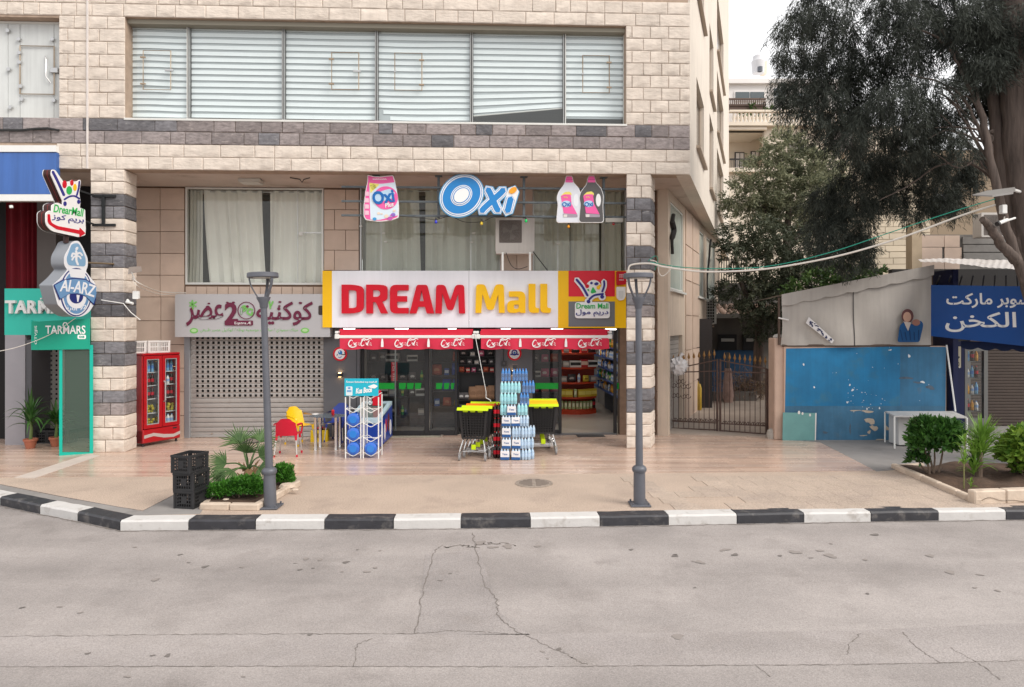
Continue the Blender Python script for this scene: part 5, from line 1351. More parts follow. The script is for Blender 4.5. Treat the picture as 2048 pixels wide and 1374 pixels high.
def crate(parts, loc, rz, label, group, name='plastic_crate', cat='crate'):
    A, S, Bt, Rm, post, w_, l_ = parts
    t = thing(name, label, cat, loc, rz, group)
    for me, nm, pl in ((A, 'end_wall', (0, -l_ / 2, 0)), (A, 'end_wall', (0, l_ / 2, 0)), (S, 'side_wall', (-w_ / 2, 0, 0)), (S, 'side_wall', (w_ / 2, 0, 0)), (Bt, 'base', (0, 0, 0)), (Rm, 'rim', (0, 0, 0))) + tuple((post, 'corner_post', (a * w_ / 2, b * l_ / 2, 0)) for a in (-1, 1) for b in (-1, 1)):
        q = link(nm, me, t); q.location = pl
    return t
cp = crate_parts(0.30, 0.38, 0.262, CRB, 6, 7)
p = gnd(367, 1019); ctr = Vector((p.x + 0.03, p.y + 0.21, 0.005))
for k, w_ in enumerate(('bottom', 'middle', 'top')):
    crate(cp, ctr + Vector((-0.008 * k, 0.012 * (k % 2) - 0.02 * k, 0.264 * k)), rad(-10 + (0, 2, -3)[k]), f'black plastic crate, {w_} one of the stack beside the palm planter', 'stack of black crates')

# ---- planter with palm and clipped shrubs
EDGE = mat('planter_stone', (0.55, 0.45, 0.36), 0.85, var=0.15, vs_=5, bump=0.4, bs=20, dirt=(0.38, 0.29, 0.22), ds=3, dlim=0.55, rnd=0.06)
SOIL = mat('brown_soil', (0.085, 0.05, 0.032), 0.95, var=0.35, vs_=9, bump=1.0, bs=25)
def edging(par, pts, hh=0.1, wd=0.11, n=None, nm='edge_stone'):
    for a, b in zip(pts, pts[1:]):
        a, b = Vector(a), Vector(b); L_ = (b - a).length; k = max(1, round(L_ / 0.55)); ang = math.atan2(b.y - a.y, b.x - a.x)
        for i in range(k):
            c = a.lerp(b, (i + 0.5) / k); M = Matrix.Translation((c.x, c.y, 0)) @ Matrix.Rotation(ang + R.uniform(-0.01, 0.01), 4, 'Z')
            MB(M).box(-L_ / k / 2 + 0.004, L_ / k / 2 - 0.004, 0, wd, -0.01, hh + R.uniform(-0.006, 0.006), 0.018).build(nm, EDGE, par)
pc = gnd(500, 985); pl_ = thing('planter_bed', 'small stone edged planter at the kerb by the left street lamp', 'planter', pc)
pp = [gnd(398, 1020), gnd(517, 1022), gnd(602, 972), gnd(575, 958), gnd(440, 968)]
edging(pl_, [pp[0], pp[1]]); edging(pl_, [pp[1], pp[2]])
edging(pl_, [pp[2], pp[3], pp[4], pp[0]], 0.07)
mb = MB(); cen = sum((Vector(q) for q in pp), Vector()) / 5
mb.flat([q.lerp(cen, 0.12).xy[:] for q in pp], 0.0, 0.06); mb.build('soil', SOIL, pl_)
for x, y, s_ in ((452, 1008, 0.05), (575, 982, 0.14), (590, 988, 0.06)):
    q = gnd(x, y); MB().lathe([(0.01, 0.0), (s_, 0.01), (s_ * 0.8, s_ * 0.4), (0.01, s_ * 0.5)], q + Vector((0, 0, 0.06)), 7).build('stone', EDGE, pl_)
LEAFB = leafmat('boxwood_leaf', (0.018, 0.085, 0.010), (0.10, 0.30, 0.035), 0.5, 6, 0.3)
BARK = mat('bark', (0.16, 0.115, 0.085), 0.95, var=0.3, vs_=8, bump=1.0, bs=18, stretch=(1, 1, 0.3))
def bushleaves(c, rx, ry, rz_, n, size, rough=0.75):
    d = unit(NR.normal(size=(n, 3))); d[:, 2] = np.where(d[:, 2] < -0.5, -d[:, 2], d[:, 2])
    rr = (0.5 + 0.5 * NR.random(n) ** 0.5) * np.where(NR.random(n) < 0.12, 1.14, 1.0)
    lump = 1 + 0.13 * np.sin(d[:, 0] * 7 + c[0] * 5) * np.sin(d[:, 1] * 6 + c[1] * 3) + 0.10 * np.sin(d[:, 2] * 9 + c[0])
    P = np.array(c) + d * (rr * lump)[:, None] * np.array([rx, ry, rz_])
    D = unit(d * 0.7 + NR.normal(size=(n, 3)) * 0.55 + np.array([0, 0, 0.45])); S = unit(np.cross(D, NR.normal(size=(n, 3))))
    return P, D, S, size * NR.uniform(0.6, 1.3, n), size * 0.55 * NR.uniform(0.7, 1.2, n)
def shrub(px, py, lumps, label, m, n, size, name='boxwood_shrub', cat='shrub', group=None, stems=3):
    p = gnd(px, py); t = thing(name, label, cat, p, 0, group)
    arr = [bushleaves((p.x + a, p.y + b, c), rx, ry, rz_, int(n * rx * rz_ / 0.04), size) for a, b, c, rx, ry, rz_ in lumps]
    leafmesh('foliage', *[np.concatenate([q[i] for q in arr]) for i in range(5)], m, t)
    for k in range(stems):
        l = lumps[k % len(lumps)]
        MB().tube([(p.x + l[0] * 0.3 + R.uniform(-.04, .04), p.y + l[1] * 0.3, 0.02), (p.x + l[0] * 0.7, p.y + l[1] * 0.7, l[2] * 0.5), (p.x + l[0], p.y + l[1], l[2])], [0.02, 0.015, 0.008], 6).build('stem', BARK, t)
    return t
shrub(487, 1003, [(-0.26, 0, 0.17, 0.16, 0.16, 0.14), (-0.43, -0.02, 0.15, 0.16, 0.15, 0.13), (-0.12, 0.04, 0.2, 0.18, 0.17, 0.15), (0.06, 0.02, 0.22, 0.2, 0.18, 0.17), (0.18, 0.05, 0.17, 0.12, 0.13, 0.13)], 'low wide bright green shrub at the front of the small planter', LEAFB, 2600, 0.045)
shrub(565, 976, [(0, 0.05, 0.22, 0.15, 0.15, 0.17), (0.03, 0.03, 0.14, 0.15, 0.14, 0.12), (-0.03, 0.04, 0.3, 0.09, 0.1, 0.09)], 'rounded green shrub just right of the left street lamp', LEAFB, 2600, 0.045)
PALM = leafmat('palm_leaf', (0.03, 0.075, 0.02), (0.12, 0.20, 0.07), 0.5, 5, 0.2)
PALMD = mat('dry_leaf_base', (0.24, 0.15, 0.075), 0.9, var=0.3, vs_=15)
pb = gnd(497, 975); pt = thing('palm', 'small fan palm in the stone edged planter', 'palm', pb)
MB().lathe([(0.07, 0.03), (0.09, 0.1), (0.085, 0.22), (0.05, 0.32)], (pb.x, pb.y, 0), 10).build('trunk', PALMD, pt)
for k in range(18):
    a = R.uniform(0, 6.28); z = R.uniform(0.06, 0.3); r = 0.08
    MB().tube([(pb.x + r * math.cos(a), pb.y + r * math.sin(a), z), (pb.x + (r + 0.05) * math.cos(a), pb.y + (r + 0.05) * math.sin(a), z + 0.09), (pb.x + (r + 0.1) * math.cos(a), pb.y + (r + 0.1) * math.sin(a), z + 0.15)], [0.025, 0.018, 0.006], 5).build('leaf_base', PALMD, pt)
def fan(tip, blade, nrm, nb=19, spread=2.5, label=None):
    hub = Vector(tip); c = Vector((pb.x, pb.y, 0.3)); ax = (hub - c).normalized()
    nrm = Vector(nrm).normalized(); sd_ = ax.cross(nrm).normalized(); nrm = sd_.cross(ax).normalized()
    f = MB().tube(catmull([c, c.lerp(hub, 0.5) + Vector((0, 0, 0.05)), hub], 5), [0.016] * 5 + [0.012] * 6, 5).build('frond', PALM, pt)
    mb = MB()
    for k in range(nb):
        a = -spread / 2 + spread * k / (nb - 1); d = ax * math.cos(a) + sd_ * math.sin(a); ln = blade * (1 - 0.22 * abs(a) / (spread / 2)) * R.uniform(0.9, 1.06)
        s_ = d.cross(nrm).normalized(); w_ = 0.012
        pts = [hub, hub + d * ln * 0.35, hub + d * ln * 0.7 - nrm * 0.02 - Vector((0, 0, 0.03)), hub + d * ln - Vector((0, 0, 0.10 * R.uniform(0.3, 1.5)))]
        ws = [0.004, w_, w_ * 0.8, 0.001]; vs = []
        for q, ww in zip(pts, ws): vs += [q - s_ * ww, q + nrm * ww * 0.5, q + s_ * ww]
        mb.add(vs, [(i * 3 + j, i * 3 + j + 1, (i + 1) * 3 + j + 1, (i + 1) * 3 + j) for i in range(3) for j in range(2)])
    mb.build('leaf_blade', PALM, f)
for dx, dz, dy, bl, nr in ((-0.18, 0.72, 0.1, 0.44, (0.3, -1, 0.5)), (-0.32, 0.42, -0.12, 0.46, (0.1, -0.8, 0.8)), (0.02, 0.60, -0.15, 0.42, (0, -1, 0.7)), (0.20, 0.52, -0.05, 0.42, (-0.2, -1, 0.6)), (0.26, 0.38, -0.25, 0.4, (0, -1, 0.8)), (-0.12, 0.34, -0.3, 0.36, (0, -1, 0.9)), (0.1, 0.72, 0.25, 0.4, (0.2, -1, 0.4)), (-0.3, 0.28, -0.2, 0.34, (0.2, -1, 0.7))):
    fan((pb.x + dx, pb.y + dy, dz), bl, nr)

# ---- red drinks fridge beside the left column
FP0 = gnd(284, 895); FE = Vector((0.45, 0.89, 0)).normalized(); FN = Vector((FE.y, -FE.x, 0))
FMX = Matrix(((FE.x, -FN.x, 0, FP0.x), (FE.y, -FN.y, 0, FP0.y), (0, 0, 1, 0.02), (0, 0, 0, 1)))
fr = thing('drinks_fridge', 'tall red two-door drinks fridge beside the left stone column', 'fridge', FP0)
FRED = pm('fridge_red', (0.36, 0.005, 0.010), 0.3, spec=0.5, coat=0.3); FW_, FD, FH = 0.93, 0.62, 2.0
LIN = pm('fridge_liner', (0.60, 0.62, 0.63), 0.5)
def fb(nm, m, *a, par=None): return MB(FMX).box(*a).build(nm, m, par or fr)
fb('left_side', FRED, 0, 0.03, 0.0, FD, 0.06, FH, 0.01); fb('right_side', FRED, FW_ - 0.03, FW_, 0.0, FD, 0.06, FH, 0.01); fb('back', FRED, 0.03, FW_ - 0.03, FD - 0.03, FD, 0.06, FH)
fb('top_panel', FRED, 0.0, FW_, -0.03, FD, FH, FH + 0.05, 0.012); fb('bottom_panel', FRED, 0.0, FW_, -0.04, FD, 0.06, 0.36, 0.02)
fb('liner', LIN, 0.03, FW_ - 0.03, FD - 0.06, FD - 0.032, 0.36, FH)
FPL = Plane(FMX @ Vector((0, -0.042, 0)), FE); fu = lambda x, z: (x, z + 0.02)
mbw = MB(); mbw.prism([[(0.02, 0.17), (0.25, 0.2), (0.5, 0.13), (0.75, 0.11), (0.92, 0.16), (0.92, 0.23), (0.75, 0.18), (0.5, 0.21), (0.25, 0.27), (0.02, 0.24)]], lambda a, b: FMX @ Vector((a, -0.044, b)), lambda a, b: FMX @ Vector((a, -0.04, b))); mbw.build('white_wave', pm('fridge_wave', (0.42, 0.36, 0.34), 0.4), fr)
FGL = glass('fridge_glass', (0.93, 0.95, 0.95), 1.3, 0.03, (0.5, 0.55, 0.55))
for k, (a, b) in enumerate(((0.02, FW_ / 2 - 0.005), (FW_ / 2 + 0.005, FW_ - 0.02))):
    d = MB(FMX).rwall((a, b, 0.38, FH - 0.01), [(a + 0.07, b - 0.07, 0.46, FH - 0.08)], lambda p, q: (p, -0.04, q), lambda p, q: (p, 0.0, q)).build('door', FRED, fr)
    MB(FMX).pane(a + 0.06, b - 0.06, -0.02, 0.45, FH - 0.07).build('pane', FGL, d)
    MB(FMX).rwall((a + 0.07, b - 0.07, 0.46, FH - 0.08), [(a + 0.09, b - 0.09, 0.48, FH - 0.1)], lambda p, q: (p, -0.03, q), lambda p, q: (p, -0.01, q)).build('gasket', pm('gasket_grey', (0.3, 0.32, 0.33), 0.4), d)
MB(FMX).tube([(FW_ / 2 + 0.04, -0.045, 0.95), (FW_ / 2 + 0.04, -0.09, 0.98), (FW_ / 2 + 0.04, -0.09, 1.38), (FW_ / 2 + 0.04, -0.045, 1.41)], 0.018, 6).build('handle', pm('handle_grey', (0.45, 0.45, 0.45), 0.3, metal=0.5), fr)
for x in (0.05, FW_ - 0.05): MB(FMX).cyl((x, 0.05, -0.02), (x, 0.05, 0.07), 0.025, n=8).build('foot', BLKM, fr)
fb('display', BLKM, FW_ - 0.2, FW_ - 0.1, -0.046, -0.03, 0.30, 0.335, 0.004)
# bottle / product prototypes
def bottle_mesh(nm, r, h, col, cap, n=10, lab=None, rough=0.25, sh=0.68):
    mb = MB(); mb.lathe([(r * 0.85, 0), (r, r * 0.25), (r, h * 0.30)], n=n, caps=True)
    mb.cur = 1; mb.lathe([(r * 1.01, h * 0.30), (r * 1.01, h * 0.58)], n=n, caps=False); mb.cur = 0
    mb.lathe([(r, h * 0.58), (r * 0.97, h * sh), (r * 0.5, h * (0.5 + sh * 0.52)), (r * 0.38, h * 0.92)], n=n, caps=False)
    mb.cur = 2; mb.lathe([(r * 0.42, h * 0.91), (r * 0.42, h), (r * 0.2, h)], n=n)
    key = nm
    return mb.mesh(nm, [pm(nm + '_body', col, rough, spec=0.5), pm(nm + '_label', lab or col, 0.4), pm(nm + '_cap', cap, 0.4)])
BM = {'water': bottle_mesh('water_bottle', 0.042, 0.30, (0.20, 0.42, 0.62), (0.05, 0.2, 0.6), lab=(0.08, 0.25, 0.6)), 'cola': bottle_mesh('cola_bottle', 0.045, 0.30, (0.035, 0.012, 0.01), (0.5, 0.02, 0.02), lab=(0.5, 0.015, 0.03)),
      'orange': bottle_mesh('orange_bottle', 0.042, 0.26, (0.65, 0.28, 0.03), (0.6, 0.3, 0.02), lab=(0.75, 0.4, 0.05)), 'green': bottle_mesh('green_bottle', 0.042, 0.26, (0.05, 0.3, 0.07), (0.05, 0.3, 0.05), lab=(0.5, 0.6, 0.1)), 'white': bottle_mesh('white_bottle', 0.045, 0.24, (0.7, 0.7, 0.68), (0.15, 0.3, 0.6), lab=(0.3, 0.45, 0.7))}
lv = [0.40, 0.70, 1.02, 1.32, 1.62]
for z in lv: MB(FMX).box(0.04, FW_ - 0.04, 0.08, FD - 0.07, z - 0.012, z).build('shelf', LIN, fr)
FRUIT = leafmat('green_fruit', (0.20, 0.26, 0.03), (0.55, 0.42, 0.05), 0.45, 14, 0)
fm_ = MB(); fm_.lathe([(0.004, -0.036), (0.026, -0.024), (0.036, 0), (0.026, 0.024), (0.004, 0.036)], n=8); fruit = fm_.mesh('fruit', FRUIT)
def inF(me, nm, lab, cat, grp, x, y, z, s_=1.0):
    q = link(nm, me, None, FMX @ Vector((x, y, z))); q.scale = (s_,) * 3; tag(q, lab, cat, grp); return q
for li, z in enumerate(lv):
    for i in range(9):
        x = 0.08 + i * 0.096
        if abs(x - FW_ / 2) < 0.02: continue
        for y in ((0.16, 0.28) if li < 2 else (0.17,)):
            if li < 2 and x < 0.62 or (li == 1):
                for k in range(3): inF(fruit, 'fruit', f'green fruit on the {("bottom", "second")[li]} shelf behind the {"left" if x < 0.47 else "right"} door of the red fridge', 'fruit', f'fruit on fridge shelf {li}', x + R.uniform(-.02, .02), y + R.uniform(-.03, .03), z + 0.035 + 0.055 * k, R.uniform(0.85, 1.15))
            elif li >= 2:
                key = ('cola' if x < 0.5 else R.choice(('cola', 'white'))) if li < 4 else R.choice(('water', 'water', 'white', 'green'))
                nm = key + '_bottle'
                inF(BM[key], nm, f'{key} bottle on the {("third", "fourth", "top")[li - 2]} shelf inside the red fridge', 'bottle', f'{key} bottles, shelf {li}, red fridge', x, y, z + 0.001, 0.85)
            elif y < 0.2: inF(BM['white'], 'white_bottle', 'white bottle on the bottom shelf inside the red fridge', 'bottle', 'white bottles on the bottom fridge shelf', x, y, z + 0.001, 0.95)
WPL = pm('white_plastic', (0.68, 0.66, 0.64), 0.45)
cw = crate_parts(0.52, 0.36, 0.27, WPL, 10, 6, 2)
ang = math.atan2(FE.y, FE.x)
crate(cw, FMX @ Vector((0.52, 0.33, FH + 0.052)), ang, 'white plastic basket on top of the red fridge', 'white baskets on the fridge', 'plastic_basket', 'basket')
crate(cw, FMX @ Vector((-0.05, 0.36, FH + 0.052)), ang + 0.08, 'white plastic basket half hidden behind the left stone column', 'white baskets on the fridge', 'plastic_basket', 'basket')

# ---- chairs, table
def chair(p, rz, col, name_col, label, hgt=0.82, k=1.0):
    m = pm(f'{name_col}_plastic', col, 0.35, spec=0.4, var=0.05, vs_=4)
    t = thing('plastic_chair', label, 'chair', p, rz, 'plastic chairs around the glass table')
    M = RM[t.name]; ch = lambda: MB(M @ Matrix.Scale(k, 4))
    sh_ = 0.44
    ch().grid(lambda a, b: ((a - 0.5) * 0.44, -0.21 + 0.42 * b, sh_ - 0.02 * math.sin(math.pi * a) + 0.015 * (b < 0.1)), 8, 8).build('seat', m, t)
    def bk(a, b):
        s_ = a - 0.5; wv = 0.43 - 0.05 * b - (0.10 * max(0, b - 0.8) / 0.2 if b > 0.8 else 0)
        return (s_ * wv, 0.20 + 0.10 * b - 0.20 * s_ * s_ * (1 - 0.2 * b), sh_ - 0.01 + (hgt - sh_) * b - 0.07 * (2 * s_) ** 4 * (b > 0.7) * (b - 0.7) / 0.3)
    mb = ch(); mb.grid(bk, 12, 10)
    mb.grid(lambda a, b: Vector(bk(1 - a, b)) + Vector((0, 0.022, -0.004)), 12, 10); mb.build('backrest', m, t)
    for s_ in (-1, 1):
        def arm(a, b):
            pth = [(0.225, 0.22, 0.66), (0.262, 0.10, 0.665), (0.265, -0.08, 0.65), (0.245, -0.20, 0.60), (0.225, -0.20, 0.43)]
            c = catmull(pth, 4); i = min(int(a * (len(c) - 1)), len(c) - 1); q = c[i]
            return (s_ * (q.x + 0.028 * (b - 0.5)), q.y, q.z - 0.02 * (b - 0.5))
        mb = ch(); mb.grid(arm, 16, 2); mb.grid(lambda a, b: Vector(arm(a, 1 - b)) + Vector((0, 0, -0.02)), 16, 2); mb.build('armrest', m, t)
        for fy, sy in ((-0.19, -0.24), (0.19, 0.25)):
            lg_ = ch().tube([(s_ * 0.19, fy, sh_ - 0.01), (s_ * 0.225, sy, 0.03)], 0.014, 8).build('leg', pm('chair_leg', (0.55, 0.53, 0.5), 0.35, metal=0.6), t)
            ch().tube([(s_ * 0.225, sy, 0.0), (s_ * 0.222, sy * 0.985, 0.045)], 0.02, 8).build('foot_cap', m, lg_)
            ch().tube([(s_ * 0.188, fy * 0.98, sh_ + 0.0), (s_ * 0.197, fy * 1.07, sh_ - 0.11)], [0.03, 0.019], 8).build('leg_socket', m, t)
    return t
chair(gnd(573, 911) + Vector((0.02, 0.05, 0.005)), rad(186), (0.55, 0.008, 0.035), 'red', 'red plastic chair with metal legs seen from behind', 0.80)
bpy.data.objects  # noqa
chair(gnd(598, 890) + Vector((0, 0.1, 0.005)), rad(52), (0.80, 0.50, 0.01), 'yellow', 'yellow plastic armchair in front of the shutter', 0.84)
chair(gnd(672, 884) + Vector((0, 0.15, 0.005)), rad(-8), (0.018, 0.04, 0.24), 'blue', 'blue plastic chair behind the glass table', 0.86)
tc = gnd(655, 898) + Vector((0, 0.05, 0)); tb = thing('glass_table', 'oval glass table with chrome legs between the plastic chairs', 'table', tc)
TGL = mat('smoked_glass', (0.10, 0.13, 0.16), 0.08, spec=0.7)
mb = MB(); mb.prism([circ(tc.x, tc.y, 0.40, 36, 0.30)], lambda a, b: (a, b, 0.725), lambda a, b: (a, b, 0.712)); mb.build('table_top', TGL, tb)
CHR = mat('chrome', (0.72, 0.71, 0.70), 0.15, 1.0)
for a in (-1, 1):
    for b in (-1, 1): MB().lathe([(0.04, 0.006), (0.037, 0.02), (0.034, 0.69), (0.045, 0.71)], (tc.x + a * 0.22, tc.y + b * 0.18, 0), 14).build('leg', CHR, tb)
MB().tube([(tc.x - 0.22, tc.y - 0.18, 0.55), (tc.x + 0.22, tc.y + 0.18, 0.55)], 0.008, 6).build('brace', CHR, tb)
cn = MB().lathe([(0.027, 0), (0.033, 0.008), (0.033, 0.105), (0.027, 0.12), (0.026, 0.118)], (0, 0, 0), 14).mesh('drink_can', pm('can_red', (0.5, 0.02, 0.03), 0.25, metal=0.3))
tag(link('drink_can', cn, None, (tc.x + 0.10, tc.y + 0.02, 0.726)), 'small red can on the glass table', 'can')
an = MB().lathe([(0.05, 0), (0.075, 0.03), (0.07, 0.035), (0.045, 0.012)], (0, 0, 0), 14).mesh('ashtray', WPL)
tag(link('ashtray', an, None, (tc.x - 0.27, tc.y - 0.02, 0.726)), 'small white ashtray at the left end of the glass table', 'ashtray')
yc = gnd(640, 882); yb = thing('bottle_crate', 'yellow bottle crate under the glass table', 'crate', yc, 0.1)
YC = pm('yellow_crate', (0.72, 0.50, 0.02), 0.45); MY = RM[yb.name]
for nm, a in (('front_wall', (-0.19, 0.19, -0.14, -0.125, 0, 0.27)), ('back_wall', (-0.19, 0.19, 0.125, 0.14, 0, 0.27)), ('side_wall', (-0.19, -0.175, -0.125, 0.125, 0, 0.27)), ('side_wall', (0.175, 0.19, -0.125, 0.125, 0, 0.27)), ('base', (-0.175, 0.175, -0.125, 0.125, 0, 0.02))): MB(MY).box(*a, 0.004).build(nm, YC, yb)
PYc = Plane(MY @ Vector((0, -0.142, 0)), (math.cos(0.1), math.sin(0.1)))
shape('emblem', circ(637, 871, 5.5, 14, 4.5), PYc, 0.002, 0.002, pm('crate_print', (0.25, 0.17, 0.02), 0.5), yb)
for i in range(4):
    for j in range(3): q = link('cola_bottle', BM['cola'], None, MY @ Vector((-0.13 + i * 0.087, -0.08 + j * 0.08, 0.021))); tag(q, 'dark bottle standing in the yellow crate', 'bottle', 'bottles in the yellow crate')

# ---- water bottle rack
rk0 = gnd(691, 917); sc_r = 13.8 / F
rx0, rx1 = rk0.x, rk0.x + 66 * sc_r; ry = rk0.y; rd = 0.36; rxm = (rx0 + rx1) / 2
rk = thing('bottle_rack', 'white wire rack holding large blue water bottles', 'rack', Vector(((rx0 + rx1) / 2, ry, 0)))
for x in (rx0, rxm - 0.025, rxm + 0.025, rx1):
    for y in (ry, ry + rd): MB().cyl((x, y, 0.005), (x, y, 1.27 if y > ry else 1.24), 0.013, n=8).build('post', WMET, rk)
tz = [0.05, 0.345, 0.64, 0.93, 1.22]
for i, z in enumerate(tz):
    for a, b in ((rx0, rxm - 0.025), (rxm + 0.025, rx1)):
        for y in (ry, ry + rd): MB().tube(catmull([(a, y, z + 0.075), (a + 0.05, y, z + 0.055), ((a + b) / 2, y, z), (b - 0.05, y, z + 0.055), (b, y, z + 0.075)], 5), 0.008, 6).build('cradle_wire', WMET, rk)
        for x in (a, b): MB().tube([(x, ry, z + 0.075), (x, ry + rd, z + 0.075)], 0.007, 5).build('side_wire', WMET, rk)
        if i in (1, 3): MB().tube([(a, ry, z + 0.078), (b, ry, z + 0.078)], 0.006, 5).build('cross_wire', WMET, rk)
WB = mat('blue_bottle', (0.012, 0.12, 0.55), 0.12, spec=0.6, coat=0.4)
jug = MB().lathe([(0.02, -0.012), (0.095, -0.004), (0.126, 0.012), (0.134, 0.05), (0.130, 0.08), (0.134, 0.11), (0.130, 0.15), (0.134, 0.19), (0.13, 0.25), (0.09, 0.32), (0.035, 0.37), (0.028, 0.42)], n=24, ax=Matrix.Rotation(rad(-90), 3, 'X')).mesh('bottle_body', WB)
jring = MB().lathe([(0.06, -0.014), (0.075, -0.014), (0.075, -0.004), (0.06, -0.004)], n=20, ax=Matrix.Rotation(rad(-90), 3, 'X')).mesh('base_ring', pm('bottle_ring', (0.03, 0.2, 0.62), 0.2, spec=0.5))
for i, (c, row_, lab) in enumerate(((0, 0, 'bottom left'), (0, 1, 'second row left'), (0, 2, 'third row left'), (1, 0, 'bottom right'))):
    x = (rx0 + rxm) / 2 - 0.01 if c == 0 else (rx1 + rxm) / 2 + 0.01; z = tz[row_] + 0.15
    t = thing('water_jug', f'large blue water bottle lying in the white rack, {lab}', 'water bottle', (x, ry - 0.02, z), 0, 'blue water bottles in the rack')
    link('bottle_body', jug, t); link('base_ring', jring, t)
    MB().lathe([(0.03, 0.40), (0.03, 0.45)], (x, ry - 0.02, z), 12, Matrix.Rotation(rad(-90), 3, 'X')).build('cap', PWH, t)
PR_ = Plane((0, ry - 0.02, 0), (1, 0))
po = thing('poster', 'turquoise poster on top of the white bottle rack', 'poster', ((rx0 + rx1) / 2, ry, 1.25))
shape('board', rrect(689, 757, 757, 792), PR_, 0, 0.008, pm('poster_turquoise', (0.02, 0.42, 0.56), 0.4), po)
text('Ārsoon Eskosfeel tnp-mash.df', (692, 761, 754, 766.5), PR_, 0.004, 0.003, PWH, po, bold=0.02, res=2); text('Kus Boce', (711, 775, 744, 786), PR_, 0.004, 0.003, PWH, po, bold=0.04, shear=0.3, rot=rad(-6)); shape('bottle_print', rrect(692, 773, 705, 791, 2), PR_, 0.004, 0.003, pm('pale_print', (0.66, 0.75, 0.78), 0.5), po); shape('bottle_mark', circ(698.5, 776, 3, 10, 1.5), PR_, 0.007, 0.003, BLU, po); shape('bottle_mark', rrect(694, 780, 703, 784, 1), PR_, 0.007, 0.003, LBLU, po)
shape('splash', rpoly([(735, 773), (748, 768), (756, 772), (750, 777), (742, 776)], 2), PR_, 0.0075, 0.003, PWH, po)

# ---- chest freezer
fz = thing('chest_freezer', 'blue chest freezer with glass lid behind the bottle rack', 'freezer', (-3.2, 14.7, 0))
fx0, fx1, fy0, fy1 = -3.56, -2.86, 14.75, 16.3
FZB = pm('freezer_blue', (0.010, 0.045, 0.30), 0.3, spec=0.5); FZT = pm('freezer_trim', (0.42, 0.55, 0.62), 0.3)
mb = MB(); mb.prism([[(fy0, 0.06), (fy1, 0.06), (fy1, 0.80), (fy0 + 0.25, 0.66), (fy0 + 0.08, 0.60), (fy0, 0.52)]], lambda a, b: (fx1, a, b), lambda a, b: (fx0, a, b)); mb.build('body', FZB, fz)
def lidz(y): return 0.60 + (y - fy0 - 0.08) / (fy1 - fy0 - 0.08) * 0.21
mb = MB(); n = 10
for (a, b, nm) in ((fx0, fx0 + 0.09, 'l'), (fx1 - 0.09, fx1, 'r')):
    mb.add([(x, y, lidz(y) + dz) for y in (fy0 + 0.02, fy0 + 0.12, fy1) for x in (a, b) for dz in (0.0, 0.075)], [(0, 2, 3, 1), (4, 6, 2, 0)[::-1], (1, 3, 7, 5), (5, 7, 11, 9), (2, 6, 7, 3), (6, 10, 11, 7), (0, 1, 5, 4), (4, 5, 9, 8), (8, 9, 11, 10)])
for y0, y1 in ((fy0, fy0 + 0.14), (fy1 - 0.12, fy1)):
    mb.add([(x, y, lidz(y) + dz) for y in (y0, y1) for x in (fx0 + 0.002, fx1 - 0.002) for dz in (-0.01, 0.073)], [(0, 2, 3, 1), (1, 3, 7, 5), (4, 5, 7, 6), (0, 1, 5, 4), (2, 6, 7, 3)])
mb.build('lid_frame', FZT, fz)
mb = MB(); mb.add([(fx0 + 0.08, fy0 + 0.1, lidz(fy0 + 0.1) + 0.05), (fx1 - 0.08, fy0 + 0.1, lidz(fy0 + 0.1) + 0.05), (fx1 - 0.08, fy1 - 0.1, lidz(fy1 - 0.1) + 0.05), (fx0 + 0.08, fy1 - 0.1, lidz(fy1 - 0.1) + 0.05)], [(0, 1, 2, 3)]); mb.build('glass_lid', mat('freezer_glass', (0.13, 0.17, 0.16), 0.08, spec=0.6), fz)
for i, (y, z, r, c) in enumerate(((15.0, 0.32, 0.13, (0.75, 0.7, 0.6)), (15.5, 0.42, 0.12, (0.5, 0.03, 0.03)), (15.35, 0.3, 0.14, (0.6, 0.6, 0.65)), (15.8, 0.45, 0.16, (0.16, 0.03, 0.02)), (16.05, 0.3, 0.14, (0.7, 0.72, 0.76)))):
    mb = MB(); mb.prism([circ(y, z, r * 0.75, 12, r * 1.3)], lambda a, b: (fx1 + 0.002 + 0.0012 * i, a, b), lambda a, b: (fx1 - 0.002, a, b)); mb.build('side_print', pm(f'freezer_print_{i}', c, 0.4), fz)
for x in (fx0 + 0.08, fx1 - 0.08):
    for y in (fy0 + 0.1, fy1 - 0.1): MB().cyl((x - 0.02, y, 0.035), (x + 0.02, y, 0.035), 0.03, n=10).build('castor', BLKM, fz)
rs = thing('price_stand', 'small red upright card standing on the chest freezer', 'sign', (-3.15, 15.9, lidz(15.9) + 0.07)); MB().box(-3.25, -3.05, 15.9, 15.915, lidz(15.9) + 0.07, lidz(15.9) + 0.42, 0.004).build('card', RED, rs); text('8', (737, 796, 743, 810), Plane((0, 15.895, 0), (1, 0)), 0.002, 0.002, PWH, rs)

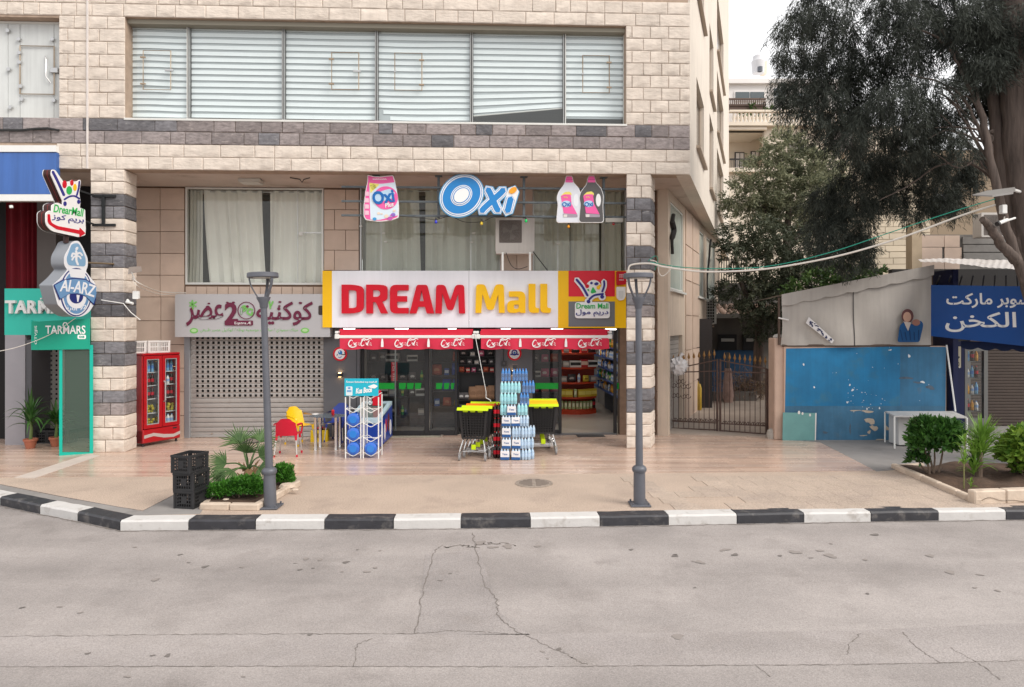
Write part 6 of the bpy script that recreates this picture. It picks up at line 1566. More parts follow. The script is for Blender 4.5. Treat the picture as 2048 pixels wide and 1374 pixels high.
# ---- shopping carts
CTB = pm('cart_basket', (0.018, 0.018, 0.020), 0.5, spec=0.4); CLIME = pm('cart_lime', (0.52, 0.70, 0.01), 0.4); CORG = pm('cart_orange', (0.80, 0.17, 0.01), 0.4); CYEL = pm('cart_yellow', (0.85, 0.46, 0.01), 0.4)
WHL = pm('wheel_grey', (0.24, 0.24, 0.245), 0.5); 
def panel(c00, c10, c11, c01, nx, nz, m, nm, bar=0.014, rim=0.03):
    """lattice of bars across a quad"""
    c = [Vector(q) for q in (c00, c10, c11, c01)]; P_ = lambda a, b: c[0].lerp(c[1], a).lerp(c[3].lerp(c[2], a), b)
    n = (c[1] - c[0]).cross(c[3] - c[0]).normalized() * 0.006; mb = MB(); hs = []
    W_, Hh = (c[1] - c[0]).length, (c[3] - c[0]).length; fx, fz_ = rim / W_, rim / Hh
    for i in range(nx):
        for j in range(nz):
            a0 = fx + (1 - 2 * fx) * i / nx; a1 = fx + (1 - 2 * fx) * (i + 1) / nx; b0 = fz_ + (1 - 2 * fz_) * j / nz; b1 = fz_ + (1 - 2 * fz_) * (j + 1) / nz
            hs.append((a0 + bar / 2 / W_, a1 - bar / 2 / W_, b0 + bar / 2 / Hh, b1 - bar / 2 / Hh))
    return mb.rwall((0, 1, 0, 1), hs, lambda a, b: P_(a, b) + n, lambda a, b: P_(a, b) - n).mesh(nm, m)
wt, wb_, zt_c, zb_c = 0.29, 0.235, 1.0, 0.42
ln_t, ln_b = 0.86, 0.72
CP = [('rear_gate', panel((-wb_, 0.05, zb_c), (wb_, 0.05, zb_c), (wt, 0, zt_c), (-wt, 0, zt_c), 8, 10, CTB, 'rear_gate')),
      ('side_panel', panel((-wb_, ln_b, zb_c + 0.1), (-wb_, 0.05, zb_c), (-wt, 0, zt_c), (-wt * 0.8, ln_t, zt_c - 0.05), 10, 9, CTB, 'side_panel')),
      ('side_panel', panel((wb_, 0.05, zb_c), (wb_, ln_b, zb_c + 0.1), (wt * 0.8, ln_t, zt_c - 0.05), (wt, 0, zt_c), 10, 9, CTB, 'side_panel')),
      ('front_panel', panel((wb_, ln_b, zb_c + 0.1), (-wb_, ln_b, zb_c + 0.1), (-wt * 0.8, ln_t, zt_c - 0.05), (wt * 0.8, ln_t, zt_c - 0.05), 7, 8, CTB, 'front_panel')),
      ('basket_floor', panel((-wb_, 0.05, zb_c), (wb_, 0.05, zb_c), (wb_, ln_b, zb_c + 0.1), (-wb_, ln_b, zb_c + 0.1), 7, 8, CTB, 'basket_floor'))]
for s_ in (-1, 1):
    CP.append(('frame_rail', MB().tube(catmull([(s_ * 0.20, 0.08, zb_c - 0.01), (s_ * 0.23, 0.0, 0.30), (s_ * 0.26, -0.06, 0.16), (s_ * 0.25, 0.1, 0.15), (s_ * 0.19, 0.75, 0.17), (s_ * 0.2, ln_b, zb_c + 0.08)], 5), 0.013, 6).mesh('frame_rail', CHR)))
    for y, z in ((-0.06, 0.06), (0.74, 0.06)):
        x = s_ * (0.26 if y < 0 else 0.19)
        CP.append(('wheel', MB().lathe([(0.02, -0.018), (0.058, -0.018), (0.062, -0.008), (0.062, 0.008), (0.058, 0.018), (0.02, 0.018)], (x, y, z), 16, Matrix.Rotation(rad(90), 3, 'Y')).mesh('wheel', WHL)))
        CP.append(('castor_fork', MB().box(x - 0.03, x + 0.03, y - 0.012, y + 0.012, 0.06, 0.16, 0.006).mesh('castor_fork', pm('fork_grey', (0.33, 0.33, 0.33), 0.35, metal=0.6))))
for k in range(5): CP.append(('frame_rung', MB().tube([(-0.24 + 0.01 * k, 0.05 + k * 0.16, 0.16), (0.24 - 0.01 * k, 0.05 + k * 0.16, 0.16)], 0.006, 5).mesh('frame_rung', CHR)))
CP.append(('lower_tray', MB().box(-0.045, 0.045, 0.05, 0.07, 0.20, 0.30, 0.006).mesh('lower_tray', CLIME)))
def handle_mesh(m):
    mb = MB(); mb.prism([rpoly([(-0.06, 0.0), (0.0, 0.055), (0.06, 0.05), (0.07, 0.02), (0.0, -0.01)], 0.02)], lambda a, b: (0.31, a - 0.05, zt_c + 0.0 + b), lambda a, b: (-0.31, a - 0.05, zt_c + b)); return mb.mesh('handle', m)
HM = {k: handle_mesh(m) for k, m in (('lime', CLIME), ('orange', CORG), ('yellow', CYEL))}
tooth = MB().box(-0.05, 0.05, -0.006, 0.006, -0.035, 0.02, 0.008).mesh('seat_flap', CLIME)
def cart(p, rz, hc, label, full=True):
    t = thing('shopping_cart', label, 'shopping cart', p, rz, 'nested shopping carts')
    for nm, me in CP:
        link(nm, me, t)
    link('handle', HM[hc], t)
    for k in range(3): q = link('seat_flap', tooth, t); q.location = (-0.15 + 0.15 * k, -0.03, zt_c - 0.005)
    return t
c0 = gnd(946, 921) + Vector((0, 0.0, 0.004)); rzc = rad(-7)
names = ['front', 'second', 'third', 'rear']
for i, hc in enumerate(('lime', 'lime', 'orange', 'lime')):
    d = Vector((0.075, 0.245, 0)) * i
    cart(c0 + d + Vector((0, 0, 0.012 * i)), rzc, hc, f'{names[i]} cart with {hc} handle in the nest left of the water packs')
c1 = gnd(1087, 909) + Vector((0, 0.03, 0.004))
for i, hc in enumerate(('lime', 'yellow', 'yellow', 'lime')):
    cart(c1 + Vector((0.0, 0.22, 0.012)) * i, rad(2), hc, f'{names[i]} cart with {hc} handle in the nest right of the water packs')

# ---- stacked packs of bottled water
WBODY = {'blue': (0.05, 0.20, 0.50), 'teal': (0.30, 0.62, 0.66), 'pale': (0.42, 0.56, 0.70)}
def pk_bottle(key, h, r):
    c = WBODY[key]; return bottle_mesh(f'{key}_pack_bottle', r, h, c, (0.6, 0.7, 0.8) if key != 'blue' else (0.1, 0.25, 0.6), 9, tuple(min(0.9, q * (0.6 if key == 'blue' else 1.25)) for q in c), 0.18, 0.76)
PKB = {'blue': pk_bottle('blue', 0.245, 0.031), 'teal': pk_bottle('teal', 0.235, 0.034), 'pale': pk_bottle('pale', 0.215, 0.030)}
LBW = pm('pack_label_white', (0.74, 0.74, 0.76), 0.4); LBB = pm('pack_label_blue', (0.03, 0.10, 0.28), 0.4)
FILM = glass('shrink_film', (0.96, 0.98, 1.0), 1.2, 0.08, (0.75, 0.82, 0.9), 0.15)
def pack(key, nf, nd, pos, rz, label, lab=False, lie=False):
    r = {'blue': 0.0315, 'teal': 0.0345, 'pale': 0.0305}[key]; h = {'blue': 0.245, 'teal': 0.235, 'pale': 0.215}[key]
    t = thing('water_pack', label, 'water pack', pos, rz, 'stacked packs of bottled water')
    for i in range(nf):
        for j in range(nd): q = link('bottle', PKB[key], t); q.location = ((i - (nf - 1) / 2) * 2 * r, j * 2 * r + r, 0.002)
    w_ = nf * r; M = RM[t.name]
    if lab:
        MB(M).box(-w_ + 0.006, w_ - 0.006, -0.006, 0.0, 0.062, h - 0.03, 0.003).build('label', LBW, t); MB(M).box(-w_ + 0.004, w_ - 0.004, -0.008, 0.0, 0.008, 0.06, 0.003).build('label_foot', LBB, t)
        pl = Plane(M @ Vector((0, -0.006, 0)), (math.cos(rz), math.sin(rz)))
        vs, fs = text_loops('Yaza', 0.02, 0.2, 2); xs_ = [p.x for p in vs]; W2 = max(xs_)
        MB(M).add([(p.x / W2 * 0.11 - 0.055, -0.0085, 0.105 + p.y * 0.05) for p in vs], fs).build('lettering', LBB, t)
    else:
        mb = MB(M); lw = w_ + 0.003; dd = nd * 2 * r
        mb.add([(x, y, z) for y in (-0.003, dd + 0.003) for x in (-lw, lw) for z in (0.02, h * 0.66)], [(0, 2, 3, 1), (2, 6, 7, 3), (4, 0, 1, 5)]); mb.build('film', FILM, t)
    return t
wy = gnd(1030, 921).y
def wx(x, dy=0.0): return (x - CX) / F * (wy + dy)
def wz(y, dy=0.0): return H - (y - CY) / F * (wy + dy)
rows_w = ['bottom row', 'second row', 'third row', 'fourth row', 'fifth row']
hs = 0.219
for r_, items in enumerate(([(1009.5, 'w', 'left'), (1031.5, 'w', 'middle'), (1052, 'p', 'right')], [(1012.5, 'w', 'left'), (1032.5, 'w', 'middle'), (1051, 'p', 'right')], [(1012.5, 'w', 'left'), (1033, 'p', 'middle'), (1052, 'p', 'right')], [(1012, 'w', 'left'), (1031.5, 'w', 'middle'), (1048, 'p', 'right')])):
    for x, kd, sd_ in items:
        pack('pale', 3, 3, (wx(x), wy + 0.03 * r_ + R.uniform(-0.01, 0.02), 0.006 + r_ * hs), rad(R.uniform(-9, 9)), f'{"white labelled" if kd == "w" else "clear blue"} water pack, {sd_} of the {rows_w[r_]} of the stack', kd == 'w')
for r_, x in ((0, 1063), (1, 1062), (2, 1064)): pack('pale', 2, 3, (wx(x, .1), wy + 0.1 + 0.02 * r_, 0.006 + r_ * hs), rad(14 - 9 * r_), f'narrow clear blue water pack at the far right of the {rows_w[r_]} of the stack')
z4 = 0.006 + 4 * hs
pack('teal', 2, 3, (wx(1007), wy + 0.14, z4), 0.03, 'teal water pack at the left of the fifth row, behind a white labelled one')
pack('pale', 3, 2, (wx(1023), wy + 0.1, z4), -0.04, 'white labelled water pack alone in the fifth row of the stack', True)
pack('teal', 3, 3, (wx(1045), wy + 0.13, z4), 0.0, 'teal water pack at the right of the fifth row')
z5 = z4 + 0.24
pack('teal', 5, 3, (wx(1017, .15), wy + 0.15, z5 - 0.02), 0.02, 'wide teal water pack in the sixth row of the stack')
pack('blue', 3, 3, (wx(1049, .15), wy + 0.16, z5 - 0.04), 0.0, 'blue water pack at the right of the sixth row')
z6 = z5 + 0.22
pack('teal', 6, 3, (wx(1021, .2), wy + 0.18, z6 - 0.02), 0.0, 'widest teal water pack just below the blue packs on top')
pack('blue', 4, 3, (wx(1057, .2), wy + 0.19, z6 - 0.02), 0.0, 'blue water pack on the right just below the top row')
z7 = z6 + 0.22
for x, sd_, dz in ((1012, 'left', 0), (1031, 'middle', 0.0), (1046, 'right', 0.0)): pack('blue', 3 if x != 1031 else 2, 3, (wx(x, .22), wy + 0.22, z7), 0.0, f'blue water pack, {sd_} of the top row of the stack')
t = thing('box', 'small dark box standing on the top row of water packs', 'box', (wx(1030, .3), wy + 0.3, z7 + 0.25)); MB().box(wx(1030, .3) - 0.05, wx(1030, .3) + 0.05, wy + 0.26, wy + 0.36, z7 + 0.246, z7 + 0.33, 0.005).build('carton', BLKM, t)
COLB = bottle_mesh('cola_pack_bottle', 0.036, 0.27, (0.03, 0.010, 0.008), (0.5, 0.02, 0.02), 10, (0.5, 0.012, 0.025), 0.15)
for k, w_ in enumerate(('bottom', 'second', 'third', 'top')):
    t = thing('cola_pack', f'red labelled cola pack, {w_} of the narrow stack beside the carts', 'drinks pack', (wx(993), wy + 0.22, 0.006 + 0.274 * k), 0, 'stacked cola packs')
    for i in range(2):
        for j in range(3): q = link('bottle', COLB, t); q.location = ((i - 0.5) * 0.073, j * 0.073, 0.002)

# ---- goods inside the shop
def carton_mesh(nm, w_, d_, h_, c, c2):
    mb = MB(); mb.box(-w_ / 2, w_ / 2, -d_ / 2, d_ / 2, 0, h_, 0.006); mb.cur = 1; mb.box(-w_ / 2 + 0.01, w_ / 2 - 0.01, -d_ / 2 - 0.002, -d_ / 2 + 0.01, h_ * 0.3, h_ * 0.75); mb.cur = 0
    return mb.mesh(nm, [pm(nm + '_card', c, 0.5), pm(nm + '_print', c2, 0.5)])
def bag_mesh(nm, w_, d_, h_, c, c2):
    mb = MB()
    def fn(s_):
        def g(a, b):
            t = 2 * a - 1; e = math.sqrt(max(0, 1 - t * t)) ** 0.6; bulge = d_ / 2 * e * (1 - (2 * b - 1) ** 6) * (1 - 0.45 * b)
            return (t * w_ / 2 * (1 - 0.12 * b ** 3) * s_, -bulge * s_, h_ * b)
        return g
    mb.grid(fn(1), 8, 6); mb.grid(fn(-1), 8, 6); mb.cur = 1
    mb.add([(w_ * 0.28 * math.cos(q), -d_ * 0.47 * (1 - 0.2) - 0.004, h_ * 0.5 + h_ * 0.18 * math.sin(q)) for q in (i * math.pi / 5 for i in range(10))], [tuple(range(10))]); mb.cur = 0
    return mb.mesh(nm, [pm(nm + '_skin', c, 0.6), pm(nm + '_print', c2, 0.5)], sharp=60)
G = {'yellow_carton': carton_mesh('yellow_carton', 0.20, 0.12, 0.20, (0.55, 0.40, 0.04), (0.7, 0.6, 0.15)), 'green_carton': carton_mesh('green_carton', 0.075, 0.07, 0.21, (0.45, 0.55, 0.25), (0.75, 0.75, 0.55)), 'white_box': carton_mesh('white_box', 0.28, 0.16, 0.17, (0.65, 0.62, 0.58), (0.03, 0.03, 0.03)), 'red_box': carton_mesh('red_box', 0.18, 0.14, 0.2, (0.45, 0.04, 0.04), (0.7, 0.5, 0.4)), 'blue_box': carton_mesh('blue_box', 0.14, 0.12, 0.2, (0.06, 0.14, 0.4), (0.6, 0.65, 0.7)), 'grey_box': carton_mesh('grey_box', 0.16, 0.14, 0.16, (0.3, 0.29, 0.28), (0.55, 0.5, 0.45)),
     'brown_bag': bag_mesh('brown_bag', 0.19, 0.12, 0.26, (0.33, 0.19, 0.11), (0.25, 0.14, 0.08)), 'black_bag': bag_mesh('black_bag', 0.24, 0.14, 0.22, (0.05, 0.045, 0.045), (0.35, 0.3, 0.28)), 'red_bag': bag_mesh('red_bag', 0.24, 0.14, 0.24, (0.42, 0.09, 0.05), (0.5, 0.2, 0.1)), 'blue_bag': bag_mesh('blue_bag', 0.26, 0.16, 0.3, (0.03, 0.08, 0.35), (0.1, 0.2, 0.5)), 'yellow_bag': bag_mesh('yellow_bag', 0.18, 0.1, 0.18, (0.62, 0.48, 0.06), (0.3, 0.2, 0.03)), 'spotted_bag': bag_mesh('spotted_bag', 0.2, 0.12, 0.2, (0.12, 0.11, 0.11), (0.65, 0.63, 0.6)), 'pink_bag': bag_mesh('pink_bag', 0.2, 0.1, 0.2, (0.5, 0.12, 0.2), (0.7, 0.6, 0.6)),
     'cola': BM['cola'], 'white': BM['white'], 'green': BM['green'], 'orange': BM['orange']}
WORDS = {'cola': 'cola_bottle', 'white': 'white_bottle', 'green': 'green_bottle', 'orange': 'orange_bottle'}
def good(k, p, where, rz=0.0, s_=1.0):
    nm = WORDS.get(k, k); q = link(nm, G[k], None, p, rz); q.scale = (s_,) * 3
    tag(q, f'{nm.replace("_", " ")} {where}', nm.split('_')[-1], f'{nm.replace("_", " ")} {where}'); return q
# black wire display between the two glass bays
ZR = VG + 0.1; a, b = bu(917, ZR, 780), bu(990, ZR, 780)
dr = thing('display_rack', 'black display rack of bags between the glass bays', 'rack', B((a + b) / 2, ZR, 0), TH)
for u in (a, b):
    for v in (ZR, ZR + 0.45): MB(FB).box(u - 0.015, u + 0.015, v - 0.015, v + 0.015, 0, 2.4).build('post', BLKM, dr)
rz_ = [bz(953, y, ZR) for y in (862, 826, 800.5, 757, 745, 729, 713)]
MB(FB).box(a, b, ZR + 0.46, ZR + 0.48, 0, 2.4).build('back_panel', BLKM, dr)
lvz = [rz_[0], rz_[1], rz_[2], rz_[4], rz_[5], rz_[6]]
for z in lvz: MB(FB).box(a, b, ZR - 0.01, ZR + 0.45, z - 0.016, z, 0.003).build('shelf', BLKM, dr)
for (z, ks, n, s_, vv) in ((lvz[2], ['spotted_bag'], 2, 0.9, 0.02), (lvz[1], ['spotted_bag', 'yellow_bag', 'yellow_bag', 'yellow_bag'], 5, 1.0, 0.02), (lvz[3], ['red_bag', 'red_box', 'pink_bag', 'black_bag'], 6, 0.55, 0.02), (lvz[4], ['black_bag', 'spotted_bag', 'grey_box'], 5, 0.65, 0.02), (lvz[5], ['black_bag', 'grey_box', 'pink_bag'], 4, 0.7, 0.02), (lvz[0], ['black_bag', 'spotted_bag'], 4, 1, 0.05)):
    for i in range(n):
        u = a + (b - a) * (i + 0.5) / n * (0.30 if z == lvz[2] else 1)
        good(ks[i % len(ks)], B(u, ZR + 0.12 + vv, z + 0.001), f'on the {["lowest", "second", "third", "fourth", "fifth", "top"][lvz.index(z)]} shelf of the black display rack', TH + R.uniform(-.2, .2), s_)
for i in range(4): good('brown_bag', B(a + (b - a) * (0.40 + 0.18 * i), ZR + 0.12, lvz[2] + 0.001), 'standing in a row on the black display rack', TH + R.uniform(-.1, .1), 1.25 + 0.1 * (i % 2))
# red curved gondola seen through the open door
VQ = 5.6; RSH = pm('red_shelf', (0.50, 0.055, 0.02), 0.4, spec=0.4)
ca_, cb_ = bu(1108, VQ, 760), bu(1196, VQ, 760); gc = (ca_ + cb_) / 2; gr = (cb_ - ca_) / 2
gd = thing('curved_shelf', 'red curved shelf unit standing inside the open shop door', 'shelf', B(gc, VQ, 0), TH)
gz = [0.15, 0.52, 0.97, 1.42, 1.86]
def arcp(r, n=20): return [(gc - gr + 2 * gr * i / n, VQ + 0.75 - (r + 0.25) * math.sin(math.pi * (0.18 + 0.64 * i / n)) * 0.75) for i in range(n + 1)]
for z in gz + [0.03]:
    o_ = arcp(0.75 if z > 0.1 else 0.8); MB(FB).flat(o_ + [(gc + gr, VQ + 0.8), (gc - gr, VQ + 0.8)], z - (0.05 if z > 0.1 else 0.03), z if z > 0.1 else 0.14).build('shelf_board', RSH, gd)
MB(FB).box(gc - gr, gc + gr, VQ + 0.72, VQ + 0.8, 0, 2.3).build('back_panel', RSH, gd)
for z, ks, n, s_ in ((gz[0], ['cola', 'cola'] + ['green_carton'] * 9, 12, 1.15), (gz[1], ['yellow_carton', 'yellow_carton', 'yellow_carton', 'green_carton'], 7, 1.15), (gz[2], ['yellow_bag', 'grey_box', 'black_bag', 'white'], 6, 1.1), (gz[3], ['white_box', 'grey_box', 'white_box', 'red_box'], 5, 1.2), (gz[4], ['black_bag', 'grey_box', 'black_bag', 'red_box'], 5, 1.0)):
    for i in range(n):
        t_ = (i + 0.5) / n; u = gc - gr + 2 * gr * t_; v = VQ + 0.75 - 1.0 * math.sin(math.pi * (0.18 + 0.64 * t_)) * 0.75 + 0.16
        good(ks[i % len(ks)], B(u, v, z + 0.001), f'on the {["lowest", "second", "third", "fourth", "top"][gz.index(z)]} shelf of the red curved unit', TH + (t_ - 0.5) * 0.8, s_)
# blue wall shelves along the right inner wall
ur = UR + 0.3
bs = thing('wall_shelf', 'long blue shelf unit along the right inner wall of the shop', 'shelf', B(ur, 4.5, 0), TH)
BSH = pm('shelf_blue', (0.03, 0.07, 0.22), 0.4)
MB(FB).box(ur + 0.05, ur + 0.09, 2.3, 7.4, 0, 2.6).build('back_panel', pm('shelf_back', (0.10, 0.12, 0.16), 0.6), bs)
for zi, z in enumerate((0.75, 1.08, 1.41, 1.74, 2.05)):
    MB(FB).box(ur - 0.32, ur + 0.05, 2.3, 7.4, z - 0.03, z, 0.004).build('shelf_board', BSH, bs)
    for i in range(24):
        v = 2.4 + i * 0.2 + R.uniform(-.02, .02); k = R.choice(('white', 'blue_box', 'green', 'grey_box', 'white', 'orange', 'spotted_bag'))
        good(k, B(ur - 0.2, v, z + 0.001), f'on the {["lowest", "second", "third", "fourth", "top"][zi]} level of the blue wall shelf', TH - math.pi / 2 * (k != 'white'), 0.9)
# left displays behind the glass bays
for nm_, x0, x1, v0, lv_, ks, lab in (('display_shelf', 735, 852, 3.0, (0.35, 0.85, 1.25, 1.75, 2.2), ['black_bag', 'spotted_bag', 'grey_box', 'black_bag', 'white_box', 'green'], 'dark display shelves behind the left glass bay'), ('display_shelf', 862, 925, 2.8, (0.6, 1.0, 1.4, 1.75, 2.1), ['blue_bag', 'red_bag', 'blue_box', 'spotted_bag', 'yellow_bag', 'blue_bag'], 'dark display shelves behind the narrow glass bay'), ('display_shelf', 1062, 1120, 3.4, (0.5, 0.9, 1.3, 1.7, 2.1), ['pink_bag', 'red_bag', 'white_box', 'spotted_bag', 'pink_bag'], 'display shelves behind the glass bay left of the open door')):
    a, b = bu(x0, v0, 780), bu(x1, v0, 780); t = thing(nm_, lab, 'shelf', B((a + b) / 2, v0, 0), TH)
    sm2 = pm('dark_shelf', (0.045, 0.05, 0.055), 0.5)
    MB(FB).box(a, b, v0 + 0.4, v0 + 0.44, 0, 2.5).build('back_panel', sm2, t)
    for u in (a, b): MB(FB).box(u - 0.02, u + 0.02, v0, v0 + 0.4, 0, 2.5).build('side_panel', sm2, t)
    for zi, z in enumerate(lv_):
        MB(FB).box(a, b, v0, v0 + 0.4, z - 0.025, z, 0.003).build('shelf_board', sm2, t)
        n = int((b - a) / 0.25)
        for i in range(n):
            if R.random() < 0.12: continue
            good(R.choice(ks), B(a + (b - a) * (i + 0.5) / n, v0 + 0.18, z + 0.001), f'on the {["lowest", "second", "third", "fourth", "top"][zi]} board behind the {lab.split("behind the ")[1]}', TH + R.uniform(-.3, .3), R.uniform(0.8, 1.2))

# ================================================================== LEFT SHOP
TEAL = pm('teal_panel', (0.035, 0.45, 0.36), 0.4, var=0.04, vs_=2); TEALF = pm('teal_frame', (0.008, 0.40, 0.31), 0.35); TEALD = pm('teal_box', (0.010, 0.30, 0.20), 0.35)
LSH = thing('teal_shop', 'teal fronted shop at the far left behind the stone column', 'shop', B(bu(90, 1.0), 1.0, 0), TH)
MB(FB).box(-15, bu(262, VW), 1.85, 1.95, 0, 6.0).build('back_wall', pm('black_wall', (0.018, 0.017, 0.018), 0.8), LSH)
VT = 1.0; PT = BP(VT)
ts = thing('shop_sign', 'teal board with raised white TARMARS letters at the far left', 'sign', PT.W(95, 670), TH)
shape('board', rrect(9, 577, 186, 670), PT, 0, 0.12, TEAL, ts)
RW = pm('raised_white', (0.66, 0.66, 0.66), 0.4)
for i, (ch, a, b) in enumerate((('T', 14, 34.5), ('A', 33, 57.5), ('R', 58.5, 77), ('M', 80, 103), ('A', 105, 128), ('R', 131, 149), ('S', 151, 168))): text(ch, (a, 601, b, 627), PT, 0.07, 0.07, RW, ts, 'letter', bold=0.035)
for x, y in ((83, 596), (87, 592), (91, 594)): shape('dot', rrect(x, y, x + 3, y + 3), PT, 0.05, 0.05, RW, ts)
GW = pm('lilac_grey_wall', (0.30, 0.29, 0.315), 0.7, var=0.08, vs_=1.5)
z670 = bz(40, 670, VT)
MB(FB).box(bu(10, VT), bu(50, VT), VT, VT + 0.8, 0, z670).build('grey_pier', GW, LSH)
MB(FB).box(bu(49, VT, 800), bu(62, VT, 800), VT + 0.02, VT + 0.8, 0, bz(50, 680, VT)).build('pier_return', pm('dark_return', (0.10, 0.10, 0.11), 0.7), LSH)
s2 = thing('roller_shutter', 'perforated roller shutter behind the potted plant at the left shop', 'shutter', B(bu(100, 1.7), 1.7, 0), TH)
a, b = bu(70, 1.7, 780), bu(128, 1.7, 780); w2 = b - a
hol2 = [(-w2 / 2 + 0.12 + 0.12 * k - 0.026, -w2 / 2 + 0.12 + 0.12 * k + 0.026, -0.026, 0.026) for k in range(5)]
pf2 = MB().rwall((-w2 / 2, w2 / 2, -0.054, 0.054), hol2, lambda p, q: (p, -0.004, q), lambda p, q: (p, 0.015, q)).mesh('slat', SHUT)
sd2 = MB().box(-w2 / 2, w2 / 2, -0.008, 0.015, -0.054, 0.054, 0.006).mesh('slat', SHUT)
for k in range(22): q = link('slat', sd2 if k < 8 else pf2, s2); q.location = (0, 0, 0.07 + k * 0.112)
# red drapes and blue fascia over it
DRP = pm('dark_red_drape', (0.13, 0.004, 0.010), 0.8, var=0.2, vs_=3)
for i, (x0, x1) in enumerate(((12, 55), (52, 72))):
    a, b = bu(x0, 1.6, 500), bu(x1, 1.6, 500)
    MB(FB).grid(lambda p, q: (a + (b - a) * p, 1.6 + 0.04 * math.sin(p * 14 + i), 5.9 - 2.6 * q), 20, 2).build('red_drape', DRP, LSH, sharp=80)
MB(FB).box(bu(74, 1.5, 500), bu(112, 1.5, 500), 1.5, 1.8, 2.7, 6.0).build('dark_upright', pm('dim_pier', (0.12, 0.105, 0.10), 0.8), LSH)
VB = -0.10; PB_ = BP(VB)
bf = thing('fascia_sign', 'plain blue fascia board with white rims at the upper left', 'sign', PB_.W(50, 400), TH)
shape('blue_board', [(-240, 305), (113, 305), (113, 388), (-240, 388)], PB_, 0, 0.12, mat('fascia_blue', (0.045, 0.13, 0.40), 0.45, var=0.1, vs_=0.8, streak=0.2), bf)
shape('top_rim', [(-240, 291), (113, 291), (113, 304), (-240, 304)], PB_, 0.02, 0.14, WMET, bf); shape('bottom_rim', [(-240, 389), (113, 389), (113, 402), (-240, 402)], PB_, 0.02, 0.14, WMET, bf)
MB().tube([PB_.W(22, 411), PB_.W(23, 416)], 0.035, 8).build('spot_light', WMET, bf)
# teal box sign on its teal frame
g0, g1 = gnd(121, 912), gnd(187, 907); TP = Plane(g0, (g1 - g0).xy)
tf = thing('box_sign', 'small green TARMARS box sign standing on a teal glazed frame', 'sign', (g0 + g1) / 2)
shape('box', rpoly([(77, 643, 3), (180, 637, 2), (180, 698, 2), (77, 700, 3)], 2), TP, 0.0, 0.22, TEALD, tf)
shape('end_cap', rpoly([(63, 642, 3), (78, 643, 1), (78, 700, 1), (63, 700, 3)], 2), TP, -0.01, 0.20, TEALD, tf)
text('OTVJJIS', (53.5, 667, 90.5, 673), TP, -0.006, 0.003, PWH, tf, rot=-math.pi / 2)
text('TARMARS', (91, 651, 171, 668), TP, 0.012, 0.01, PWH, tf, bold=0.015); shape('badge', rrect(155, 669.5, 172, 678, 3), TP, 0.006, 0.006, PWH, tf); text('oıs', (158, 671.5, 169, 676), TP, 0.009, 0.003, TEALD, tf, bold=0.03)
shape('mark', stroke([(126, 651), (128, 646), (133, 646), (135, 651)], 2), TP, 0.011, 0.01, PWH, tf)
for nm, l in (('bar', rrect(119, 690, 186, 699)), ('bar', rrect(118, 699, 124.5, 912)), ('bar', rrect(179, 699, 186, 908)), ('bar', rrect(124.5, 905, 179, 911)), ('bar', rrect(62, 694, 119, 700)), ('bar', rrect(62, 640, 66, 694))): shape(nm, l, TP, -0.02, 0.05, TEALF, tf)
mb = MB(); mb.prism([[TP.px(*q) for q in rrect(124.5, 699, 179, 905)]], lambda p, q: TP.P(p, q, -0.045), lambda p, q: TP.P(p, q, -0.046), back=False); mb.build('pane', glass('teal_pane', (0.62, 0.72, 0.62), 1.2, 0.30, (0.16, 0.25, 0.20)), tf)
# hanging shop signs
HSX = -8.82; HP = Plane((HSX, 14.0, 0), (0, 1)); xh = lambda X, Y: (X / 3.817, 300 + Y / 3.817)
BRD = pm('sign_return_brown', (0.045, 0.018, 0.016), 0.4); REDR = pm('sign_return_red', (0.18, 0.02, 0.02), 0.4)
hs_ = thing('hanging_sign', 'projecting cart and arrow sign above the round blue one on the left column', 'sign', HP.W(125, 475))
sil = [(395, 150, 14), (420, 150, 14), (490, 250, 20), (520, 240, 20), (590, 240, 20), (612, 225, 10), (618, 240, 10), (605, 330, 20), (615, 390, 20), (610, 440), (650, 455, 8), (655, 600, 10), (652, 650, 10), (600, 665, 8), (395, 620, 30), (350, 570, 30), (350, 480, 14), (380, 460, 10), (395, 470), (395, 420, 14), (440, 400, 14), (478, 420, 10), (478, 390), (390, 190, 14)]
def hang(nm, pts, o_, th_, m, r=4): return shape(nm, rpoly(pts, r), HP, o_, th_, m, hs_, xh)
hang('face', sil, 0.0, 0.015, PWH); hang('return', sil, -0.0155, 0.06, BRD); hang('red_band', sil, -0.077, 0.012, REDR); hang('return', sil, -0.09, 0.07, BRD); hang('face', sil, -0.161, 0.01, PWH)
for i, (pts, w_, m) in enumerate((([(402, 165), (440, 240), (488, 345)], 20, NAVY), ([(490, 378), (530, 355), (570, 352), (605, 372)], 13, NAVY), ([(605, 240), (600, 290), (585, 345)], 13, NAVY))): shape('cart_line', stroke(pts, w_), HP, 0.004 + 0.0007 * i, 0.004, m, hs_, xh)
for x, y, r, ry_, m in ((492, 262, 17, 30, RED), (547, 250, 13, 22, RED), (527, 308, 22, 33, GRN), (571, 285, 14, 27, YEL), (495, 410, 13, 18, NAVY), (599, 395, 12, 16, NAVY)): shape('fruit', circ(x, y, r, 14, ry_), HP, 0.006, 0.004, m, hs_, xh)
text('DrearMall', (*xh(410, 432), *xh(636, 492)), HP, 0.006, 0.005, GRN, hs_, bold=0.015, rot=rad(9)); text(arabic('بريم كوز'), (*xh(395, 500), *xh(640, 560)), HP, 0.006, 0.005, NAVY, hs_, bold=0.012, rot=rad(7))
hang('arrow', [(362, 490, 4), (380, 490, 4), (388, 555, 25), (440, 580, 10), (605, 612, 2), (608, 592, 2), (652, 636, 2), (606, 664, 2), (605, 642, 2), (430, 605, 10), (362, 560, 25)], 0.005, 0.004, RED)
brk = pm('bracket_black', (0.02, 0.022, 0.024), 0.5)
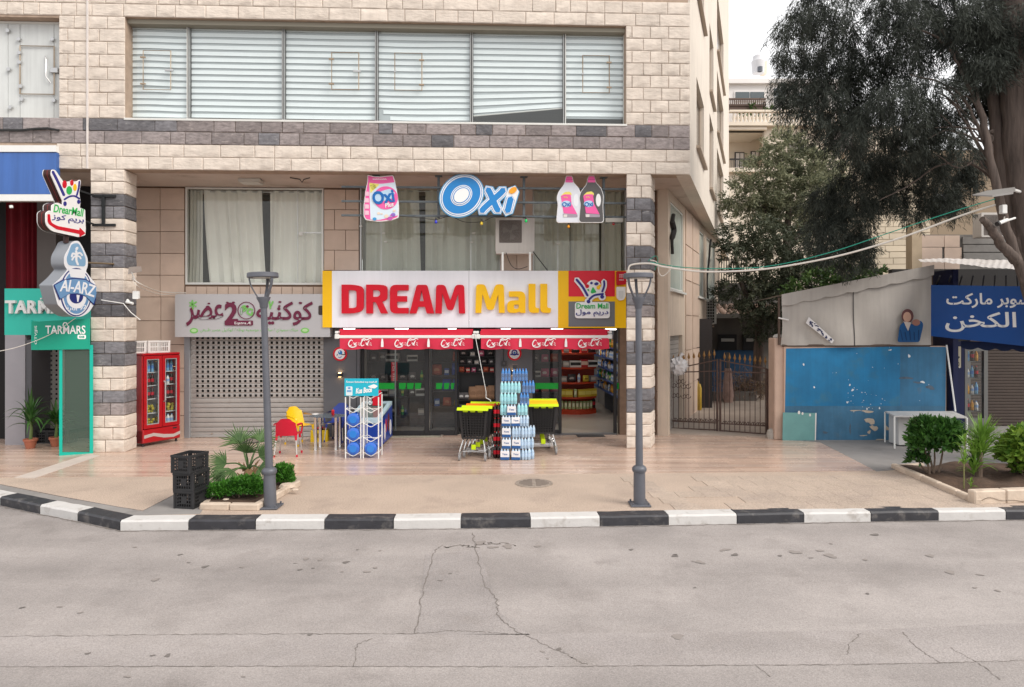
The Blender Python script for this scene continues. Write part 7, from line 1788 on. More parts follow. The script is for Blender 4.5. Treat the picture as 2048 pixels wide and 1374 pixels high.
cu = bu(215, 0.0)
for y in (392, 450): MB().tube([HP.W(160, y - 12 if y < 400 else y - 14, -0.05), B(bu(190, -0.02, y), -0.02, bz(190, y, 0))], 0.022, 4).build('arm', brk, hs_); MB(FB).box(bu(187, 0, y), bu(233, 0, y), -0.06, -0.015, bz(210, y + 3, 0), bz(210, y - 2, 0), 0.004).build('wall_plate', brk, hs_)
MB(FB).box(bu(206, 0, 420), bu(212, 0, 420), -0.06, -0.02, bz(210, 450, 0), bz(210, 392, 0), 0.004).build('upright', brk, hs_)
az = thing('hanging_sign', 'projecting blue and white AL-ARZ sign below the cart and arrow sign', 'sign', HP.W(150, 635))
SG2 = pm('sign_return_grey', (0.22, 0.235, 0.26), 0.35); AZB = pm('arz_blue', (0.13, 0.27, 0.48), 0.4); AZN = pm('arz_navy', (0.015, 0.025, 0.16), 0.4); AZW = pm('arz_white', (0.72, 0.74, 0.78), 0.4)
top = [(545, 700, 25), (600, 690, 20), (632, 740, 20), (672, 830, 30), (670, 890, 20), (655, 925, 10), (700, 985, 20), (755, 1050, 8), (715, 1185, 10), (680, 1240, 30), (620, 1275, 40), (540, 1270, 40), (480, 1220, 30), (440, 1180, 10), (402, 1030, 8), (460, 980, 20), (515, 915, 10), (490, 880, 20), (490, 810, 30), (525, 750, 20)]
def A(nm, pts, o_, th_, m, r=6): return shape(nm, rpoly(pts, r) if len(pts) < 24 else pts, HP, o_, th_, m, az, xh)
A('body', top, -0.004, 0.26, SG2); A('face', top, 0.0, 0.004, AZW)
A('top_shield', [(545, 718, 20), (595, 708, 20), (625, 755, 20), (655, 835, 30), (650, 890, 20), (520, 880, 20), (505, 830, 30), (530, 765, 20)], 0.004, 0.004, pm('arz_sky', (0.20, 0.36, 0.54), 0.4))
for pts, w_ in (([(578, 770), (582, 800), (580, 840), (592, 875)], 16), ([(580, 800), (555, 790), (545, 815)], 14), ([(580, 800), (605, 785), (625, 805)], 14), ([(580, 805), (560, 820), (548, 840)], 12), ([(580, 805), (605, 815), (615, 830)], 12), ([(580, 760), (588, 745)], 18)): shape('palm_print', stroke(pts, w_), HP, 0.008 + R.uniform(0, 0.002), 0.004, AZW, az, xh)
shape('disc', circ(580, 1085, 122, 32, 185), HP, 0.0035, 0.004, AZN, az, xh); shape('disc', circ(580, 1085, 112, 32, 176), HP, 0.0065, 0.004, AZW, az, xh); shape('disc', circ(580, 1085, 102, 32, 166), HP, 0.009, 0.004, AZB, az, xh)
A('white_wedge', [(520, 905), (655, 915), (640, 980), (535, 970)], 0.012, 0.003, AZW, 4)
shape('disc', circ(580, 1130, 75, 28, 80), HP, 0.0115, 0.003, AZW, az, xh); shape('disc', circ(578, 1120, 52, 24, 52), HP, 0.0145, 0.003, AZN, az, xh); A('white_wedge', [(578, 1105), (602, 1108), (592, 1160), (584, 1160)], 0.018, 0.003, AZW, 2)
rib = [(402, 1030), (470, 990), (560, 975), (650, 985), (755, 1052), (712, 1185), (650, 1120), (585, 1098), (520, 1100), (448, 1145)]
A('ribbon', rib, 0.018, 0.004, AZN, 4); c_ = (578, 1060); A('ribbon', [(c_[0] + (x - c_[0]) * 0.955, c_[1] + (y - c_[1]) * 0.90) for x, y in rib], 0.021, 0.004, AZB, 4)
text('Al-ARZ', (*xh(455, 1000), *xh(722, 1090)), HP, 0.027, 0.006, AZW, az, bold=0.015, rot=rad(10), bend=3.5)
text(arabic('الارز') + ' 92', (*xh(500, 1195), *xh(655, 1235)), HP, 0.013, 0.004, AZW, az, bold=0.01, bend=-5)
MB().tube([HP.W(176, 525, -0.1), B(bu(228, -0.02, 528), -0.02, bz(228, 528, 0))], 0.02, 5).build('arm', pm('rusty_arm', (0.14, 0.10, 0.06), 0.7), az)
MB().tube([HP.W(142, 470, -0.1), HP.W(142, 486, -0.1)], 0.05, 6).build('spacer', BRD, az)
# camera, small solar lamp and wires on the column
cm = thing('security_camera', 'small white security camera on the right edge of the left column', 'camera', BP(0.2).W(265, 606), TH)
PQ = BP(-0.08)
MB().tube([PQ.W(253, 604), PQ.W(268, 607, 0.05)], 0.028, 10).build('camera_body', WMET, cm); MB().tube([PQ.W(254, 600), PQ.W(258, 603)], 0.03, 8).build('mount', WMET, cm); shape('junction_box', rrect(265, 582, 277, 598, 2), PQ, 0.0, 0.06, WMET, cm)
sl_ = thing('arm_lamp', 'thin white bent arm lamp fixed to the left column', 'lamp', PQ.W(250, 606), TH)
MB().tube([PQ.W(205, 600, 0.05), PQ.W(248, 607, 0.03), PQ.W(262, 625), PQ.W(276, 640, -0.1)], 0.010, 6).build('arm', WMET, sl_)
sp = thing('solar_panel', 'small tilted solar panel on the right edge of the left column', 'solar panel', PQ.W(272, 548), TH)
mb = MB(); mb.add([PQ.W(258, 549, 0.05), PQ.W(270, 536, 0.25), PQ.W(292, 534, 0.2), PQ.W(284, 543, 0.0)], [(0, 1, 2, 3), (3, 2, 1, 0)]); mb.build('panel', WPL, sp); MB().tube([PQ.W(268, 545, 0.1), PQ.W(270, 560)], 0.012, 5).build('bracket', WMET, sp)
wr = thing('wall_wires', 'beige wires drooping from the left column to the grey juice sign', 'cable', PQ.W(300, 580), TH)
MB().tube(catmull([PQ.W(264, 556), PQ.W(285, 570), B(bu(320, 1.5, 583), 1.5, bz(320, 583, 1.5)), B(bu(372, 1.5, 587), 1.5, bz(372, 586, 1.5))], 8), 0.012, 5).build('wire', CABW, wr)
MB().tube(catmull([PQ.W(264, 558), PQ.W(280, 575), B(bu(318, 1.5, 588), 1.5, bz(318, 588, 1.5)), B(bu(352, 1.5, 588), 1.5, bz(352, 588, 1.5))], 8), 0.009, 5).build('wire', CABW, wr)
wr = thing('thin_wire', 'thin white wire crossing the green box sign at the left edge', 'cable', TP.W(60, 690, 0.05)); MB().tube(catmull([TP.W(-120, 715, 0.1), TP.W(0, 702, 0.08), TP.W(60, 686, 0.06), TP.W(110, 664, 0.05), TP.W(152, 636, 0.04)], 6), 0.007, 5).build('wire', CABW, wr)
# potted plants and crates at the left shop
TERR = mat('terracotta', (0.36, 0.12, 0.07), 0.8, var=0.12, vs_=6); DRL = leafmat('dracaena_leaf', (0.025, 0.075, 0.018), (0.07, 0.17, 0.04), 0.35, 5, 0.15)
def blade_plant(t, c, z0, n, ln, wd, m, zl=0.5, spread=1.0, nm='leaf', droop=0.5):
    for k in range(n):
        a = k * 2.4 + R.uniform(-.3, .3); el = rad(R.uniform(20, 85)); L_ = ln * R.uniform(0.75, 1.1)
        d = Vector((math.cos(a) * math.cos(el) * spread, math.sin(a) * math.cos(el) * spread, math.sin(el))); s_ = Vector((-math.sin(a), math.cos(a), 0)); base = Vector((c.x, c.y, z0 + R.uniform(0, zl)))
        vs = []; N_ = 6
        for i in range(N_ + 1):
            f = i / N_; q = base + d * L_ * f - Vector((0, 0, droop * L_ * f ** 2.2 * math.cos(el))); ww = wd * (0.35 + 1.3 * f if f < 0.35 else 0.8 * (1 - f) / 0.65 + 0.005) * 0.5
            vs += [q - s_ * ww + Vector((0, 0, ww * 0.5)), q, q + s_ * ww + Vector((0, 0, ww * 0.5))]
        MB().add(vs, [(i * 3 + j, i * 3 + j + 1, (i + 1) * 3 + j + 1, (i + 1) * 3 + j) for i in range(N_) for j in range(2)]).build(nm, m, t, sharp=80)
for x, y, k, lab in ((61, 897, 1.0, 'potted dracaena with long leaves in a terracotta pot by the left shop'), (112, 893, 0.8, 'darker potted dracaena half hidden behind the teal frame')):
    p = gnd(x, y); t = thing('potted_plant', lab, 'plant', p)
    MB().lathe([(0.085, 0.006), (0.125, 0.17), (0.14, 0.17), (0.14, 0.215), (0.12, 0.215), (0.11, 0.19)], p, 20).build('pot', TERR, t); MB().lathe([(0.11, 0.18), (0.01, 0.2)], p, 14).build('soil', SOIL, t)
    MB().tube([p + Vector((0, 0, 0.18)), p + Vector((0.02, 0, 0.45)), p + Vector((0, 0, 0.62))], [0.035, 0.03, 0.025], 8).build('stem', pm('green_stem', (0.12, 0.17, 0.06), 0.7), t)
    blade_plant(t, p, 0.45 * k, 34, 0.75 * k, 0.085, DRL, 0.35, droop=0.75)
cp2 = crate_parts(0.5, 0.3, 0.3, CRB, 8, 5, 4)
for x, lab in ((85, 'black crate on the floor behind the dracaena pot'), (112, 'black crate on the floor behind the teal frame')): p = gnd(x, 888); crate(cp2, p + Vector((0, 0.2, 0.004)), TH, lab, 'black crates at the left shop')

# ================================================================== ALLEY GATE AND COURTYARD
gl_, gr_ = gnd(1341, 858), gnd(1538, 872); GP = Plane(gl_, (gr_ - gl_).xy)
gt = thing('iron_gate', 'brown wrought iron double gate with spear tips closing the alley', 'gate', (gl_ + gr_) / 2)
RUST = mat('rusty_iron', (0.085, 0.05, 0.04), 0.7, 0.3, var=0.35, vs_=8, dirt=(0.16, 0.075, 0.04), ds=6, dlim=0.58); TIP = pm('gilded_tip', (0.26, 0.14, 0.05), 0.5, metal=0.4)
def gbar(nm, x0, y0, x1, y1, r, m=RUST, n=4): return MB().tube([GP.W(x0, y0), GP.W(x1, y1)], r, n).build(nm, m, gt)
for x0, y0, y1, r in ((1342, 735, 860, 0.035), (1434.5, 718, 862, 0.03), (1440.5, 718, 862, 0.03), (1535, 738, 872, 0.04)): gbar('post', x0, y0, x0, y1, r)
for a in ((1342, 739, 1434, 720), (1441, 721, 1535, 738), (1342, 745, 1434, 742), (1441, 743, 1535, 746), (1342, 842, 1434, 846), (1441, 847, 1535, 852), (1342, 856, 1434, 860), (1441, 861, 1535, 868)): gbar('rail', *a, 0.02)
tip = MB().lathe([(0.004, 0.0), (0.012, 0.02), (0.006, 0.045), (0.03, 0.08), (0.034, 0.10), (0.018, 0.16), (0.002, 0.22)], n=6).mesh('spear_tip', TIP)
for i in range(19):
    x = 1347 + i * 10.2
    if abs(x - 1437) < 5: continue
    yt = 712 + (abs(x - 1437) / 98) * 10 if x > 1437 else 706 + abs(x - 1437) / 98 * 12
    gbar('baluster', x, yt + 8, x, 858 + (x - 1342) * 0.05, 0.010); q = link('spear_tip', tip, gt); q.location = RM[gt.name].inverted() @ GP.W(x, yt + 9)
def scroll(x, y, r, s_):
    pts = [GP.W(x + s_ * r * (1 - k / 14) * math.cos(k * 0.62), y + r * (1 - k / 14) * math.sin(k * 0.62)) for k in range(12)]
    MB().tube(pts, 0.008, 4).build('scroll', RUST, gt)
for i in range(9):
    for s_ in (1, -1): scroll(1350 + i * 10.2 * 1.0 + s_ * 2, 838 + i * 0.3, 4, s_); scroll(1450 + i * 9.5 + s_ * 2, 844 + i * 0.4, 4, s_)
for x, y in ((1352, 770), (1372, 772), (1352, 790), (1372, 792), (1362, 762)):
    for s_ in (1, -1): scroll(x + s_ * 4, y, 6, s_)
bg2 = thing('plastic_bag', 'crumpled white plastic bag tied to the left end of the iron gate', 'bag', GP.W(1357, 745))
mb = MB(); c = GP.W(1358, 732, 0.06)
def crum(a, b):
    th, ph = a * 2 * math.pi, b * math.pi; r = 0.21 * (1 + 0.22 * math.sin(5 * th + 3 * ph) * math.sin(ph) + 0.15 * math.sin(9 * th - 7 * ph) + 0.1 * math.sin(15 * ph + 4 * th))
    return (c.x + r * math.sin(ph) * math.cos(th), c.y + 0.6 * r * math.sin(ph) * math.sin(th), c.z + 1.0 * r * math.cos(ph))
mb.grid(crum, 28, 18); mb.build('bag_body', mat('thin_white_film', (0.66, 0.64, 0.64), 0.35, var=0.1, vs_=8, bump=0.6, bs=14), bg2, sharp=60)
MB().tube([c + Vector((0.02, 0, 0.15)), c + Vector((0.06, 0, 0.27)), c + Vector((0.11, 0.02, 0.31))], [0.05, 0.03, 0.06], 7).build('knot', MATS['thin_white_film'], bg2)
# courtyard behind the gate
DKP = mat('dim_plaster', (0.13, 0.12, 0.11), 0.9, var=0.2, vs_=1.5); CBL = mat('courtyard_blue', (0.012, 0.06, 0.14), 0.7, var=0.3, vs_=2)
cy = thing('courtyard_house', 'low dark house with a tiled roof edge behind the iron gate', 'house', (7.6, 26, 0))
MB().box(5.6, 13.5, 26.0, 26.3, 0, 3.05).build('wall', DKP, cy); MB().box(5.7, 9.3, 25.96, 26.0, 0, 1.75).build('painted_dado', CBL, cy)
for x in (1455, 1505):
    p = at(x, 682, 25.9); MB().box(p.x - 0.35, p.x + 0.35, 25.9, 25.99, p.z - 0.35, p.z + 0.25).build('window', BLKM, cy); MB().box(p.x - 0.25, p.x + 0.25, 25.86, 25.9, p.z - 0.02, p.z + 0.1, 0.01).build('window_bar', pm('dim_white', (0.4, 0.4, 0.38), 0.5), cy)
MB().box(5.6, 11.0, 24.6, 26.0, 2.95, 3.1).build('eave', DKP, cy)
RTL = mat('roof_tile', (0.34, 0.23, 0.18), 0.85, rnd=0.35, var=0.25, vs_=5)
tl = MB().grid(lambda a, b: (0.13 * math.cos(math.pi * a), -0.45 * b, 0.09 * math.sin(math.pi * a) - 0.2 * b), 6, 1).mesh('roof_tile', RTL)
for i in range(22):
    for j in range(2): q = link('roof_tile', tl, cy); q.location = (5.7 + i * 0.25 - 7.6, -0.9 + j * 0.4 + R.uniform(-.04, .04), 3.22 + j * 0.2 + R.uniform(-.02, .03)); q.rotation_euler = (R.uniform(-.1, .1), R.uniform(-.15, .15), R.uniform(-.3, .3))
MB().box(6.0, 8.6, 24.0, 24.15, 0, 0.35).build('low_wall', DKP, cy)
MB().box(at(1412, 700, 22).x - 0.35, at(1412, 700, 22).x + 0.2, 22, 22.4, 0, 2.9).build('dark_upright', pm('recess_shade', (0.035, 0.03, 0.03), 0.8), cy)  # added block, painted near-black for the shade of the alley recess
o = MB().flat([(3.6, 16.9), (6.4, 16.3), (13.5, 26), (5.0, 26)], 0.0, 0.03).build('courtyard_floor', mat('courtyard_concrete', (0.34, 0.28, 0.235), 0.9, var=0.15, vs_=1.2), None); struct(o)
p = gnd(1456, 806); wp = thing('wrapped_post', 'pink cloth wrapped post in the courtyard behind the gate', 'post', p)
MB().lathe([(0.16, 0.03), (0.2, 0.25), (0.17, 0.6), (0.13, 1.1), (0.11, 1.2)], p, 10).build('wrapping', mat('pink_cloth', (0.42, 0.28, 0.24), 0.9, var=0.3, vs_=6, bump=0.8, bs=8), wp); MB().cyl(p + Vector((0, 0, 1.1)), p + Vector((0, 0, 1.75)), 0.06, n=8).build('post', DKP, wp)
p = gnd(1396, 822); yc2 = thing('gas_cylinder', 'tall yellow cylinder standing behind the left gate leaf', 'cylinder', p)
MB().lathe([(0.10, 0.03), (0.115, 0.06), (0.115, 0.72), (0.08, 0.84), (0.03, 0.88), (0.03, 0.95)], p, 14).build('tank', mat('yellow_tank', (0.42, 0.27, 0.02), 0.5, var=0.2, vs_=5), yc2); MB().cyl(p + Vector((0, 0, 0.94)), p + Vector((0, 0, 1.02)), 0.045, n=8).build('valve', RUST, yc2)
TW = leafmat('dry_brush', (0.10, 0.07, 0.05), (0.28, 0.20, 0.14), 0.9, 5, 0.1)
n = 2500; cc = gnd(1495, 800); P_ = NR.normal(size=(n, 3)) * np.array([0.5, 0.3, 0.25]) + np.array([cc.x, cc.y, 0.45]); P_[:, 2] = np.maximum(P_[:, 2], 0.05)
t = thing('brush_heap', 'heap of dry brushwood in the courtyard behind the right gate leaf', 'heap', cc); D_ = unit(NR.normal(size=(n, 3))); leafmesh('brushwood', P_, D_, unit(np.cross(D_, NR.normal(size=(n, 3)))), NR.uniform(0.1, 0.35, n), np.full(n, 0.02), TW, t)
# alley air conditioner and hanging cable
a0 = gs.px(1416, 620)[0]; PAC = Plane(gs.P(a0, 0, 0) + Vector((0.12, -0.35, 0)), (1, 0.05)); acx = thing('air_conditioner', 'white air conditioner with a square grid on the alley wall', 'air conditioner', PAC.W(1421, 648))
shape('casing', rrect(1408, 598, 1433, 648, 1), PAC, 0, 0.35, pm('ac_pale', (0.50, 0.49, 0.46), 0.5), acx)
for i in range(4):
    for j in range(8): shape('grid_cell', rrect(1411 + i * 4.6, 601 + j * 5.7, 1414.6 + i * 4.6, 605.6 + j * 5.7), PAC, 0.004, 0.004, pm('grid_black', (0.03, 0.03, 0.03), 0.6), acx)
for x in (1411, 1430): MB().tube([PAC.W(x, 650, -0.02), PAC.W(x, 652, -0.45)], 0.02, 4).build('bracket', BLKM, acx)
ck = thing('drop_cable', 'thick black cable hanging down the alley wall to the air conditioner', 'cable', gs.P(a0, 3, 0.1)); MB().tube(catmull([PAC.W(*q, -0.1) for q in ((1424, 478), (1422, 490), (1420, 520), (1416, 560), (1418, 597))], 6), 0.035, 6).build('cable', CABK, ck)
dpipe = thing('drain_pipe', 'burnt black drain pipe beside the near alley window', 'pipe', gs.P(0.3, 3, 0)); MB().tube(catmull([gs.W(*q, 0.06) for q in ((1342, 430), (1340, 445), (1343, 460), (1339, 480), (1340, 508))], 5), [0.05] * 5 + [0.07] * 10 + [0.04] * 6, 7).build('pipe', pm('burnt_black', (0.03, 0.028, 0.027), 0.9), dpipe)

# ================================================================== RIGHT STALL
YB = 16.0; PBW = Plane((0, YB, 0), (1, 0)); PWm = mat('pink_plaster', (0.50, 0.36, 0.285), 0.9, var=0.12, vs_=2, dirt=(0.38, 0.28, 0.22), ds=3, dlim=0.58)
gp = thing('gate_pillar', 'pink plastered pillar between the iron gate and the blue wall', 'pillar', (at(1556, 880, YB + .1).x, YB + 0.1, 0))
MB().box(at(1546, 0, YB + .15).x, at(1569, 0, YB + .15).x, YB + 0.05, YB + 0.45, 0, at(0, 676, YB).z, 0.02).build('shaft', PWm, gp)
mb = MB(); q = at(1556, 676, YB + 0.2); mb.lathe([(0.1, 0), (0.12, 0.03), (0.08, 0.08), (0.01, 0.1)], q, 9); mb.build('top_lump', KW, gp)
rk_ = gnd(1543, 877); tag(MB().lathe([(0.1, 0.0), (0.12, 0.08), (0.09, 0.2), (0.03, 0.24)], rk_, 9).build('boulder', mat('pale_rock', (0.4, 0.37, 0.33), 0.9, var=0.2, vs_=8), None, rk_), 'small pale boulder at the foot of the gate pillar', 'boulder')
bw = thing('blue_wall', 'low wall painted bright blue with chipped and splashed paint', 'wall', (8.3, YB, 0))
B1 = mat('blue_paint', (0.004, 0.16, 0.35), 0.55, var=0.22, vs_=1.6, dirt=(0.03, 0.15, 0.25), ds=2.6, dlim=0.56, streak=0.15); B2 = mat('faded_blue_paint', (0.04, 0.145, 0.255), 0.6, streak=0.2, var=0.28, vs_=1.8, dirt=(0.07, 0.14, 0.21), ds=2.5, dlim=0.55)
B3 = mat('grey_blue_paint', (0.025, 0.14, 0.27), 0.6, streak=0.2, var=0.26, vs_=1.5, dirt=(0.10, 0.12, 0.14), ds=3, dlim=0.6)
xl, xr = PBW.px(1568, 780)[0], PBW.px(1893, 780)[0]; zt2 = PBW.px(1700, 692)[1]
MB().box(xl, xr, YB, YB + 0.18, 0, zt2, 0.01).build('wall_body', PWm, bw)
def pw(nm, l, o_, m): return shape(nm, l, PBW, o_, 0.004, m, bw)
pw('paint_area', [(1572, 697), (1800, 693), (1800, 812), (1570, 812)], 0.004, B1); pw('paint_area', [(1800, 693), (1892, 694), (1891, 812), (1800, 812)], 0.0045, B3); pw('paint_area', [(1570, 812), (1891, 812), (1890, 881), (1569, 880)], 0.004, B2)
CHIP = mat('bare_plaster', (0.46, 0.38, 0.30), 0.9, var=0.15, vs_=12); SPL = pm('white_splash', (0.66, 0.68, 0.70), 0.6)
def spot(x, y, r, m, k, ry_=None):
    pts = []; ph = [R.uniform(0, 6.3) for _ in range(2)]
    for i in range(9): t = i * 2 * math.pi / 9; f = 1 + 0.3 * math.sin(2 * t + ph[0]) + 0.2 * math.sin(3 * t + ph[1]); pts.append((x + r * f * math.cos(t), y + (ry_ or r) * f * math.sin(t)))
    shape('paint_spot', pts, PBW, 0.0065 + 0.0003 * (k % 6), 0.002, m, bw)
for k in range(44):
    c0_ = (1725, 795, 28, 22) if k < 30 else (1730, 745, 90, 40)
    spot(R.gauss(c0_[0], c0_[2]), min(870, R.gauss(c0_[1], c0_[3])), R.uniform(0.3, 1.0) if k % 9 else 1.8, SPL, k)
for x, y, r, ry_ in ((1607, 729, 2, 2), (1845, 764, 4, 2.5), (1818, 712, 2, 4), (1705, 780, 3, 2), (1780, 700, 3, 1.2)): spot(x, y, r, SPL, 3, ry_)
for x, y, r, ry_ in ((1740, 842, 9, 7), (1748, 856, 7, 6), (1738, 864, 4, 3), (1773, 856, 5, 5), (1735, 823, 12, 2.5), (1710, 821, 10, 1.2), (1605, 878, 14, 1.2), (1760, 880, 12, 2), (1726, 871, 8, 1)): spot(x, y, r, CHIP, 2, ry_)
for x, y, r, ry_ in ((1812, 756, 12, 3), (1860, 775, 9, 4), (1835, 765, 8, 2), (1650, 865, 6, 2), (1700, 858, 2, 9)): spot(x, y, r, mat('rust_stain', (0.07, 0.10, 0.14), 0.8, var=0.3, vs_=10), 1, ry_)
tbd = thing('teal_board', 'pale teal board leaning at the left foot of the blue wall', 'board', (at(1600, 880, YB - .1).x, YB - 0.1, 0)); PTB = Plane((0, YB - 0.06, 0), (1, 0))
shape('sheet', [(1566, 825), (1632, 826), (1630, 882), (1565, 881)], PTB, 0, 0.012, mat('pale_teal', (0.13, 0.30, 0.295), 0.5, var=0.12, vs_=3), tbd); shape('edge_trim', [(1630.5, 826), (1633, 826), (1631.5, 882), (1629.5, 882)], PTB, 0.004, 0.014, WPL, tbd)
for x, y, r in ((1598, 825, 2.5), (1620, 830, 2), (1605, 827, 2)): shape('tape', circ(x, y, r, 8, r * 1.5), PTB, 0.003, 0.003, WPL, tbd)
# canvas shelter over the wall
CANV = mat('grey_canvas', (0.40, 0.37, 0.34), 0.85, var=0.08, vs_=0.9, bump=0.25, bs=5, streak=0.12, dirt=(0.31, 0.285, 0.26), ds=1.2, dlim=0.62)
cvs = thing('canvas_shelter', 'grey canvas side and roof of the stall above the blue wall', 'awning', (8.3, YB - 0.05, zt2)); PCV = Plane((0, YB - 0.05, 0), (1, 0))
def cl(a, b):
    x = 1563 + 300 * a; yt = 592 - 58 * a; yb = 691 - 1 * a
    return PCV.W(x, yt + (yb - yt) * b, 0.05 * math.sin(a * 9 + b * 4) * b + 0.035 * math.sin(a * 17 - b * 6) * b + 0.03 * math.sin(a * 23 + b * 5) * b * (1 - a) + 0.05 * math.sin(b * 3.1) * (0.4 + 0.3 * math.sin(a * 6)))
MB().grid(cl, 40, 12).build('side_sheet', CANV, cvs, sharp=80)
def vl(a, b):
    x = 1561 + 304 * a; yt = 589 - 59 * a; dpt = 20 + 3.2 * abs(math.sin(a * math.pi * 7)) + (1 - a) * 2
    return PCV.W(x, yt + dpt * b, 0.07 + 0.015 * math.sin(a * 30) * b)
MB().grid(vl, 70, 3).build('scalloped_flap', CANV, cvs, sharp=80)
MB().grid(lambda a, b: Vector(PCV.W(1561 + 304 * a, 589 - 59 * a, 0.07)) + Vector((0, 2.3 * b, -0.12 * b)), 12, 3).build('roof_sheet', CANV, cvs, sharp=80)
MB().tube([Vector(cl(0.476, q / 8)) + Vector((0, -0.012, 0)) for q in range(9)], 0.008, 4).build('seam', BLKM, cvs)
for a in ((1560, 595, 1560, 690), (1866, 535, 1866, 690), (1566, 691, 1862, 691)): MB().tube([PCV.W(a[0], a[1], -0.05), PCV.W(a[2], a[3], -0.05)], 0.03, 5).build('frame_pole', pm('rusty_pole', (0.10, 0.07, 0.055), 0.7), cvs)
MB().tube([PCV.W(1557, 636, 0.0), PCV.W(1573, 640, 0.12)], 0.02, 5).build('tie', WPL, cvs)
PST = PCV
shape('striped_patch', [(1608, 646), (1614, 634), (1664, 680), (1660, 687)], PST, 0.10, 0.003, pm('patch_white', (0.6, 0.58, 0.58), 0.7), cvs)
for k in range(26):
    t_ = R.uniform(0.02, 0.95); s_ = R.uniform(0.1, 0.9); x = 1611 + 50 * t_ + (s_ - 0.5) * -5; y = 640 + 43 * t_ + (s_ - 0.5) * 9
    shape('patch_print', circ(x, y, R.uniform(1.2, 3.2), 7, R.uniform(0.8, 1.6), rad(40)), PST, 0.103 + 0.0003 * k, 0.003, pm('patch_navy', (0.03, 0.035, 0.09), 0.7), cvs)
SK = pm('print_skin', (0.50, 0.30, 0.22), 0.7)
for nm, pts, m, o_ in (('print_garment', rpoly([(1790, 684), (1795, 650), (1806, 642), (1822, 650), (1836, 640), (1842, 648), (1834, 684)], 5), pm('print_denim', (0.015, 0.08, 0.22), 0.7), 0.10), ('print_scarf', circ(1810, 632, 12, 18, 14), pm('print_brown', (0.12, 0.05, 0.05), 0.7), 0.104), ('print_skin', circ(1809, 634, 8, 16, 10), SK, 0.108), ('print_skin', circ(1827, 645, 8, 14, 6.5), pm('print_skin_dark', (0.33, 0.16, 0.12), 0.7), 0.106), ('print_collar', [(1802, 643), (1811, 662), (1817, 645)], pm('print_cream', (0.55, 0.47, 0.42), 0.7), 0.1065)): shape(nm, pts, PST, o_, 0.003, m, cvs)
for k in range(5): shape('print_fold', stroke([(1796 + k * 9, 660 + (k % 2) * 4), (1800 + k * 8, 680)], 1.5), PST, 0.104 + 0.0006 * k, 0.003, pm('print_denim_dark', (0.008, 0.035, 0.11), 0.7), cvs)
# blue market sign and tin roof
e0, e1 = at(1862, 650, 15.6), at(2048, 650, 13.5); MP = Plane(e0, (e1 - e0).xy)
mk = thing('shop_sign', 'blue supermarket sign with white Arabic lettering at the right edge', 'sign', MP.W(1950, 680))
shape('board', [(1862, 570), (2130, 574), (2130, 701), (1862, 672)], MP, 0, 0.1, mat('market_blue', (0.005, 0.065, 0.27), 0.4, var=0.06, vs_=1), mk)
text(arabic('سوبر ماركت'), (1893, 586, 2062, 616), MP, 0.006, 0.005, PWH, mk, bold=0.02); text(arabic('الكخن'), (1891, 624, 2033, 664), MP, 0.006, 0.005, PWH, mk, bold=0.015)
mkd = thing('stall_back', 'dark recess of the supermarket stall under the tin roof', 'stall', (11.5, 17, 0)); STB = mat('stall_dark', (0.022, 0.02, 0.02), 0.85, var=0.2, vs_=2)
MB().box(10.2, 16, 18.3, 18.5, 0, 4.2).build('back_wall', STB, mkd); MB().box(10.28, 10.4, 15.9, 18.3, 0, 4.0).build('side_wall', pm('stall_navy', (0.008, 0.012, 0.05), 0.6), mkd)
MB().grid(lambda a, b: MP.W(1900 + 240 * a, 682 + 10 * a + b * (12 + 5 * abs(math.sin(a * 22))), -0.3), 50, 2).build('navy_valance', pm('valance_navy', (0.012, 0.02, 0.055), 0.8), mkd, sharp=80)
for k in range(9): MB().tube([at(1880 + k * 22, 552, 15.2), at(1868 + k * 24, 580, 17.5)], 0.02, 4).build('rafter', pm('dark_rafter', (0.03, 0.03, 0.035), 0.7), mkd)
fg = thing('glass_fridge', 'pale glass-door fridge in the supermarket stall', 'fridge', at(1952, 845, 17)); q0, q1 = at(1930, 843, 17.2), at(1976, 690, 17.2)
GRM = pm('grey_metal', (0.16, 0.16, 0.155), 0.5, metal=0.3)
MB().rwall((q0.x, q1.x, 0.02, q1.z), [(q0.x + 0.07, q1.x - 0.1, 0.35, q1.z - 0.15)], lambda a, b: (a, 17.2, b), lambda a, b: (a, 17.3, b)).build('door_frame', GRM, fg); MB().box(q0.x, q1.x, 17.85, 17.9, 0.02, q1.z).build('back', GRM, fg); MB().pane(q0.x + 0.05, q1.x - 0.08, 17.24, 0.33, q1.z - 0.13).build('pane', FGL, fg)
for k in range(4): MB().box(q0.x + 0.03, q1.x - 0.05, 17.35, 17.85, 0.5 + k * 0.42, 0.52 + k * 0.42).build('shelf', GRM, fg)
for k in range(4):
    for i in range(4): q = link('bottle', BM[('water', 'cola', 'orange', 'white')[(k + i) % 4]], None, (q0.x + 0.12 + i * 0.11, 17.45, 0.521 + k * 0.42)); tag(q, f'bottle on the {("lowest", "second", "third", "top")[k]} shelf of the stall fridge', 'bottle', f'stall fridge bottles, shelf {k}')
bsx = thing('roller_shutter', 'brown roller shutter of the supermarket stall', 'shutter', (11.9, 18.2, 0)); slb = MB().box(-1.6, 1.6, -0.012, 0.012, -0.036, 0.036, 0.008).mesh('slat', mat('brown_shutter', (0.05, 0.032, 0.024), 0.6, var=0.15, vs_=3))
for k in range(30): q = link('slat', slb, bsx); q.location = (1.9, 0, 0.05 + k * 0.08)
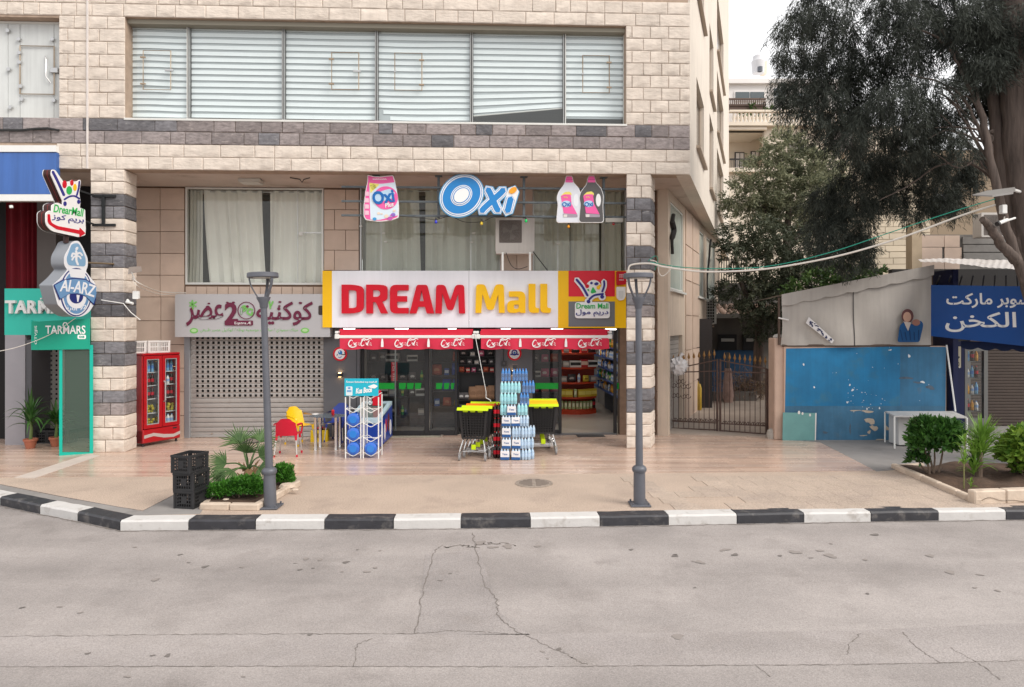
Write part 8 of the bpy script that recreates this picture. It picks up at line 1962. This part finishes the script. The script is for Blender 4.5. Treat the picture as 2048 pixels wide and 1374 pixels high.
pst = thing('poster', 'black and cream poster on the navy side of the stall', 'poster', at(1910, 735, 16.5)); PSP = Plane((0, 16.4, 0), (1, 0)); shape('sheet', rrect(1899, 693, 1922, 735), PSP, 0, 0.01, pm('poster_cream', (0.42, 0.38, 0.28), 0.6), pst); shape('print', stroke([(1903, 715), (1908, 706), (1914, 712), (1910, 720), (1918, 714)], 4), PSP, 0.004, 0.003, BLKM, pst); text('15180', (1904, 724, 1919, 732), PSP, 0.004, 0.003, BLKM, pst)
MB().box(at(1893, 0, 16.45).x, at(1928, 0, 16.45).x, 16.43, 16.5, 0, 2.3).build('navy_panel', MATS['stall_navy'], mkd)
TIN = mat('tin_sheet', (0.50, 0.46, 0.43), 0.5, 0.2, var=0.15, vs_=2, dirt=(0.22, 0.12, 0.08), ds=3, dlim=0.58)
tr = thing('tin_roof', 'corrugated tin roof sheets over the blue supermarket sign', 'roof', at(1950, 540, 15))
f0, f1, b0, b1 = at(1842, 524, 15.9), at(2160, 549, 13.4), at(1836, 519, 17.6), at(2160, 520, 17.0)
for s_ in range(5):
    def tn(a, b, s_=s_):
        a2 = (s_ + a * 1.04) / 5; p = f0.lerp(f1, a2).lerp(b0.lerp(b1, a2), b); return p + Vector((0, 0, 0.006 * math.sin(a * 5 * 2 * math.pi) + 0.018 * a + 0.004 * s_ + 0.02 * math.sin(a2 * 9)))
    MB().grid(tn, 30, 3).build('sheet', TIN, tr, sharp=80)
tag(MB().tube([at(1893, 690, 15.75), at(1911, 823, 15.5)], 0.018, 6).build('white_pole', WMET, None, at(1911, 823, 15.5)), 'thin white pole leaning at the right end of the blue wall', 'pole')
# white table in front of the wall
tw = thing('market_table', 'battered white table in front of the blue wall', 'table', gnd(1845, 893)); TWM = mat('battered_white', (0.52, 0.51, 0.50), 0.5, var=0.08, vs_=3, dirt=(0.36, 0.33, 0.30), ds=4, dlim=0.6)
c4 = [at(1789, 838, 14.9), at(1934, 823, 14.7), at(1906, 816, 15.7), at(1770, 828, 15.7)]
zt3 = 0.72
mb = MB(); mb.flat([(q.x, q.y) for q in c4], zt3 - 0.03, zt3); mb.build('top', TWM, tw)
for q in c4: MB().tube([(q.x, q.y, 0.005), (q.x, q.y, zt3 - 0.02)], 0.018, 6).build('leg', WMET, tw)
a, b = gnd(1797, 893), gnd(1836, 891); MB().box(a.x, b.x, a.y - 0.01, a.y + 0.4, 0.03, zt3 - 0.06, 0.01).build('cabinet', TWM, tw); MB().box(b.x + 0.05, b.x + 0.9, a.y + 0.3, a.y + 0.35, 0.45, zt3 - 0.04, 0.005).build('apron', mat('cream_board', (0.45, 0.40, 0.33), 0.6), tw)
# planter at the right with bushes
pr = thing('planter_bed', 'large stone edged planter with bushes at the right edge', 'planter', gnd(1950, 960))
q = [gnd(1781, 936), gnd(1950, 1009), gnd(2200, 1000), gnd(2200, 925), gnd(1840, 930)]
edging(pr, [q[1], q[0]][::-1], 0.09); edging(pr, [q[1], q[2]], 0.20, 0.16); edging(pr, [q[4], q[0]], 0.06)
cen = sum((Vector(k) for k in q), Vector()) / 5; mb = MB()
def soilf(a, b):
    p0 = q[0].lerp(q[4], a * 0.0 + b); p = (q[0].lerp(q[1], 1 - b) if False else q[1].lerp(q[0], b)).lerp(q[2].lerp(q[3], b), a); return (p.x + 0.1, p.y, 0.055 + 0.03 * math.sin(a * 17 + b * 9) + 0.02 * math.sin(a * 31 - b * 13))
mb.grid(soilf, 40, 16); mb.build('soil', SOIL, pr)
BUSH = leafmat('glossy_bush_leaf', (0.015, 0.055, 0.012), (0.075, 0.18, 0.035), 0.35, 3.5, 0.2); BUSH2 = leafmat('bright_bush_leaf', (0.06, 0.16, 0.02), (0.24, 0.36, 0.05), 0.4, 4, 0.3); YUC = leafmat('yucca_leaf', (0.09, 0.20, 0.03), (0.25, 0.42, 0.07), 0.4, 4, 0.3)
shrub(1872, 955, [(0, 0.05, 0.66, 0.38, 0.36, 0.30), (-0.22, 0, 0.60, 0.20, 0.24, 0.22), (0.16, 0, 0.82, 0.24, 0.28, 0.18), (-0.15, 0.05, 0.86, 0.22, 0.22, 0.16), (-0.27, 0.1, 0.3, 0.15, 0.16, 0.10)], 'dense dark leafed bush on a thin trunk in the right planter', BUSH, 620, 0.115, 'leafy_bush', 'bush', None, 5)
shrub(2052, 960, [(0, 0, 0.52, 0.34, 0.36, 0.22), (-0.16, 0, 0.40, 0.2, 0.26, 0.18), (0.05, -0.05, 0.75, 0.3, 0.3, 0.14), (0.05, 0.05, 0.2, 0.2, 0.2, 0.12)], 'bright leafed bush cut by the right edge of the picture', BUSH2, 520, 0.14, 'leafy_bush', 'bush', None, 3)
p = gnd(1958, 962); yt = thing('yucca', 'bright green yucca with pointed leaves in the right planter', 'plant', p); MB().tube([p, p + Vector((0.02, 0, 0.5))], [0.05, 0.04], 8).build('trunk', BARK, yt)
blade_plant(yt, p + Vector((0.05, 0, 0)), 0.40, 130, 0.60, 0.05, YUC, 0.35, 1.0, 'leaf', 0.25); blade_plant(yt, p + Vector((-0.12, -0.05, 0)), 0.1, 60, 0.55, 0.045, YUC, 0.4, 0.8, 'leaf', 0.4)
p = gnd(1928, 978); sp2 = thing('young_plant', 'thin young leafy plant left of the yucca', 'plant', p); MB().tube([p, p + Vector((0, 0, 0.5)), p + Vector((0.03, 0, 0.85))], [0.012, 0.010, 0.006], 6).build('stem', pm('young_stem', (0.2, 0.2, 0.08), 0.7), sp2); blade_plant(sp2, p, 0.35, 30, 0.3, 0.05, BUSH2 if False else YUC, 0.5, 1.0, 'leaf', 0.6)
p = gnd(1942, 985); t = thing('weed', 'small yellowish weed at the corner of the right planter', 'plant', p); blade_plant(t, p, 0.06, 16, 0.14, 0.03, BUSH2, 0.12)

# ================================================================== FAR HOUSES
DH = 46.0; PH = Plane((0, DH, 0), (1, 0))
def rect_box(pl, x0, y0, x1, y1, o_, th_, nm, m, par): return shape(nm, rrect(x0, y0, x1, y1), pl, o_, th_, m, par)
FST = mat('far_cream_stone', (0.76, 0.67, 0.555), 0.85, var=0.08, vs_=0.5); FWH = mat('far_white_wall', (0.80, 0.77, 0.75), 0.85, var=0.05, vs_=0.4); FDK = pm('far_glass', (0.10, 0.12, 0.13), 0.15, spec=0.5); FBR = pm('far_brown', (0.13, 0.09, 0.075), 0.6); FIR = pm('far_iron', (0.05, 0.045, 0.045), 0.6)
wh = thing('white_house', 'white upper house with terrace far behind the alley', 'house', at(1530, 232, 48)); PW2 = Plane((0, 48, 0), (1, 0))
rect_box(PW2, 1440, 168, 1680, 260, 0, 5, 'wall', FWH, wh); rect_box(PW2, 1435, 160, 1685, 169, 0.3, 5.5, 'roof_slab', FWH, wh)
for x0, y0, x1, y1 in ((1468, 183, 1529, 203), (1544, 176, 1572, 211), (1590, 185, 1620, 215)):
    f = rect_box(PW2, x0, y0, x1, y1, 0.1, 0.12, 'window', FWH, wh); rect_box(PW2, x0 + 2, y0 + 2, (x0 + x1) / 2 - 0.7, y1 - 2, 0.13, 0.05, 'pane', FDK, f); rect_box(PW2, (x0 + x1) / 2 + 0.7, y0 + 2, x1 - 2, y1 - 2, 0.13, 0.05, 'pane', FDK, f)
for k in range(9): rect_box(PW2, 1545 + k * 3, 194, 1545.8 + k * 3, 211, 0.2, 0.03, 'window_bar', FWH, wh)
tk = thing('water_tank', 'white water tank on the roof of the far white house', 'tank', at(1516, 148, 49)); c = at(1516, 147, 49); s_ = 49 / F
MB().lathe([(11 * s_, 0), (12 * s_, 8 * s_), (13 * s_, 24 * s_), (11 * s_, 26 * s_), (10 * s_, 34 * s_), (5 * s_, 38 * s_), (0.1, 39 * s_)], c, 18).build('tank', mat('tank_white', (0.6, 0.6, 0.62), 0.5, var=0.06, vs_=1), tk); MB().lathe([(5 * s_, 0), (5 * s_, 9 * s_)], c + Vector((0, -11 * s_, 0)), 10).build('hatch', pm('tank_dark', (0.12, 0.13, 0.15), 0.5), tk)
rect_box(Plane((0, 49.5, 0), (1, 0)), 1526, 122, 1534, 147, 0, 0.6, 'chimney', FST, tk)
sh2 = thing('stone_house', 'cream stone house with balustrade far behind the trees', 'house', at(1600, 400, DH))
PHr = PH
MB().rwall((PH.px(1440, 0)[0], PH.px(1800, 0)[0], -0.2, PH.px(0, 252)[1]), [(PH.px(1455, 0)[0], PH.px(1529, 0)[0], PH.px(0, 345)[1], PH.px(0, 262)[1])], lambda a, b: PH.P(a, b, 0), lambda a, b: PH.P(a, b, -0.4)).build('wall', FST, sh2)
MB().box(PH.px(1440, 0)[0], PH.px(1800, 0)[0], DH + 3, DH + 3.2, -0.2, PH.px(0, 252)[1]).build('inner_wall', FST, sh2)
rect_box(PH, 1452, 248, 1700, 255, 0.5, 3.5, 'cornice', FST, sh2); rect_box(PH, 1452, 256, 1530, 262, 0.35, 3.4, 'balcony_ceiling', FST, sh2); rect_box(PH, 1452, 338, 1532, 346, 0.4, 3.4, 'balcony_floor', FST, sh2); rect_box(PH, 1455, 224, 1690, 228, 0.5, 0.3, 'handrail', FST, sh2)
bal = MB().lathe([(0.09, 0), (0.06, 0.1), (0.13, 0.3), (0.06, 0.55), (0.09, 0.67)], n=8).mesh('baluster', FST)
for k in range(28): q = link('baluster', bal, sh2); q.location = RM[sh2.name].inverted() @ PH.W(1464 + k * 7.6, 248.5, 0.35)
PIN = Plane((0, DH + 2.95, 0), (1, 0))
for x0, y0, x1, y1 in ((1469, 305, 1488, 338), (1501, 303, 1518, 322)):
    f = rect_box(PIN, x0, y0, x1, y1, 0.1, 0.1, 'window', FIR, sh2); rect_box(PIN, x0 + 2, y0 + 2, (x0 + x1) / 2 - 0.8, y1 - 2, 0.14, 0.05, 'pane', FWH, f); rect_box(PIN, (x0 + x1) / 2 + 0.8, y0 + 2, x1 - 2, y1 - 2, 0.14, 0.05, 'pane', FWH, f)
for k in range(13): rect_box(PH, 1458 + k * 4, 322, 1459 + k * 4, 338, 0.4, 0.04, 'railing_bar', FIR, sh2)
rect_box(PH, 1456, 320, 1512, 322.5, 0.45, 0.12, 'railing_top', FIR, sh2)
for x0, y0, x1, y1 in ((1575, 286, 1608, 306), (1656, 256, 1706, 304)):
    f = rect_box(PH, x0, y0, x1, y1, 0.05, 0.06, 'window', FBR, sh2)
    for k in range(3): rect_box(PH, x0 + 2 + k * (x1 - x0 - 4) / 3, y0 + 2, x0 + 1 + (k + 1) * (x1 - x0 - 4) / 3, y1 - 2, 0.09, 0.05, 'pane', pm('curtained_glass', (0.22, 0.19, 0.18), 0.3), f)
for j in range(10):
    for k in range(13):
        x = 1532 + k * 17 + (j % 2) * 8; y = 262 + j * 9
        if any(a - 17 < x < b and c - 9 < y < d for a, c, b, d in ((1575, 286, 1608, 306), (1656, 256, 1706, 304))): continue
        rect_box(PH, x, y, x + 16.4, y + 8.4, 0.04, 0.05, 'stone', FST, sh2)
tp = thing('terrace_screen', 'brown lattice screen on the terrace of the far white house', 'screen', at(1497, 226, 46.8)); PT2 = Plane((0, 46.8, 0), (1, 0))
for y0, y1 in ((196, 200), (208, 211), (221, 226)): rect_box(PT2, 1455, y0, 1532, y1, 0.0, 0.06, 'rail', FBR, tp)
rect_box(PT2, 1455, 209, 1532, 224, -0.1, 0.05, 'panel', FBR, tp)
for k in range(20): rect_box(PT2, 1457 + k * 3.8, 199, 1459 + k * 3.8, 209, 0.0, 0.05, 'slat', FBR, tp)
RSN = mat('right_house_stone', (0.50, 0.43, 0.33), 0.85, rnd=0.08, var=0.1, vs_=1)
rh = thing('courses_house', 'weathered stone house with wide courses behind the cypress', 'house', at(1790, 600, 30)); PRH = Plane((0, 30, 0), (1, 0.12))
shape('wall', [(1690, 300), (2300, 300), (2300, 720), (1690, 720)], PRH, -0.03, 0.4, mat('course_joint', (0.26, 0.2, 0.14), 0.9), rh)
for k in range(30): shape('stone_course', [(1690, 305 + k * 12.5), (1770 + (k % 3) * 8, 304 + k * 12.5), (1770 + (k % 3) * 8, 315.5 + k * 12.5), (1690, 316 + k * 12.5)], PRH, 0.0, 0.05, RSN, rh); shape('stone_course', [(1771 + (k % 3) * 8, 304 + k * 12.5), (1860, 303 + k * 12.5), (1860, 314 + k * 12.5), (1771 + (k % 3) * 8, 315.5 + k * 12.5)], PRH, 0.002, 0.05, RSN, rh)
nw = thing('tiled_wall', 'pale tiled wall and pier just above the tin roof', 'wall', at(1870, 520, 19)); PNW = Plane((0, 19.2, 0), (1, 0))
shape('pier', rrect(1822, 445, 1842, 620), PNW, 0.05, 0.3, mat('pier_plaster', (0.42, 0.33, 0.23), 0.9, var=0.15, vs_=2), nw); shape('backing', rrect(1842, 469, 2300, 640), PNW, -0.03, 0.2, mat('dark_stone_wall', (0.16, 0.15, 0.14), 0.9, var=0.3, vs_=3), nw)
for i, (x0, x1) in enumerate(((1842, 1888), (1889, 1923))):
    for j in range(3): shape('tile', rrect(x0, 471 + j * 24, x1 - (4 if (i + j) % 2 else 0), 494 + j * 24), PNW, 0.01, 0.03, PINKT, nw)
for j in range(3): shape('coping', rrect(1925, 474 + j * 16, 2200, 488 + j * 16), PNW, 0.02 + 0.02 * j, 0.05, mat('grey_block', (0.20, 0.19, 0.18), 0.9, var=0.2, vs_=3), nw)
aircon(Plane((0, 18.2, 0), (1, 0)), 1963, 425, 2016, 474, 1988, 450, 19, 0.35, 'white air conditioner beside the cypress trunk above the tin roof')
wtk = thing('black_tank', 'black water tank hidden in the foliage above the tiled wall', 'tank', at(1885, 440, 20)); MB().lathe([(0.3, -0.02), (0.32, 0.0), (0.32, 0.55), (0.22, 0.62), (0.1, 0.64)], at(1885, 432, 20), 16).build('tank', BLKM, wtk)
ifn = thing('iron_fence', 'dark iron railing beside the far end of the alley wall', 'fence', at(1458, 565, 27))
for k in range(12): MB().tube([at(1438 + k * 5, 566, 27), at(1438 + k * 5, 515, 27)], 0.02, 4).build('railing_bar', FIR, ifn)
for y in (520, 545, 562): MB().tube([at(1434, y, 27), at(1500, y, 27)], 0.025, 4).build('rail', FIR, ifn)
MB().box(at(1430, 0, 27.2).x, at(1560, 0, 27.2).x, 27.2, 27.5, 0, at(0, 566, 27.2).z).build('base_wall', DKP, ifn)
MB().flat([(4, 27.6), (40, 27.6), (40, 44), (4, 44)], 0, 1.2).build('hillside', mat('dry_earth', (0.24, 0.19, 0.13), 0.95, var=0.2, vs_=1), None)['kind'] = 'structure'

# ================================================================== TREES
def clumps_world(lst, d0, dj):
    out = []
    for it in lst:
        cx, cy, rx, ry = it[:4]; d = d0 + (it[4] if len(it) > 4 else R.uniform(-dj, dj)); c = at(cx, cy, d); k = d / F
        out.append((np.array(c), np.array([rx * k, min(rx, ry) * k * 1.1, ry * k])))
    return out
def tassels(cl, per, nl, tl_, ls, lw, droop, rnd=0.45, shell=0.55):
    P, D, S, L_, W_ = [], [], [], [], []
    for c, r in cl:
        m = max(4, int(per * (r[0] * r[2]) ** 0.75))
        d = unit(NR.normal(size=(m, 3))); rr = shell + (1 - shell) * NR.random(m)
        B_ = c + d * rr[:, None] * r
        ax = unit(d * (1 - droop) * np.array([1, 1, 0.6]) + np.array([0, 0, -droop]) + NR.normal(size=(m, 3)) * 0.25)
        t = NR.random((m, nl)); ln = tl_ * NR.uniform(0.5, 1.3, m)
        Pp = B_[:, None, :] + ax[:, None, :] * (t * ln[:, None])[..., None] + NR.normal(size=(m, nl, 3)) * (0.10 * tl_)
        dd = unit((ax[:, None, :] * 0.9 + NR.normal(size=(m, nl, 3)) * rnd).reshape(-1, 3))
        P.append(Pp.reshape(-1, 3)); D.append(dd); S.append(unit(np.cross(dd, NR.normal(size=dd.shape)))); n = len(dd)
        L_.append(ls * NR.uniform(0.6, 1.4, n)); W_.append(lw * NR.uniform(0.6, 1.3, n))
    return [np.concatenate(q) for q in (P, D, S, L_, W_)]
CYP = leafmat('cypress_leaf', (0.013, 0.017, 0.014), (0.072, 0.083, 0.068), 0.75, 1.6, 0.12)
CBARK = mat('cypress_bark', (0.105, 0.08, 0.068), 0.95, var=0.5, vs_=6, bump=1.0, bs=12, stretch=(2.2, 2.2, 0.22))
tb_ = Vector((at(2120, 900, 12.9).x, 12.9, 0)); cyt = thing('cypress_tree', 'big dark drooping cypress at the right edge', 'tree', tb_)
def limb(pts, r0, r1, nm='limb', d=12.9):
    pw_ = [at(p[0], p[1], p[2] if len(p) > 2 else d) for p in pts]; c = catmull(pw_, 6); m = len(c)
    c = [q + Vector((R.uniform(-.02, .02), R.uniform(-.02, .02), 0)) for q in c]
    MB().tube(c, [r0 + (r1 - r0) * i / (m - 1) for i in range(m)], 10).build(nm, CBARK, cyt, sharp=60)
limb([(2135, 985), (2138, 800), (2104, 640), (2070, 500), (2046, 330), (2034, 150), (2030, -40), (2020, -250)], 0.42, 0.2, 'trunk')
limb([(2075, 620), (2020, 480, 12.8), (1985, 340, 12.8), (1960, 220, 12.9), (1925, 130, 13), (1885, 60, 13)], 0.10, 0.03)
limb([(2050, 520), (2010, 380, 13.1), (1990, 220, 13.2), (1985, 80, 13.3), (1975, -60, 13.3)], 0.15, 0.08)
limb([(2060, 480), (2070, 300, 12.6), (2075, 120, 12.5), (2070, -80, 12.4)], 0.16, 0.09)
limb([(2030, 520, 12.6), (2003, 490, 12.5), (1978, 455, 12.4), (1966, 438, 12.3)], 0.10, 0.055)
limb([(1975, 300), (1930, 200), (1880, 165), (1820, 150)], 0.035, 0.01); limb([(1960, 220), (1930, 160), (1900, 100), (1840, 60), (1740, 60)], 0.035, 0.01); limb([(1995, 330), (1930, 290), (1870, 270), (1790, 280), (1720, 300)], 0.03, 0.008, 'limb', 13.5); limb([(2000, 380), (1950, 330), (1880, 330), (1820, 370), (1760, 400)], 0.03, 0.008, 'limb', 13.5)
for k in range(14): a = R.uniform(1900, 1990); b = R.uniform(180, 340); limb([(1985, 300 + R.uniform(-40, 60)), (a, b), (a - R.uniform(20, 60), b + R.uniform(-50, 30))], 0.025, 0.006, 'twig')
CL = [(1575, 50, 26, 24), (1610, 30, 42, 34), (1650, 25, 40, 40), (1570, 105, 26, 18), (1605, 110, 42, 30), (1570, 165, 28, 20), (1600, 170, 38, 38), (1655, 115, 45, 60), (1690, 60, 30, 60), (1640, 205, 50, 55), (1590, 205, 26, 22), (1680, 190, 55, 70), (1700, 255, 36, 52), (1655, 262, 22, 40), (1730, 110, 38, 60), (1760, 20, 40, 40), (1800, 40, 55, 50), (1770, 130, 55, 50), (1840, 30, 50, 45), (1830, 110, 50, 40), (1790, 200, 62, 55), (1740, 210, 50, 60), (1850, 175, 45, 40),
      (1890, 40, 55, 50), (1940, 30, 60, 55), (1990, 40, 60, 60), (2040, 50, 60, 70), (1960, 110, 50, 50), (2010, 140, 50, 50), (1985, 180, 35, 40), (1760, 290, 50, 50), (1820, 265, 55, 55), (1790, 340, 50, 50), (1745, 350, 42, 55), (1840, 330, 50, 45), (1880, 290, 42, 50), (1850, 240, 45, 40), (1890, 225, 30, 30), (1770, 395, 40, 25), (1705, 310, 22, 50), (1870, 385, 50, 32), (1835, 405, 38, 28), (1930, 350, 35, 25), (1905, 400, 36, 22), (2030, -60, 120, 60), (1900, -60, 120, 60), (1760, -60, 100, 60), (1660, -50, 60, 50), (1920, 270, 26, 22), (1950, 330, 30, 22),
      (1680, 370, 38, 42), (1660, 420, 44, 50), (1700, 430, 45, 60), (1720, 380, 40, 45), (1650, 470, 38, 42), (1690, 490, 42, 40), (1725, 470, 26, 40), (1640, 400, 24, 34), (1735, 500, 16, 24), (2030, 190, 45, 60), (1950, 60, 70, 60), (1945, 150, 40, 40), (1975, 120, 40, 40), (2000, 210, 30, 30), (2045, 120, 40, 60), (1905, 330, 40, 40), (1950, 200, 30, 30)]
leafmesh('crown', *tassels(clumps_world([c if c[1] < 290 else (*c[:4], 1.7 + 0.4 * math.sin(c[0])) for c in CL], 13.4, 0.9), 175, 62, 0.40, 0.12, 0.013, 0.74, 0.38, 0.4), CYP, cyt)
OLV = leafmat('olive_leaf', (0.07, 0.09, 0.05), (0.40, 0.41, 0.27), 0.6, 0.9, 0.35)
def tree(nm, label, base, cl, d0, dj, m, per, nl, tl_, ls, lw, droop, trunk):
    t = thing(nm, label, 'tree', base)
    for pts, r0, r1 in trunk:
        c = catmull([at(*p) for p in pts], 6); k = len(c); MB().tube(c, [r0 + (r1 - r0) * i / (k - 1) for i in range(k)], 8).build('trunk', CBARK, t, sharp=60)
    leafmesh('crown', *tassels(clumps_world(cl, d0, dj), per, nl, tl_, ls, lw, droop, 0.6), m, t); return t
tree('olive_tree', 'pale olive green tree rising in the alley behind the courtyard house', at(1580, 640, 24), [(1530, 340, 34, 36), (1575, 310, 40, 34), (1560, 290, 26, 22), (1615, 330, 36, 34), (1500, 385, 42, 34), (1550, 380, 46, 38), (1600, 385, 48, 44), (1640, 370, 36, 44), (1650, 330, 24, 24), (1520, 420, 44, 26), (1580, 430, 50, 36), (1620, 440, 42, 40), (1480, 400, 24, 22)], 24, 1.0, OLV, 120, 44, 0.45, 0.12, 0.045, 0.1, [([(1575, 660, 24), (1570, 560, 24), (1575, 460, 24), (1580, 380, 24)], 0.22, 0.08), ([(1572, 520, 24), (1535, 440, 24), (1520, 370, 24)], 0.12, 0.04), ([(1575, 500, 24), (1620, 430, 24), (1640, 370, 24)], 0.12, 0.04)])
OLD = leafmat('dark_evergreen_leaf', (0.03, 0.042, 0.024), (0.115, 0.13, 0.085), 0.6, 1.2, 0.15)
tree('evergreen_tree', 'dense dark evergreen leaning over the courtyard roof beside the alley wall', at(1510, 700, 22.5), [(1475, 470, 32, 24), (1510, 470, 36, 26), (1540, 490, 44, 36), (1490, 500, 46, 28), (1580, 500, 46, 44), (1600, 545, 46, 42), (1550, 545, 50, 40), (1500, 560, 44, 34), (1470, 580, 30, 34), (1520, 600, 46, 34), (1560, 600, 36, 28), (1630, 520, 36, 44), (1660, 560, 46, 34), (1530, 640, 34, 34), (1550, 655, 20, 26), (1700, 545, 40, 30)], 22.6, 0.7, OLD, 95, 44, 0.45, 0.12, 0.04, 0.25, [([(1515, 760, 23.2), (1520, 650, 23), (1530, 560, 22.8), (1545, 480, 22.6)], 0.2, 0.06), ([(1520, 640, 23), (1480, 560, 22.7), (1470, 490, 22.5)], 0.1, 0.04), ([(1525, 600, 23), (1600, 540, 22.8), (1650, 530, 22.6)], 0.1, 0.04)])
HDG = leafmat('hedge_leaf', (0.02, 0.05, 0.012), (0.10, 0.17, 0.04), 0.5, 1.2, 0.2)
tree('hedge_tree', 'leafy bright green tree peeping over the canvas shelter', at(1700, 640, 20.5), [(1640, 560, 36, 24), (1680, 545, 40, 28), (1720, 560, 36, 24), (1700, 585, 50, 22), (1650, 590, 36, 22), (1600, 590, 30, 26), (1745, 545, 24, 22)], 20.6, 0.5, HDG, 60, 34, 0.35, 0.13, 0.06, 0.1, [([(1690, 700, 20.8), (1690, 600, 20.8), (1680, 550, 20.7)], 0.08, 0.04)])
tree('terrace_plants', 'low green plants along the far terrace balustrade', at(1520, 226, 46.5), [(1500, 224, 16, 7), (1525, 222, 16, 8), (1550, 226, 20, 6), (1580, 226, 14, 5)], 46.6, 0.1, HDG, 26, 22, 0.4, 0.25, 0.1, 0.0, [([(1500, 232, 46.6), (1500, 224, 46.6)], 0.05, 0.03)])
# ---- overhead cables, lamp and camera on the trunk
def span(pts, r, m, label, nm='overhead_cable'):
    n = len(pts); d0, d1 = 14.85, 12.75; P_ = [at(x, y, d0 + (d1 - d0) * (x - pts[0][0]) / (pts[-1][0] - pts[0][0])) for x, y in pts]
    t = thing(nm, label, 'cable', P_[n // 2]); MB().tube(catmull(P_, 8), r, 6).build('cable', m, t)
span([(1257, 545), (1262, 530), (1300, 527), (1330, 534), (1400, 543), (1480, 542), (1560, 534), (1680, 511), (1800, 476), (1920, 432), (1990, 410), (2003, 408), (2010, 420), (2008, 440)], 0.019, CABW, 'thick white cable strung from the right column to the cypress')
span([(1300, 524), (1360, 534), (1440, 537), (1540, 532), (1660, 505), (1780, 465), (1900, 425), (1990, 398)], 0.009, CABG, 'thin green cable strung above the white one')
gw_ = thing('loose_cables', 'loose pale wires looped on the right column above the lamp', 'cable', BP(-0.05).W(1310, 530)); PL2 = BP(-0.06)
MB().tube(catmull([PL2.W(*q) for q in ((1300, 520), (1314, 525), (1318, 545), (1326, 552), (1340, 540), (1344, 530))], 6), 0.010, 5).build('cable', CABW, gw_); MB().tube(catmull([PL2.W(*q) for q in ((1296, 522), (1310, 512), (1316, 520), (1310, 540))], 6), 0.007, 5).build('cable', CABG, gw_)
ll = thing('street_light', 'pale flat street light head fixed to the cypress trunk', 'street lamp', at(1995, 385, 12.6))
mb = MB(); mb.add([at(1945, 389, 12.3), at(1975, 381, 12.3), at(2030, 374, 12.6), at(2026, 384, 12.4), at(1985, 391, 12.1)] + [at(1945, 391, 12.3), at(1975, 384, 12.3), at(2030, 378, 12.6), at(2026, 388, 12.4), at(1985, 394, 12.1)], [(0, 1, 2, 3, 4), (9, 8, 7, 6, 5), (0, 4, 9, 5), (4, 3, 8, 9), (3, 2, 7, 8), (2, 1, 6, 7), (1, 0, 5, 6)]); mb.build('head', pm('lamp_pale', (0.22, 0.21, 0.20), 0.4), ll); MB().tube([at(2028, 380, 12.6), at(2045, 385, 12.8)], 0.03, 6).build('arm', WMET, ll)
cc_ = thing('security_camera', 'white security camera and junction box on the cypress trunk', 'camera', at(2003, 440, 12.5)); MB().tube([at(1996, 447, 12.3), at(2014, 440, 12.45)], 0.035, 10).build('camera_body', WMET, cc_); MB().tube([at(1994, 448, 12.28), at(1997, 446.5, 12.3)], 0.042, 10).build('lens', BLKM, cc_); q = at(2006, 420, 12.5); MB().box(q.x - 0.045, q.x + 0.05, 12.45, 12.55, q.z - 0.07, q.z + 0.09, 0.01).build('junction_box', WMET, cc_); MB().tube([at(2014, 441, 12.45), at(2030, 436, 12.6)], 0.02, 6).build('bracket', WMET, cc_)
